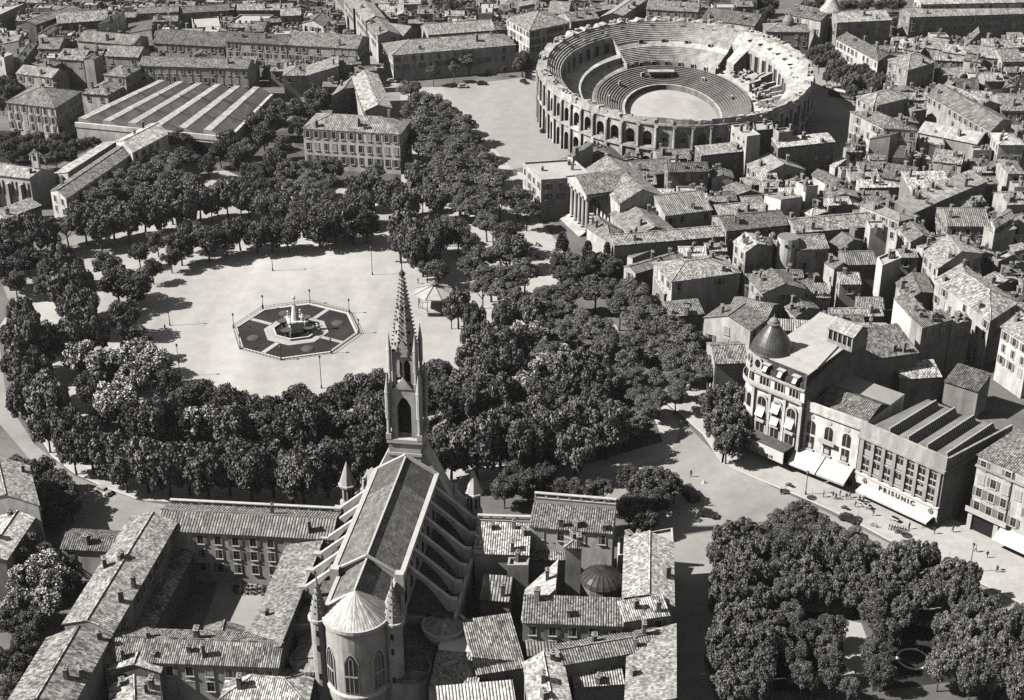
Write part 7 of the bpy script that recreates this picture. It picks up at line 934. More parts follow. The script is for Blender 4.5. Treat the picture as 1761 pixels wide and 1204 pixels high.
# ------------------------------------------------------------------ courthouse
def courthouse():
    A,B,C=[Vector(p) for p in COURT]; D=A+(C-B)
    T=house('courthouse','neoclassical courthouse with six giant columns and a tiled cross gable','',13.,'gs',[tuple(A),tuple(B),tuple(C),tuple(D)],3.4,.55,.27,0,cat='courthouse',chim=0)
    L0=tuple(wloc(T)); off=L0
    a,b_,c_=[Vector(p) for p in PORT]; d_=a+(c_-b_); F=Fr(a,b_); L=F.L; H=12.2; dep=(c_-b_).length
    inn=-F.n
    b=MB(); F.box(b,0,L,H,H+1.5,-1.3,.1); 
    R=Fr(b_,c_); R.box(b,0,dep+3,H,H+1.5,-1.2,.1); b.build('entablature',M['stone'],T,color=.6)
    b=MB(); F.poly(b,[(-.3,H+1.5),(L+.3,H+1.5),(L/2,H+4.6)],-1.,.15); b.build('pediment',M['stone'],T,color=.6)
    b=MB(); m=(a+b_)/2; far=inn*(dep+9); u=F.u
    zr=H+4.9; ze=H+1.5
    a0=a-u*.5+F.n*.5; b0=b_+u*.5+F.n*.5; m0=m+F.n*.5
    b.slab([(*b0,ze),(*(b0+far),ze),(*(m0+far),zr),(*m0,zr)],.2); b.slab([(*(a0+far),ze),(*a0,ze),(*m0,zr),(*(m0+far),zr)],.2); b.build('portico_roof',M['tile'],T,color=.26)
    for i in range(6):
        t=.7+(L-1.4)*i/5; p=F.at(t,-.6,0); b=MB(); b.box(p[0],p[1],1.6,2.1,.95,.95,F.rz); b.cyl(p[0],p[1],2.1,11.5,.68,.56,14); b.box(p[0],p[1],11.5,12.2,.85,.85,F.rz); b.build('column',M['stone'],T,color=.55)
    b=MB(); F.box(b,.2,L-.2,1.6,H,-dep-1,-dep); F.box(b,0,.8,1.6,H,-dep,-dep+1.5); b.build('porch_wall',M['stone'],T,color=.5)
    for k in(-1,0,1): b=MB(); F.box(b,L/2+k*4-.9,L/2+k*4+.9,1.6,6.5,-dep-.1,-dep+.1); b.build('door',M['dark'],T)
    for k in range(5): b=MB(); F.box(b,-.5,L+.5,.0,1.6-.32*k,-dep if k==0 else -1.4,.4+.5*k); b.build('step',M['stone'],T,color=.62)
courthouse()
# ------------------------------------------------------------------ school clock tower
x,y=SCHOOLT
T=thing('clock_tower','round clock tower with a pale pointed cone roof between the school wings','clock tower',(x,y,0))
b=MB(); b.cyl(x,y,0,16.,4.3,4.3,20,0); b.build('wall',M['stone'],T,color=.55)
b=MB(); b.lathe(x,y,[(4.9,16.),(4.9,16.6),(4.2,17.6),(2.6,20.),(1.,23.),(.15,25.2),(0,25.4)],20,0); b.build('roof',M['slate'],T,color=.42)
f=Fr((x-2.2,y-4.3),(x+2.2,y-4.3)); b=MB(); f.poly(b,archpts(2.2,2.3,2,12.2),-.6,.35,1); f.poly(b,archpts(2.2,1.75,3,12.2),-.5,.45,0); b.build('niche',[M['dark'],M['stone']],T,color=.6)
b=MB(); f.poly(b,[(2.2+1.2*math.cos(t),11.6+1.2*math.sin(t)) for t in np.linspace(0,2*pi,17)[:-1]],.3,.55,0); b.build('clock_face',M['shutl'],T)
for q in(0.2,4.2): b=MB(); b.cyl(*f.at(q,.3,0)[:2],1,11.5,.4,.34,8); b.build('column',M['stone'],T,color=.55)
dp=byl['small domed pavilion roofed house between arena and school']; b=MB(); b.lathe(*DOMEX,[(2.6,12.5),(2.6,14.2),(2.4,15.4),(1.7,16.6),(.8,17.3),(0,17.5)],16); b.build('dome',M['zinc2'],dp)
# chapel bellcote, stair turret, courtyard glass cone
ch=byl['stone chapel with paired lancet windows and a bellcote']; Q=[h for h in HOUSES if h[0]=='chapel'][0][5]
p=((Q[1][0]+Q[2][0])/2,(Q[1][1]+Q[2][1])/2); f=Fr(Q[0],Q[1]); b=MB(); b.box(p[0]-1.5*f.u.x,p[1]-1.5*f.u.y,13.,18.,1.2,.5,f.rz); b.box(p[0]-1.5*f.u.x,p[1]-1.5*f.u.y,15.6,17.2,.5,.56,f.rz,1); b.hexa([f.at(0,0,0)]*0 or [(p[0]-1.5*f.u.x-1.3,p[1]-1.5*f.u.y-.6,18),(p[0]-1.5*f.u.x+1.3,p[1]-1.5*f.u.y-.6,18),(p[0]-1.5*f.u.x+1.3,p[1]-1.5*f.u.y+.6,18),(p[0]-1.5*f.u.x-1.3,p[1]-1.5*f.u.y+.6,18)],[(p[0]-1.5*f.u.x-.1,p[1]-1.5*f.u.y-.5,19.2),(p[0]-1.5*f.u.x+.1,p[1]-1.5*f.u.y-.5,19.2),(p[0]-1.5*f.u.x+.1,p[1]-1.5*f.u.y+.5,19.2),(p[0]-1.5*f.u.x-.1,p[1]-1.5*f.u.y+.5,19.2)]); b.build('bellcote',[M['stone'],M['dark']],ch,color=.6)
for u in(.3,.62,.9):
    for k in(-.8,.8): b=MB(); f.poly(b,archpts(f.L*u+k,.42,4.5,8.6,pointed=True),-.1,.06); b.build('lancet_window',M['glass'],ch)
for u in(.16,.47,.77): b=MB(); f.box(b,f.L*u-.5,f.L*u+.5,0,8.6,-.1,1.1); b.build('buttress',M['stone'],ch,color=.6)
x,y=TURRET; T=thing('stair_turret','round white stair turret with two peepholes beside the cream house','turret',(x,y,0)); b=MB(); b.cyl(x,y,0,15,3.0,3.0,18,0,mt=1); b.build('wall',[M['wall'],M['zinc2']],T,color=.6)
for a in(-1.9,-1.2): b=MB(); b.box(x+3.*math.cos(a),y+3.*math.sin(a),12.8,13.6,.15,.3,a); b.build('window',M['dark'],T)
x,y=GDOME; T=thing('glass_dome','dark glazed dome with radiating ribs over the courtyard beside the church','glass dome',(x,y,0))
b=MB(); b.cyl(x,y,8.,10.6,4.,4.,20); b.build('drum',M['brick'],T)
prof=[(4.2,10.6),(3.8,11.3),(2.9,12.),(1.8,12.6),(.6,12.95),(0,13.)]
b=MB(); b.lathe(x,y,prof,20); b.build('glazing',M['gl3'],T)
M_=0
for k in range(20):
    a=2*pi*k/20; b=MB()
    for (r0,z0),(r1,z1) in zip(prof,prof[1:]): b.bar((x+r0*math.cos(a),y+r0*math.sin(a),z0+.05),(x+r1*math.cos(a),y+r1*math.sin(a),z1+.06),.13,.12)
    b.build('rib',M['iron'],T)

# parapet walls behind the street side roofs
def parapet(lab,h,back,par='parapet'):
    Q=[q for q in HOUSES if q[1]==lab][0][5]; T=byl[lab]; A,B,C,D=[Vector(p) for p in Q]; n=(D-A).normalized(); o=n*back
    b=MB(); p,q=D+o,C+o; F=Fr(p,q); F.box(b,0,F.L,0,h,-.5,0); F.box(b,0,F.L,h,h+.2,-.6,.1)
    k=int(F.L/2.2)
    for i in range(k+1): u=F.L*i/k; F.box(b,u-.25 if i else 0,u+.25 if i<k else F.L,h+.2,h+1.,-.5,0)
    F.box(b,0,F.L,h+1.,h+1.2,-.6,.1); b.build(par,M['surround'],T)
parapet('sunlit convent range behind the gravel court with many windows',11.6,.5)
parapet('pale walled house with balustraded roof at the top of the block',16.4,.5)
parapet('striped tiled house directly right of the church buttresses',13.0,.5)
# ------------------------------------------------------------------ church
CO=Vector((-21.1,250.6)); CU=Vector((.139,.990)).normalized(); CV=Vector((CU.y,-CU.x)); CRZ=math.atan2(CU.y,CU.x)
def cw(s,t,z): p=CO+CU*s+CV*t; return (p.x,p.y,z)
def cp(s,t): p=CO+CU*s+CV*t; return (p.x,p.y)
def church():
    L0=(CO.x,CO.y,0); T=thing('church','gothic church with openwork stone spire, slate nave and flying buttresses','church',L0)
    st=M['stone']; ws=.52
    def cbox(b,s0,s1,t0,t1,z0,z1,m=0):
        P=[cp(s0,t0),cp(s0,t1),cp(s1,t1),cp(s1,t0)]; P=[P[0],P[1],P[2],P[3]]
        b.hexa([(x,y,z0) for x,y in P],[(x,y,z1) for x,y in P],m)
    b=MB(); cbox(b,-34,0,-5.9,5.9,0,21); cbox(b,-44.2,-34,-4.8,4.8,0,20.2); b.face([cw(0,-5.9,21),cw(0,5.9,21),cw(0,0,25)]); b.face([cw(-34,5.9,21),cw(-34,-5.9,21),cw(-34,0,24.7)]); b.build('nave_wall',st,T,color=ws)
    b=MB()
    for sg in(-1,1):
        for s0,s1,hw,ze,zr in((-34,.3,6.0,21.,24.7),(-44.2,-34.,4.9,20.2,24.2)):
            q=[cw(s0,sg*hw,ze+.05),cw(s1,sg*hw,ze+.05),cw(s1,0,zr),cw(s0,0,zr)]
            b.slab(q if sg>0 else [q[1],q[0],q[3],q[2]],.15)
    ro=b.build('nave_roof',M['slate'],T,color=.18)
    # darker slates at the tower end of both slopes
    b=MB()
    for sg in(-1,1):
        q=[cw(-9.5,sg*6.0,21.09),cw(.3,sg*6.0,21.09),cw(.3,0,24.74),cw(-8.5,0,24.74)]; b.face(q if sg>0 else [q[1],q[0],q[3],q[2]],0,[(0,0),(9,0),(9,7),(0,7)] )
    b.build('darker_slates',M['slate'],ro,color=.12)
    b=MB(); b.bar(cw(-44,0,24.3),cw(-34,0,24.3),.35,.3); b.bar(cw(-34,0,24.85),cw(0,0,24.85),.35,.3)
    for sg in(-1,1): b.bar(cw(-34.1,sg*6,21.2),cw(-34.1,0,24.9),.5,.35); b.bar(cw(.2,sg*6.2,21.2),cw(.2,0,25.1),.7,.5)
    b.build('ridge_coping',M['surround'],T)
    for sg in(-1,1):
        b=MB(); cbox(b,-34,0.2,sg*6.2-.45,sg*6.2+.45,20.6,21.5); cbox(b,-44.,-34.2,sg*5.1-.35,sg*5.1+.35,19.8,20.7); cbox(b,-35.4,-34,sg*5.9-.7,sg*5.9+.9,18,22.2); b.build('parapet',M['surround'],T)
        # clerestory windows, buttresses, aisle
        for i in range(6):
            s=-3.2-5.4*i
            f=Fr(cp(s+1.2,sg*5.9),cp(s-1.2,sg*5.9)) if sg<0 else Fr(cp(s-1.2,sg*5.9),cp(s+1.2,sg*5.9))
            b=MB(); f.poly(b,archpts(1.2,1.0,12.2,16.2,pointed=True),-.1,.06); b.build('clerestory_window',M['glass'],T)
            s=-.6-5.4*i-(0 if i<6 else 0)
            b=MB(); n=8
            for k in range(n):
                t0,t1=5.9+(13.6-5.9)*k/n,5.9+(13.6-5.9)*(k+1)/n
                top=lambda t:18.9-(t-5.9)*.86
                und=lambda t:17.2-.115*(t-5.9)**2-.25*(t-5.9)
                P=[(t0,und(t0)),(t1,und(t1)),(t1,top(t1)),(t0,top(t0))]
                b.hexa([cw(s-.45,sg*t,z) for t,z in P][::-1] if sg<0 else [cw(s-.45,sg*t,z) for t,z in P],[cw(s+.45,sg*t,z) for t,z in P][::-1] if sg<0 else [cw(s+.45,sg*t,z) for t,z in P])
            cbox(b,s-.55,s+.55,sg*14.2-.8,sg*14.2+.8,0,12.2); b.build('flying_buttress',st,T,color=.6)
        b=MB(); cbox(b,-30,0,min(sg*5.9,sg*15),max(sg*5.9,sg*15),0,9.2); b.build('aisle_wall',st,T,color=ws)
        b=MB(); q=[cw(-30,sg*14.9,9.3),cw(0,sg*14.9,9.3),cw(0,sg*5.9,10.6),cw(-30,sg*5.9,10.6)]; b.slab(q if sg>0 else [q[1],q[0],q[3],q[2]],.1); b.build('aisle_roof',M['slate'],T,color=.12)
        b=MB(); cbox(b,-30.2,0,sg*15-.3,sg*15+.3,8.6,10.1); b.build('aisle_parapet',M['surround'],T)
        # round chapels at the aisle ends
        c=cp(-31.5,sg*13.2); b=MB(); b.cyl(c[0],c[1],0,8.6,4.0,4.0,20); b.build('chapel_wall',st,T,color=.48)
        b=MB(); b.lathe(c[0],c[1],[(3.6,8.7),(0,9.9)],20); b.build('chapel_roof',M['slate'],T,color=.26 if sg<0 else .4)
        b=MB(); b.lathe(c[0],c[1],[(4.25,8.3),(4.25,9.2),(3.7,9.2),(3.7,8.6)],20); b.build('chapel_parapet',M['surround'],T)
        # choir side block with a rounded low apse
        b=MB(); cbox(b,-43,-33,min(sg*4.8,sg*12.6),max(sg*4.8,sg*12.6),0,7.2); c=cp(-42.5,sg*8.8); b.cyl(c[0],c[1],0,7.2,3.9,3.9,18); b.build('sacristy_wall',st,T,color=.42)
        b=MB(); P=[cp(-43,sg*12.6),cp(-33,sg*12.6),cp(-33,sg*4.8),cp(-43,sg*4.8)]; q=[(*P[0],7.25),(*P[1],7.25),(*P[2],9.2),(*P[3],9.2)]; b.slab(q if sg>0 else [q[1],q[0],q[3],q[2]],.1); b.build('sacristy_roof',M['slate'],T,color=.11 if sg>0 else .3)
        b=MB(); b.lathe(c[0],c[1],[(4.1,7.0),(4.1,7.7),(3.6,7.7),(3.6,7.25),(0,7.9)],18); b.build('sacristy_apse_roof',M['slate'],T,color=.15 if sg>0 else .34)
    # apse
    ac=cp(-44.2,.3); b=MB(); b.cyl(ac[0],ac[1],0,20.,5.6,5.6,32); b.build('apse_wall',st,T,color=.5)
    b=MB(); b.lathe(ac[0],ac[1],[(5.9,20.1),(0.05,24.6),(0,24.65)],40); b.build('apse_roof',M['zinc'],T,color=.52)
    b=MB(); b.lathe(ac[0],ac[1],[(5.5,19.2),(6.05,19.5),(6.05,20.2),(5.5,20.25)],32); b.lathe(ac[0],ac[1],[(5.5,5.2),(5.95,5.5),(5.95,5.9),(5.5,6.3)],32); b.build('apse_cornice',M['surround'],T)
    for k,a in enumerate((-52,0,48)):
        an=CRZ+pi+math.radians(-a); d=Vector((math.cos(an),math.sin(an))); p=Vector(ac)+d*5.5; tng=Vector((-d.y,d.x)); f=Fr(p-tng*1.35,p+tng*1.35)
        b=MB(); f.poly(b,archpts(1.35,1.35,6.6,13.2,pointed=True),-.5,.12,1); f.poly(b,archpts(1.35,1.12,6.9,13.1,pointed=True),-.4,.18,0)
        for q in(-.38,.38): f.box(b,1.35+q-.05,1.35+q+.05,6.9,13.8,.1,.24,1)
        f.box(b,.25,2.45,10.2,10.5,.1,.24,1); b.bar(f.at(.97,.2,13.8),f.at(1.35,.2,14.5),.09,.09,1); b.bar(f.at(1.73,.2,13.8),f.at(1.35,.2,14.5),.09,.09,1)
        b.build('apse_window',[M['glass'],M['surround']],T)
    for (s,t) in((-45.4,-6.1),(-44.6,6.9)):
        c=cp(s,t); b=MB(); b.cyl(c[0],c[1],0,19.2,1.55,1.55,16); b.build('turret_wall',st,T,color=.46)
        b=MB(); b.lathe(c[0],c[1],[(1.55,18.6),(1.95,19.1),(1.95,19.6),(1.6,19.65)],16); b.build('turret_cornice',M['surround'],T)
        b=MB(); b.lathe(c[0],c[1],[(1.75,19.6),(.18,26.6),(.2,26.9),(.05,28.3),(0,28.4)],8); 
        for k in range(8):
            for j in range(5): a=2*pi*k/8+.39; z=20.8+j*1.2; r=1.75-(z-19.6)*.224; b.box(c[0]+r*.95*math.cos(a),c[1]+r*.95*math.sin(a),z,z+.3,.1,.1,a,1)
        b.build('turret_spire',[st,M['brick']],T,color=.36)
        for z in(16.2,13.,6.8): 
            an=CRZ+pi; b=MB(); p=Vector(c)+Vector((math.cos(an),math.sin(an)))*1.5; b.box(p.x,p.y,z,z+1.2,.12,.26,an); b.build('turret_window',M['dark'],T)
    # octagonal stair towers of the front
    for (s,t) in((3.,-13.),(3.5,13.)):
        c=cp(s,t); b=MB(); b.cyl(c[0],c[1],0,11.5,1.75,1.75,8); b.cyl(c[0],c[1],11.5,15.4,1.35,1.35,8); b.build('stair_tower_wall',st,T,color=.52)
        b=MB(); b.lathe(c[0],c[1],[(1.9,15.2),(1.95,15.6),(1.7,15.8),(.12,20.6),(0,20.8)],8); b.build('stair_tower_spire',st,T,color=.5)
        for k in range(8): a=2*pi*(k+.5)/8; b=MB(); b.box(c[0]+1.25*math.cos(a),c[1]+1.25*math.sin(a),12.2,14.6,.08,.22,a); b.build('stair_tower_opening',M['dark'],T)
        # angel finial on the gable slope between tower and stair tower
        c=cp(s-.8,t*.72); b=MB(); b.box(c[0],c[1],10,15.2,.7,.7,CRZ); b.cyl(c[0],c[1],15.2,17.2,.45,.3,8); b.ico((c[0],c[1],17.6),.3)
        for q in(-1,1): b.hexa([(c[0]+q*.2,c[1],15.8),(c[0]+q*.6,c[1],16.2),(c[0]+q*.6,c[1]+.1,16.2),(c[0]+q*.2,c[1]+.1,15.8)],[(c[0]+q*.2,c[1],17.4),(c[0]+q*.75,c[1],18.6),(c[0]+q*.75,c[1]+.1,18.6),(c[0]+q*.2,c[1]+.1,17.4)])
        b.build('angel_finial',M['surround'],T)
    # facade block behind the tower with raking copings
    b=MB(); 
    P=[(-13,0),(13,0),(13,11),(8.2,16.),(3.6,25.5),(-3.6,25.5),(-8.2,16.),(-13,11)]
    f=[cw(1.2,t,z) for t,z in P]; k=[cw(5.2,t,z) for t,z in P]; b.face(f); b.face(k[::-1])
    for i in range(len(P)): j=(i+1)%len(P); b.face([f[j],f[i],k[i],k[j]])
    b.build('facade',st,T,color=.55)
    # tower
    hw=3.2
    def tb(b,s0,s1,t0,t1,z0,z1,m=0): cbox(b,4+s0,4+s1,-.25+t0,-.25+t1,z0,z1,m)
    b=MB(); tb(b,-hw,hw,-hw,hw,0,28.); b.build('tower_base',st,T,color=.58)
    b=MB(); tb(b,-hw-.35,hw+.35,-hw-.35,hw+.35,27.5,28.4); tb(b,-hw-.2,hw+.2,-hw-.2,hw+.2,24.6,25.2); b.build('tower_cornice',M['surround'],T)
    def stage(z0,z1,hw,openw,two):
        b=MB(); pw=hw-openw
        for a in(-1,1):
            for c in(-1,1): tb(b,min(a*hw,a*openw),max(a*hw,a*openw),min(c*hw,c*openw),max(c*hw,c*openw),z0,z1)
        zs=z0+(z1-z0)*.62
        # arched heads on the four sides
        n=8
        for side in range(4):
            def w2(u,d,z):
                x,y=(u,-hw+d) if side==0 else ((hw-d,u) if side==1 else ((-u,hw-d) if side==2 else (-hw+d,-u)))
                return cw(4+y,-.25+x,z)
            spans=[(-openw,openw)] if not two else [(-openw,-.12),(.12,openw)]
            for (u0,u1) in spans:
                uc=(u0+u1)/2; r=(u1-u0)/2
                for k in range(n):
                    ua,ub=uc-r+2*r*k/n,uc-r+2*r*(k+1)/n
                    h=lambda u: zs+r*1.5*(1-abs((u-uc)/r)**1.8)
                    q=[w2(ua,0,h(ua)),w2(ub,0,h(ub)),w2(ub,0,z1),w2(ua,0,z1)]; q2=[w2(ua,.8,h(ua)),w2(ub,.8,h(ub)),w2(ub,.8,z1),w2(ua,.8,z1)]
                    b.face(q); b.face(q2[::-1]); b.face([q2[0],q2[1],q[1],q[0]])
            if two: q=[(-.14,0),(.14,0),(.14,.4),(-.14,.4)]; b.hexa([w2(u,d,z0) for u,d in q],[w2(u,d,z1) for u,d in q])
            # gablet over each side
            gw=hw*.72; q=[w2(-gw,-.15,z1-.3),w2(gw,-.15,z1-.3),w2(0,-.15,z1+2.3)]; q2=[w2(-gw,.4,z1-.3),w2(gw,.4,z1-.3),w2(0,.4,z1+2.3)]
            b.face(q); b.face(q2[::-1]); b.face([q[1],q2[1],q2[2],q[2]]); b.face([q2[0],q[0],q[2],q2[2]])
        tb(b,-openw,openw,-openw,openw,z0,z0+.5); tb(b,-hw,hw,-hw,hw,z1-.4,z1)
        return b.build('tower_stage',st,T,color=.6)
    stage(28.4,39.6,2.65,1.4,False)
    b=MB(); tb(b,-1.6,1.6,-1.6,1.6,28.9,36.); b.build('belfry_core',M['dark'],T)
    stage(39.6,47.4,2.15,1.5,True)
    b=MB(); tb(b,-.9,.9,-.9,.9,40.1,45.); b.build('belfry_core',M['dark'],T)
    for hw2,z0,z1,zt,r in((3.1,28.4,38.6,42.6,.5),(2.55,39.4,47.6,51.3,.4)):
        for a in(-1,1):
            for c in(-1,1):
                p=cp(4+a*hw2,-.25+c*hw2); b=MB(); b.cyl(p[0],p[1],z0,z0+(z1-z0)*.45,r*.8,r*.75,8); b.box(p[0],p[1],z0,z0+1.2,r*1.05,r*1.05,CRZ); b.cyl(p[0],p[1],z0+(z1-z0)*.45,z1,r*1.1,r*1.1,8); b.lathe(p[0],p[1],[(r*1.1,z1),(r*1.3,z1+.15),(r*1.1,z1+.4),(.06,zt),(0,zt+.1)],8); b.build('pinnacle',st,T,color=.58)
    sc=cp(4,-.25); b=MB(); zb,zt=46.2,62.2; rb=2.6
    b.lathe(sc[0],sc[1],[(rb,zb),(.22,zt)],8,0,CRZ+pi/8,CRZ+pi/8+2*pi)
    for k in range(8):
        a=CRZ+pi/8+2*pi*k/8
        for j in range(19):
            z=zb+1.2+j*.83; r=rb+(.22-rb)*(z-zb)/(zt-zb)
            b.box(sc[0]+(r+.16)*math.cos(a),sc[1]+(r+.16)*math.sin(a),z,z+.26,.2,.09,a)
            if j%3==1 and j<13:
                a2=a+pi/8; rr=r*.93; b.box(sc[0]+rr*math.cos(a2),sc[1]+rr*math.sin(a2),z,z+.6,.09,.16,a2,1)
    b.build('spire',[st,M['dark']],T,color=.42)
    b=MB(); b.lathe(sc[0],sc[1],[(.25,62.),(.55,62.5),(.55,63.),(.2,63.4),(.1,63.8),(0,63.9)],8); b.bar((sc[0],sc[1],63.6),(sc[0],sc[1],66.4),.17); b.bar((*cp(4,-1.2),65.2),(*cp(4,.7),65.2),.17)
    for z,t in((66.4,0),(65.2,-1.),(65.2,1.)): b.ico((*cp(4,-.25+t*.95),z),.22)
    b.build('cross_finial',M['iron'],T)
church()
b=MB(); P=[cp(-46,13),cp(-46,21.5),cp(-33,21.5),cp(-33,13)]; L0=(*cp(-40,17),0)
T=thing('sacristy_annex','low annex with a white terrace and tiled lean to right of the church apse','annex',L0)
b.prism(P,0,6.4,0); b.build('wall',M['stone'],T,color=.45)
b=MB(); b.slab([(*cp(-46.4,13),6.3),(*cp(-46.4,21.6),6.3),(*cp(-38,21.6),8.2),(*cp(-38,13),8.2)],.15); b.build('roof',M['tile'],T,color=.36)
b=MB(); b.prism([cp(-37.8,13.2),cp(-37.8,21.5),cp(-33.2,21.5),cp(-33.2,13.2)],6.4,8.4,0); b.build('terrace',M['white'],T)
f=Fr(P[0],P[1]); b=MB(); f.poly(b,archpts(5.2,.6,2.2,4.2,pointed=True),-.1,.07); b.build('window',M['glass'],T)
M['ardark']=arena_mat('shade dark limestone',.07,.4); M['bench2']=arena_mat('bench riser',.05,.3); M['bench']=arena_mat('bench tread',.24,.35)  # ardark: shade of gallery and seating gaps put into the colour
# ------------------------------------------------------------------ arena
AC=(60.72,540.3); AA,AB=66.7,50.7     # semi axis along y, along x
def arena():
    T=thing('arena','roman amphitheatre with two arcade storeys and partly ruined seating','arena',(AC[0],AC[1],0))
    N=60
    # equal arc parameters
    ts=np.linspace(0,2*pi,7201); px_=AB*np.cos(ts); py_=AA*np.sin(ts)
    cum=np.concatenate([[0],np.cumsum(np.hypot(np.diff(px_),np.diff(py_)))]); tot=cum[-1]
    par=lambda s: float(np.interp(s%tot,cum,ts))
    def E(t,d=0.): return (AC[0]+(AB-d)*math.cos(t),AC[1]+(AA-d)*math.sin(t))
    wb=MB(); inner=MB(); top=MB()
    bay=tot/N
    blind=[]
    def ang(i): return math.degrees(par((i+.5)*bay))%360
    blindset=[i for i in range(N) if 256<ang(i)<300 ]
    bl=[i for k,i in enumerate(blindset) if k in(0,1,3)]
    openthru=[i for k,i in enumerate(blindset) if k in(2,4,5,6)]
    for i in range(N):
        s0=i*bay
        def pt(u,d=0.): t=par(s0+u*bay); return E(t,d)
        for (z0,z1,zs,ow,zsill) in((0,9.8,5.4,.265,0.0),(9.8,18.6,14.3,.265,10.7)):
            ua,ub=.5-ow,.5+ow; r=ow*bay
            uf=lambda a: .5+ow*math.cos(a)
            # piers
            wb.quadw(pt(0),pt(ua),z0,z1); wb.quadw(pt(ub),pt(1),z0,z1)
            if zsill>z0: wb.quadw(pt(ua),pt(ub),z0,zsill); wb.face([(*pt(ua),zsill),(*pt(ub),zsill),(*pt(ub,1.6),zsill),(*pt(ua,1.6),zsill)])
            n=8
            for k in range(n):
                a,b=pi-pi*k/n,pi-pi*(k+1)/n
                p,q=pt(uf(a)),pt(uf(b)); za,zb=zs+r*math.sin(a),zs+r*math.sin(b)
                wb.face([(*p,za),(*q,zb),(*q,z1),(*p,z1)])
                p2,q2=pt(uf(a),1.7),pt(uf(b),1.7)
                wb.face([(*p2,za),(*q2,zb),(*q,zb),(*p,za)])
            for u in(ua,ub):
                p,p2=pt(u),pt(u,1.7); q=[(*p,zsill if zsill>z0 else z0),(*p2,zsill if zsill>z0 else z0),(*p2,zs),(*p,zs)]
                wb.face(q if u==ua else list(reversed(q)))
        wb.quadw(pt(0),pt(1),18.6,20.2+.8*abs(math.sin(i*2.3)))
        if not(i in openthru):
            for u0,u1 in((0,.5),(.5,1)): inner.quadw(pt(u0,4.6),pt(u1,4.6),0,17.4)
        # gallery floor and ceiling
        wb.face([(*pt(0,1.6),9.6),(*pt(1,1.6),9.6),(*pt(1,4.8),9.6),(*pt(0,4.8),9.6)]); 
    wb.build('outer_wall',M['ar'],T,color=.5); inner.build('gallery_wall',M['ardark'],T)  # gallery wall near black: shade behind the arches is in its colour
    # rough wall head
    K=240
    for k in range(K):
        t0,t1=2*pi*k/K,2*pi*(k+1)/K
        h=lambda t: 20.6+.5*math.sin(t*37)+.35*math.sin(t*83+1)+(-1.1 if 235<math.degrees(t)%360<318 else 0)
        a,b=h(t0),h(t1)
        p=[E(t0,-.15),E(t1,-.15),E(t1,3.2),E(t0,3.2)]
        top.face([(*p[0],a),(*p[1],b),(*p[2],b-.3),(*p[3],a-.3)]); top.face([(*p[0],18.6),(*p[1],18.6),(*p[1],b),(*p[0],a)]); top.face([(*p[2],12),(*p[3],12),(*p[3],a-.3),(*p[2],b-.3)])
    top.build('wall_head',M['artop'],T)
    rg=random.Random(3)
    bb=MB()
    for k in range(170):
        t=rg.uniform(0,2*pi); d=rg.uniform(0,2.2); x,y=E(t,d); bb.box(x,y,19.5,20.9+rg.uniform(0,.6)-(1. if 235<math.degrees(t)<318 else 0),rg.uniform(.3,1.1),rg.uniform(.3,.7),rg.uniform(0,3))
    bb.build('loose_block',M['artop'],T)
    for z,hh,d in((9.5,.9,.75),(18.3,.7,.6)):
        c=MB()
        for k in range(K):
            t0,t1=2*pi*k/K,2*pi*(k+1)/K; o=[E(t0,-d),E(t1,-d)]; q=[E(t0,.05),E(t1,.05)]
            c.face([(*o[0],z),(*o[1],z),(*o[1],z+hh),(*o[0],z+hh)]); c.face([(*o[0],z+hh),(*o[1],z+hh),(*q[1],z+hh),(*q[0],z+hh)]); c.face([(*o[1],z),(*o[0],z),(*q[0],z-.25),(*q[1],z-.25)])
        c.build('cornice',M['artop'] if z<12 else M['ar'],T,color=.55)
    for i in range(N):
        t=par(i*bay); x,y=E(t,-.3); nx,ny=math.cos(t)/AB,math.sin(t)/AA; rz=math.atan2(ny,nx)
        b=MB(); b.box(x,y,0,9.45,.55,.62,rz); b.cyl(x+.25*math.cos(rz),y+.25*math.sin(rz),10.45,17.6,.62,.52,8); b.box(x,y,17.6,18.25,.6,.68,rz)
        b.build('pilaster',M['ar'],T,color=.46)
        if i in bl:
            b=MB(); s0=i*bay; pts=[E(par(s0+u*bay),.55) for u in(.25,.5,.75)]
            for a_,b_ in zip(pts,pts[1:]): b.quadw(a_,b_,10.6,17.0)
            for u in(.42,.56): q=E(par(s0+u*bay),.45); b.box(q[0],q[1],12.6,14.0,.1,.3,rz,1)
            b.build('blind_arch',[M['artop'],M['dark']],T)
    # seating: profile rings by sector
    def ring_sector(name,t0,t1,prof,mat,K=90):
        b=MB()
        for k in range(K):
            a,c=t0+(t1-t0)*k/K,t0+(t1-t0)*(k+1)/K
            for (d0,z0),(d1,z1) in zip(prof,prof[1:]):
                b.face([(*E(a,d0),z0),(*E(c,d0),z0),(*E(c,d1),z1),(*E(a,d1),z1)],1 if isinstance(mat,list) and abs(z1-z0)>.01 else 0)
        for tt in(t0,t1):
            pts=[(*E(tt,d),z) for d,z in prof]; base=[(*E(tt,prof[-1][0]),0),(*E(tt,prof[0][0]),0)]
            b.face(pts+base if tt==t0 else list(reversed(pts+base)))
        return b.build(name,mat,T)
    def steps(d0,z0,d1,z1,n):
        P=[(d0,z0)]
        for i in range(n):
            d=d0+(d1-d0)*(i+1)/n; z=z0+(z1-z0)*(i+1)/n; P+= [(d,P[-1][1]),(d,z)]
        return P
    R=math.radians
    full=(R(48),R(118))
    ring_sector('upper_seating',*full,steps(2.2,20.2,11.5,14.2,11)+steps(13.2,12.6,20.,8.2,9)+[(20.2,8.2),(20.2,5.6),(21.4,5.6)],M['artop'])
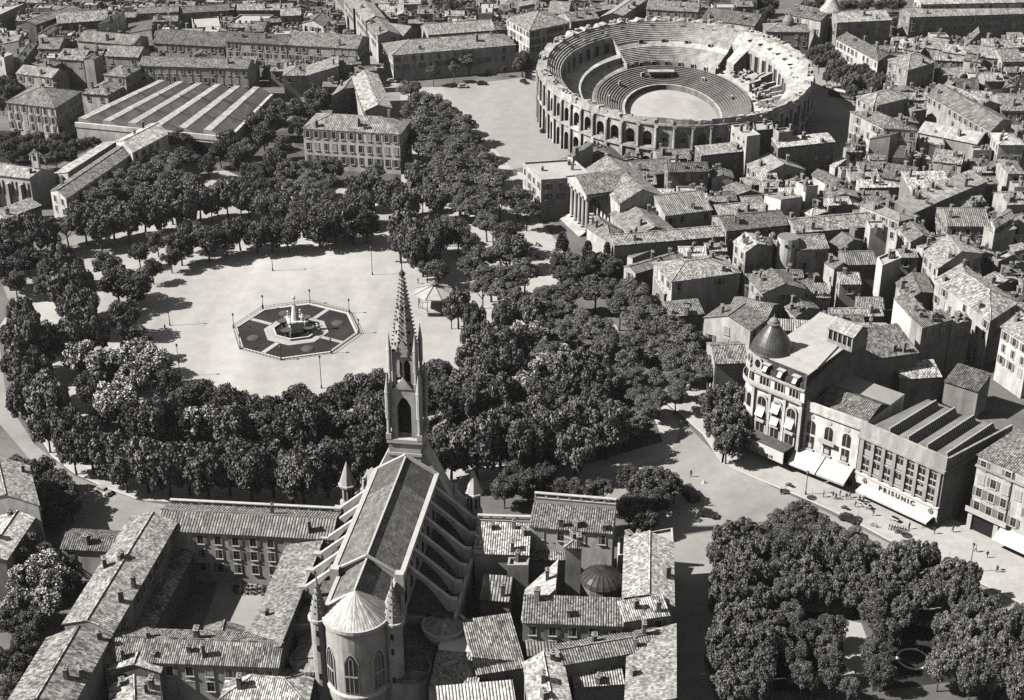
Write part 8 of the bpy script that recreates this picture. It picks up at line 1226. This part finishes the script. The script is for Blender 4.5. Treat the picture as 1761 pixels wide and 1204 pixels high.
    # left ruin (118..262) : narrow top tiers, arcaded wall, terrace
    ring_sector('upper_seating',R(118),R(205),steps(2.2,20.2,8.2,16.2,7)+[(8.6,16.2),(8.6,10.4),(16.,10.1),(16.,7.6),(21.4,5.6)],M['artop'])
    ring_sector('upper_seating',R(205),R(262),steps(2.2,19.4,6.5,16.0,5)+[(6.6,16.),(6.6,9.5),(14.,9.),(14.,7.),(21.4,5.6)],M['artop'],60)
    ring_sector('upper_seating',R(262),R(325),[(3.,19.),(5.2,17.6),(5.2,9.),(14,8.),(21.4,5.6)],M['artop'],60)
    ring_sector('upper_seating',R(325),R(408),[(2.2,20.2),(5.,18.9),(9.4,16.6),(9.4,8.6),(15.,7.4),(21.4,5.6)],M['artop'],80)
    ring_sector('lower_seating',0,2*pi,steps(21.4,6.8,31.6,2.2,11)+[(31.9,2.2)],[M['bench'],M['bench2']],180)  # lighter treads, darker risers: step shading put into the colour
    ring_sector('walkway',0,2*pi,[(31.9,2.3),(33.,2.3)],M['artop'],150)
    ring_sector('podium_wall',0,2*pi,[(33.,2.3),(33.,.1)],M['arlow'],150)
    b=MB(); b.face([(*E(2*pi*k/120,32.9),.12) for k in range(120)]); b.build('arena_floor',M['gravel'],T)
    # fence ring between the seating zones
    b=MB()
    for k in range(150):
        t=2*pi*k/150
        p=E(t,21.5); b.bar((*p,6.4),(*p,7.5),.1)
    b.build('fence',M['arlow'],T)
    def hole(t,d,z,w,h,mat='dark',out=.15):
        x,y=E(t,d+out); nx,ny=math.cos(t)/(AB-d),math.sin(t)/(AA-d); rz=math.atan2(ny,nx)
        b=MB(); b.box(x,y,z,z+h,.2,w/2,rz,0); 
        for s in(-1,1): b.box(x-math.sin(rz)*(w/2+.15)*s,y+math.cos(rz)*(w/2+.15)*s,z,z+h+.25,.26,.15,rz,1)
        b.box(x,y,z+h,z+h+.3,.28,w/2+.1,rz,1)
        b.build('doorway',[M[mat],M['artop']],T)
    for a in(56,66,76,86,96,106,114): hole(R(a),20.2,5.6,1.5,2.4)
    for a in(60,74,88,102): hole(R(a),11.4,12.7,1.4,2.2,out=.5)
    for a in(62,78,94,110): hole(R(a),4.4,17.2,1.3,1.9,out=.4)
    for a in range(122,204,7): hole(R(a),8.5,10.6,2.4,4.2)
    for a in range(208,262,9): hole(R(a),6.5,9.8,2.2,4.2)
    for a in range(-30,46,6): hole(R(a),9.3,8.8,2.6,6.2)
    for a in (50,80,110,140,170,10): hole(R(a),26.5,4.4,1.2,1.5,out=.3)
    # radial ruin walls on the right, stair slots in the top rim
    for a in(23,16.5,11,4,-1,-8,-13):
        dz=rg.uniform(-1.6,1.4); e=rg.uniform(14.5,19.); w=rg.uniform(.8,1.7); z2=rg.uniform(7.4,9.6); b=MB()
        mid=(9.5+e)/2
        for d0,d1,za,zb in((9.5,mid,11.4+dz,10.2+dz*.6),(mid,e,9.6+dz*.4,z2)):
            b.hexa([(*E(R(a-w),d0),5),(*E(R(a-w*.8),d1),5),(*E(R(a+w*.7),d1),5),(*E(R(a+w),d0),5)],[(*E(R(a-w),d0),za),(*E(R(a-w*.8),d1),zb),(*E(R(a+w*.7),d1),zb-.3),(*E(R(a+w),d0),za-.4)])
        b.build('ruin_wall',M['ar'],T,color=.5)
    b=MB(); b.hexa([(*E(R(43),9.2),5),(*E(R(43),17),5),(*E(R(37),17),5),(*E(R(37),9.2),5)],[(*E(R(43),9.2),16.8),(*E(R(43),17),12.2),(*E(R(37),17),11.5),(*E(R(37),9.2),16.2)]); b.build('ruin_wall',M['artop'],T)
    for a in(40,33,26,19,12,5):
        b=MB(); x,y=E(R(a),5.5); b.box(x,y,18.55,18.95,1.6,.35,math.atan2(math.sin(R(a))/AA,math.cos(R(a))/AB)); b.build('stair_slot',M['dark'],T)
    b=MB(); dk=MB()
    for k in range(420):
        t=R(rg.uniform(-60,150)); d=rg.uniform(2.4,21); z=20.2-(d-2.2)*.78
        if t>R(118) and d>7.5: continue
        if not(R(48)<t<R(118)) and d>5.: z=20.2-(d-2.2)*.6 if d<8 else (10.6 if t>R(118) else 9.)
        x,y=E(t,d); (b if k%3 else dk).box(x,y,z-.3,z+rg.uniform(.15,.55),rg.uniform(.3,1.2),rg.uniform(.2,.6),math.atan2(math.sin(t)/AA,math.cos(t)/AB)+pi/2*rg.choice((0,1,1)))
    b.build('fallen_block',M['artop'],T); dk.build('eroded_gap',M['ardark'],T)
    # president's box on the far side
    b=MB(); x,y=E(R(92),27.5); b.box(x,y,2.2,6.2,5.,.9,0,0); b.box(x,y-1.,2.3,5.,4.4,.3,0,1); b.box(x,y-.4,6.2,6.5,5.3,1.6,0,0)
    for k in(-2,0,2): b.box(x+k*2.1,y-1.35,2.3,6.2,.2,.15,0,0)
    b.build('tribune',[M['artop'],M['dark']],T)
    x,y=E(R(92),32.7); b=MB(); b.box(x,y-.1,.1,2.1,1.4,.3,0,0); b.build('gate',M['dark'],T)
arena()
# ------------------------------------------------------------------ fountain parterre
ox,oy,orr,oa=OCT
def octp(r,k): a=oa-k*pi/4; return (ox+r*math.cos(a),oy+r*math.sin(a))
def octring(b,r0,r1,z0,z1,m=0):
    for k in range(8):
        p=[octp(r1,k),octp(r1,k+1),octp(r0,k+1),octp(r0,k)]
        b.hexa([(x,y,z0) for x,y in p[::-1]],[(x,y,z1) for x,y in p[::-1]],m)
T=thing('fountain','white marble fountain statue group over dark octagonal basins in a lawn parterre','fountain',(ox,oy,0))
b=MB(); b.prism([octp(orr-.6,7-k) for k in range(8)],0,.1,0); b.build('lawn',M['grass'],T)
b=MB(); octring(b,orr-.7,orr,0,.3); b.build('kerb',M['pave2'] if 'pave2' in M else M['kerb'],T)
b=MB(); octring(b,6.6,8.9,.02,.16)
for k in range(4):
    a=oa-pi/8-k*pi/2; p=Vector((ox,oy)); d=Vector((math.cos(a),math.sin(a))); b.bar((*(p+d*8.),.08),(*(p+d*15.2),.08),1.3,.16)
b.build('path',M['gravel'],T)
b=MB(); octring(b,6.0,6.5,0,.75); b.build('basin_rim',M['kerb'],T)
b=MB(); b.prism([octp(6.1,7-k) for k in range(8)],0,.3,0); b.build('water',M['water'],T)
for k in range(4):
    a=oa-3*pi/8-k*pi/2+.1; c=(ox+11.7*math.cos(a),oy+11.7*math.sin(a)); b=MB(); b.lathe(c[0],c[1],[(1.75,.1),(1.5,.35),(.8,.5),(0,.55)],16); b.build('flower_bed',M['bed'],T)
b=MB(); b.box(ox,oy,0,3.0,1.7,1.7,.3); b.box(ox,oy,3.0,3.5,2.2,2.2,.3); b.cyl(ox,oy,3.5,5.6,1.15,.95,10); b.build('pedestal',M['marble'],T)
def figure(x,y,z,h,seated,rz,name):
    b=MB(); s=h/1.8
    P=lambda u,v,w:(x+(u*math.cos(rz)-v*math.sin(rz))*s,y+(u*math.sin(rz)+v*math.cos(rz))*s,z+w*s)
    if seated:
        b.tube(P(-.12,0,.5),P(-.1,.5,.5),.14,.1,8);b.tube(P(.12,0,.5),P(.14,.5,.48),.14,.1,8);b.tube(P(-.1,.5,.5),P(-.1,.55,.02),.1,.07,8);b.tube(P(.14,.5,.48),P(.16,.45,.02),.1,.07,8); o=.5
    else:
        b.lathe(x,y,[(.36*s,z),(.3*s,z+.5*s),(.2*s,z+.9*s)],10); o=.9
    b.tube(P(0,0,o-.08),P(0,0,o+.25),.19,.16,8); b.tube(P(0,0,o+.25),P(0,0,o+.52),.16,.21,8); b.tube(P(0,0,o+.52),P(0,.02,o+.66),.08,.06,6)
    b.ico(P(0,.02,o+.77),.13*s,0,2,1.2)
    b.tube(P(-.24,0,o+.48),P(-.36,.1,o+.2),.07,.055,6); b.tube(P(-.36,.1,o+.2),P(-.2,.3,o+.1),.055,.04,6); b.tube(P(.24,0,o+.48),P(.38,.05,o+.22),.07,.055,6); b.tube(P(.38,.05,o+.22),P(.34,.28,o+.05),.055,.04,6)
    b.build(name,M['marble'],T,smooth=True)
figure(ox,oy,5.6,4.4,False,pi,'statue'); 
b=MB(); b.cyl(ox,oy,9.7,10.2,.4,.55,8); b.cyl(ox,oy,10.2,10.7,.3,.1,6); b.build('crown_ornament',M['marble'],T)
for k in range(4):
    a=oa-pi/8-k*pi/2; figure(ox+2.3*math.cos(a),oy+2.3*math.sin(a),2.4,4.0,True,a-pi/2,'statue')
    c=(ox+4.3*math.cos(a),oy+4.3*math.sin(a)); b=MB(); b.lathe(c[0],c[1],[(.5,0),(.4,.8),(.5,1.4),(1.45,2.0),(1.6,2.3),(1.5,2.35),(1.3,2.15),(0,2.1)],16); b.build('bowl',M['marble2'],T)
# railing with corner lamps
for k in range(8):
    p,q=Vector(octp(orr+.5,k)),Vector(octp(orr+.5,k+1)); 
    R=thing('railing','low iron railing along the %s side of the octagonal fountain lawn'%('far left','far','far right','right','near right','near','near left','left')[(k+1)%8],'railing',(*((p+q)/2),0),0,'railings round the fountain lawn')
    b=MB()
    for z in(.5,1.): b.bar((*p,z),(*q,z),.07)
    for i in range(13): m=p.lerp(q,i/12); b.bar((*m,0),(*m,1.05),.06)
    b.build('bars',M['iron'],R)
def lamp(label,x,y,h,group):
    T=thing('street_lamp',label,'lamp post',(x,y,0),0,group)
    b=MB(); b.cyl(x,y,0,.9,.22,.16,8); b.cyl(x,y,.9,h-.6,.1,.07,8); b.build('post',M['iron'],T)
    b=MB(); b.lathe(x,y,[(.08,h-.6),(.3,h-.3),(.24,h-.05)],6,0); b.build('lantern',M['shutl'],T)
    b=MB(); b.lathe(x,y,[(.36,h-.05),(.12,h+.25),(0,h+.4)],6,0); b.build('cap',M['iron'],T)
for k,w_ in enumerate(('left','upper left','top','upper right','right','lower right','lower','lower left')): p=octp(orr+.2,k); lamp('small lamp post at the %s corner of the octagonal fountain railing'%w_,p[0],p[1],4.2,'lamps at the corners of the fountain lawn')
for l,x,y,h in LAMPS: lamp(l,x,y,h,'tall lamps of the square')
M['bandr']=plain('weathered white sheet',.42,.7,.2,.5)
# ------------------------------------------------------------------ bandstand
x,y=BAND
T=thing('bandstand','octagonal white roofed bandstand on a low plinth beside the gravel','bandstand',(x,y,0))
b=MB(); b.cyl(x,y,0,1.1,4.8,4.8,8,0,pi/8,mt=1); b.cyl(x,y,1.1,1.3,5.,5.,8,0,pi/8); b.build('plinth',[M['surround'],M['pave']],T)
b=MB()
prof=[(5.9,5.3),(5.8,5.55),(.9,7.4)]
b.lathe(x,y,prof,8,0,pi/8,pi/8+2*pi); b.lathe(x,y,[(5.75,5.35),(.2,7.1)],8,0,pi/8,pi/8+2*pi); b.build('roof',M['bandr'],T)
b=MB(); b.lathe(x,y,[(.95,7.3),(.95,8.1),(1.2,8.2),(.3,9.),(0,9.1)],8,0,pi/8,pi/8+2*pi); b.build('cupola',M['shut'],T)
for k in range(8):
    a=pi/8+pi*k/4; p=(x+4.7*math.cos(a),y+4.7*math.sin(a)); b=MB(); b.cyl(p[0],p[1],1.3,5.35,.1,.08,8); b.build('post',M['iron'],T)
    a2=a+pi/4; q=(x+4.7*math.cos(a2),y+4.7*math.sin(a2)); b=MB(); b.bar((*p,5.1),(*q,5.1),.08,.3); b.bar((*p,2.2),(*q,2.2),.06); b.bar((*p,1.7),(*q,1.7),.05); b.build('rail',M['iron'],T)
    b=MB(); b.bar((x+5.85*math.cos(a),y+5.85*math.sin(a),5.6),(x+.9*math.cos(a),y+.9*math.sin(a),7.5),.14,.12); b.build('roof_rib',M['shut'],T)
# ------------------------------------------------------------------ people
def skin_mesh(name,J,E,mats,facemat):
    me=bpy.data.meshes.new(name); ks=list(J); me.from_pydata([J[k][0] for k in ks],[(ks.index(a),ks.index(b)) for a,b in E],[]); o=bpy.data.objects.new(name,me); COL.objects.link(o)
    md=o.modifiers.new('s','SKIN'); sv=me.skin_vertices[0].data
    for i,k in enumerate(ks): r=J[k][1]; sv[i].radius=(r,r) if not isinstance(r,tuple) else r; sv[i].use_root=(k=='pel')
    ss=o.modifiers.new('d','SUBSURF'); ss.levels=1; ss.render_levels=1
    dg=bpy.context.evaluated_depsgraph_get(); dg.update(); m2=bpy.data.meshes.new_from_object(o.evaluated_get(dg)); bpy.data.objects.remove(o); bpy.data.meshes.remove(me)
    m2.materials.clear()
    for m in mats: m2.materials.append(m)
    for p in m2.polygons: p.material_index=facemat(p.center); p.use_smooth=True
    return m2
def person_mesh(pose,top,leg):
    f=pose
    J=dict(pel=((0,0,.92),.15),bel=((0,0,1.1),.14),che=((0,.02,1.33),(.19,.13)),nec=((0,.02,1.5),.07),hea=((0,.04,1.64),.1),top=((0,.03,1.76),.07),
      shl=((-.2,.02,1.42),.075),ell=((-.27,-.05+f*.1,1.15),.05),hal=((-.26,.12+f*.15,.93),.045),shr=((.2,.02,1.42),.075),elr=((.27,-.05-f*.1,1.15),.05),har=((.26,.12-f*.2,.93),.045),
      hil=((-.1,0,.86),.12),knl=((-.11,-f*.22+.02,.48),.075),anl=((-.11,-f*.4,.09),.05),tol=((-.11,-f*.4+.16,.04),.045),hir=((.1,0,.86),.12),knr=((.11,f*.25,.48),.075),anr=((.11,f*.38,.09),.05),tor=((.11,f*.38+.16,.04),.045))
    E=[('pel','bel'),('bel','che'),('che','nec'),('nec','hea'),('hea','top'),('che','shl'),('shl','ell'),('ell','hal'),('che','shr'),('shr','elr'),('elr','har'),('pel','hil'),('hil','knl'),('knl','anl'),('anl','tol'),('pel','hir'),('hir','knr'),('knr','anr'),('anr','tor')]
    return skin_mesh('person',J,E,[top,leg,M['skin']],lambda c: 2 if c.z>1.5 or (c.z<1.0 and abs(c.x)>.21) else (0 if c.z>.9 else 1))
def hair_mesh():
    b=MB(); b.ico((0,.02,1.69),.125,0,2,.9); b.f=[f for f in b.f]; return b.mesh('hair',[M['cloth']],smooth=True)
PM=[person_mesh(.0,M['cloth'],M['cloth']),person_mesh(.7,M['cloth'],M['cloth']),person_mesh(.9,M['clothl'],M['cloth']),person_mesh(.4,M['cloth'],M['clothl'])]
HM=hair_mesh()
for i,(l,x,y) in enumerate(PEOPLE):
    big='pavement' in l or 'store' in l or 'awning' in l or 'kerb' in l
    z=.13 if any(q in l for q in('pavement','store','awning','bicycle','building','side street')) else .04
    me=PM[0] if ('standing' in l or 'alone' in l) else PM[1+i%3]
    o=link('person',me,None,(x,y,z),random.uniform(0,6.28)); tag(o,('person in dark clothes ' if me is not PM[2] else 'person in a pale top ')+l,'person','people in the streets and square')
    h=link('hair',HM,o)
# ------------------------------------------------------------------ vehicles
def car_proto(g,van=False):
    R=bpy.data.objects.new('parked_car',None)
    paint=plain('car paint %.2f'%g,g,.25,.05,1,spec=.6)
    b=MB()
    prof=[(-2.15,.45),(-2.15,.8),(-1.9,1.0),(-.9,1.05),(-.75,1.08),(1.2,1.05),(2.0,.9),(2.2,.6),(2.2,.42)] 
    def ext(pr,w0,w1): 
        n=len(pr); zt=max(z for _,z in pr)
        L=[(x,-w1 if z>.95 else -w0,z) for x,z in pr]; Rr=[(x,w1 if z>.95 else w0,z) for x,z in pr]
        b.face(L); b.face(Rr[::-1])
        for i in range(n): j=(i+1)%n; b.face([L[j],L[i],Rr[i],Rr[j]])
    ext(prof,.8,.7)
    for sx in(-1.35,1.4):
        for sy in(-1,1): b.ico((sx,sy*.68,.6),.5,0,2,.75)
    o=b.build('body',paint,None,off=(0,0,0),smooth=True); o.parent=R
    b=MB(); zz=1.62 if not van else 2.1
    c=[(-1.75,1.0),(-1.35,zz-.12),(-1.0,zz),(.35,zz),(.75,zz-.1),(1.05,1.05)]; ext(c,.68,.62); o=b.build('cabin',[paint if g>.3 or van else M['black']],None,off=(0,0,0)); o.parent=R
    b=MB()
    for s in(-1,1): b.face([(-1.2,s*.66,1.15),(-.95,s*.66,zz-.15),(.4,s*.66,zz-.15),(.85,s*.66,1.15)][::s])
    b.face([(1.02,-.55,1.15),(1.02,.55,1.15),(.74,.5,zz-.14),(.74,-.5,zz-.14)]); o=b.build('window',M['glass'],None,off=(0,0,0)); o.parent=R
    for sx in(-1.35,1.4):
        for sy in(-1,1):
            b=MB(); b.tube((sx,sy*.62,.33),(sx,sy*.82,.33),.33,.33,14); o=b.build('wheel',M['rubber'],None,off=(0,0,0)); o.parent=R
    for sy in(-1,1): b=MB(); b.ico((2.15,sy*.55,.72),.12,0,1); o=b.build('headlight',M['chrome'],None,off=(0,0,0)); o.parent=R
    b=MB(); b.bar((2.28,-.75,.45),(2.28,.75,.45),.1,.12); b.bar((-2.25,-.75,.45),(-2.25,.75,.45),.1,.12); o=b.build('bumper',M['chrome'],None,off=(0,0,0)); o.parent=R
    return R
def car_at(proto,first,l,x,y,a,grp='cars'):
    if not first:
        r=proto.copy(); COL.objects.link(r)
        for c in list(proto.children): q=c.copy(); COL.objects.link(q); q.parent=r
    else:
        r=proto; COL.objects.link(r)
    r.location=(x,y,.03); r.rotation_euler[2]=math.radians(a); tag(r,l,'car',grp); return r
PR={}
for l,x,y,a,g in CARS:
    k='l' if g>.3 else 'd'; first=k not in PR
    if first: PR[k]=car_proto(.4 if k=='l' else .025)
    car_at(PR[k],first,l,x,y,a,'cars in the streets')
def bus(l,x,y,a,g,L):
    T=thing('bus' if L>7 else 'delivery_van',l,'bus' if L>7 else 'van',(x,y,.02),math.radians(a))
    h=2.9 if L>7 else 2.2
    def P(b,nm,m): o=b.build(nm,m,None,off=(0,0,0)); o.parent=T
    b=MB(); b.hexa([(-L/2,-1.2,.5),(L/2,-1.2,.5),(L/2,1.2,.5),(-L/2,1.2,.5)],[(-L/2,-1.2,h-.25),(L/2-.2,-1.2,h-.25),(L/2-.2,1.2,h-.25),(-L/2,1.2,h-.25)]); P(b,'body',plain('bus paint',.16 if L>7 else .06,.4))
    b=MB(); b.hexa([(-L/2-.05,-1.25,h-.25),(L/2-.1,-1.25,h-.25),(L/2-.1,1.25,h-.25),(-L/2-.05,1.25,h-.25)],[(-L/2+.3,-.9,h+.08),(L/2-.5,-.9,h+.08),(L/2-.5,.9,h+.08),(-L/2+.3,.9,h+.08)]); P(b,'roof',plain('bus roof',g,.5,.1,1))
    n=int(L/1.3)
    for s in(-1,1):
        for i in range(n): b=MB(); u=-L/2+.5+i*(L-1)/n; b.box(u+.45,s*1.21,1.5,h-.4,.42,.03); P(b,'window',M['glass'])
    for sx in(-L/2+1.4,L/2-1.4):
        for s in(-1,1): b=MB(); b.tube((sx,s*1.0,.45),(sx,s*1.25,.45),.45,.45,14); P(b,'wheel',M['rubber'])
for q in BUSES: bus(*q)
def ringt(b,c,r,w,n=16):
    for i in range(n):
        a,e=2*pi*i/n,2*pi*(i+1)/n; b.bar((c[0]+r*math.cos(a),c[1],c[2]+r*math.sin(a)),(c[0]+r*math.cos(e),c[1],c[2]+r*math.sin(e)),w)
def cycle(motor):
    R=bpy.data.objects.new('motorcycle' if motor else 'bicycle',None)
    def P(b,nm,m): o=b.build(nm,m,None,off=(0,0,0)); o.parent=R
    r=.31 if motor else .34; w=.13 if motor else .05
    for sx in(-.62,.62): b=MB(); ringt(b,(sx,0,r),r-.03,w); b.tube((sx,-.05,r),(sx,.05,r),.07,.07,8); P(b,'wheel',M['rubber'])
    b=MB(); t=.07 if motor else .045
    for p,q in(((-.62,0,r),(-.2,0,.8)),((-.2,0,.8),(.42,0,.85)),((.42,0,.85),(.62,0,r)),((-.2,0,.8),(0,0,.33)),((0,0,.33),(.42,0,.8)),((-.62,0,r),(0,0,.33)),((.42,0,.85),(.4,0,1.02))): b.bar(p,q,t)
    P(b,'frame',M['black'])
    b=MB(); b.box(-.25,0,.82,.92,.22 if motor else .13,.11); P(b,'saddle',M['black'])
    b=MB(); b.bar((.38,-.32,1.03),(.38,.32,1.03),.05); P(b,'handlebar',M['chrome'])
    if motor: b=MB(); b.ico((.15,0,.82),.22,0,2,.7); b.box(0,0,.3,.62,.22,.14); P(b,'engine',M['iron'])
    return R
pm=cycle(True); pb=cycle(False)
for i,(l,x,y,a) in enumerate(MOTOS): 
    o=car_at(pm,i==0,l,x,y,a,'motorcycles on the pavement'); o['category']='motorcycle'; o.location.z=.14
for i,(l,x,y,a) in enumerate(BIKES):
    o=car_at(pb,i==0,l,x,y,a,'bicycles on the pavement'); o['category']='bicycle'; o.location.z=.14
for i,(x,y) in enumerate(PITS):
    T=thing('tree_pit','round dark planting pit with a thin stake, %s from the left on the pavement'%ORD[i],'planting pit',(x,y,.13),0,'planting pits on the pavement')
    b=MB(); b.cyl(x,y,.13,.2,1.15,1.05,18); b.build('grate',M['iron'],T); b=MB(); b.cyl(x,y,.2,2.6,.04,.03,6); b.build('stake',M['bark'],T)
x,y=MARKER; T=thing('traffic_marker','small white cone marker in the middle of the road junction','traffic marker',(x,y,0)); b=MB(); b.cyl(x,y,.02,.12,.5,.5,12); b.cyl(x,y,.12,.9,.3,.1,10); b.build('cone',M['white'],T)
x,y=RING; b=MB()
for i in range(48):
    a=2*pi*i/48; b.ico((x+2.9*math.cos(a),y+2.9*math.sin(a),.12),.27,0,1,.7)
tag(b.build('flower_ring',M['white'],None,off=(x,y,0)),'pale circular flower edging on the shaded lawn at lower right','flower bed')
# stalls in front of the store
F=Fr(*PRIS[:2])
for i,(u,d) in enumerate(((4.6,2.9),(6.6,3.2),(13.5,3.2))):
    p=F.at(u,d+1.2,0); T=thing('market_stall','white topped stall before the store, %s from the left'%ORD[i],'stall',p,F.rz,'stalls before the store')
    b=MB(); b.box(0,0,.85,.98,.95,.5); o=b.build('counter',M['white'],None,off=(0,0,0)); o.parent=T
    for sx in(-.8,.8):
        for sy in(-.4,.4): b=MB(); b.box(sx,sy,.1,.85,.04,.04); o=b.build('leg',M['bark'],None,off=(0,0,0)); o.parent=T
    b=MB(); 
    for k in range(5): b.box(-.7+.35*k,0,.98,1.1+.1*(k%2),.13,.35)
    o=b.build('goods',M['cloth'],None,off=(0,0,0)); o.parent=T
# cafe tables under the trees by the domed building, clipped hedge of the convent court
for i in range(12):
    x=-55.2+1.15*(i%6)+.2*(i//6); y=240.3-1.3*(i//6)
    if i==0: HX=[]
    T=thing('clipped_bush','round clipped bush in the convent court, %s row, %s from left'%('back' if i<6 else 'front',ORD[i%6]),'bush',(x,y,0),0,'clipped bushes of the convent court'); link('crown',CM['b'][i%2],T,(0,0,.75),i*1.,(.75,.75,.8))
b=MB(); b.box(0,400,-1.5,182,520,520)
hz=b.build('haze',None or M['white'],None,off=(0,0,0)); tag(hz,kind='stuff')
t=bpy.data.materials.new('haze air'); t.use_nodes=True; n=t.node_tree; n.nodes.remove(n.nodes['Principled BSDF'])
v=n.nodes.new('ShaderNodeVolumePrincipled'); v.inputs['Color'].default_value=(.95,.94,.92,1); v.inputs['Density'].default_value=.00005; v.inputs['Anisotropy'].default_value=0.3
n.links.new(v.outputs[0],n.nodes['Material Output'].inputs['Volume']); hz.data.materials.clear(); hz.data.materials.append(t)
SC.cycles.volume_bounces=0
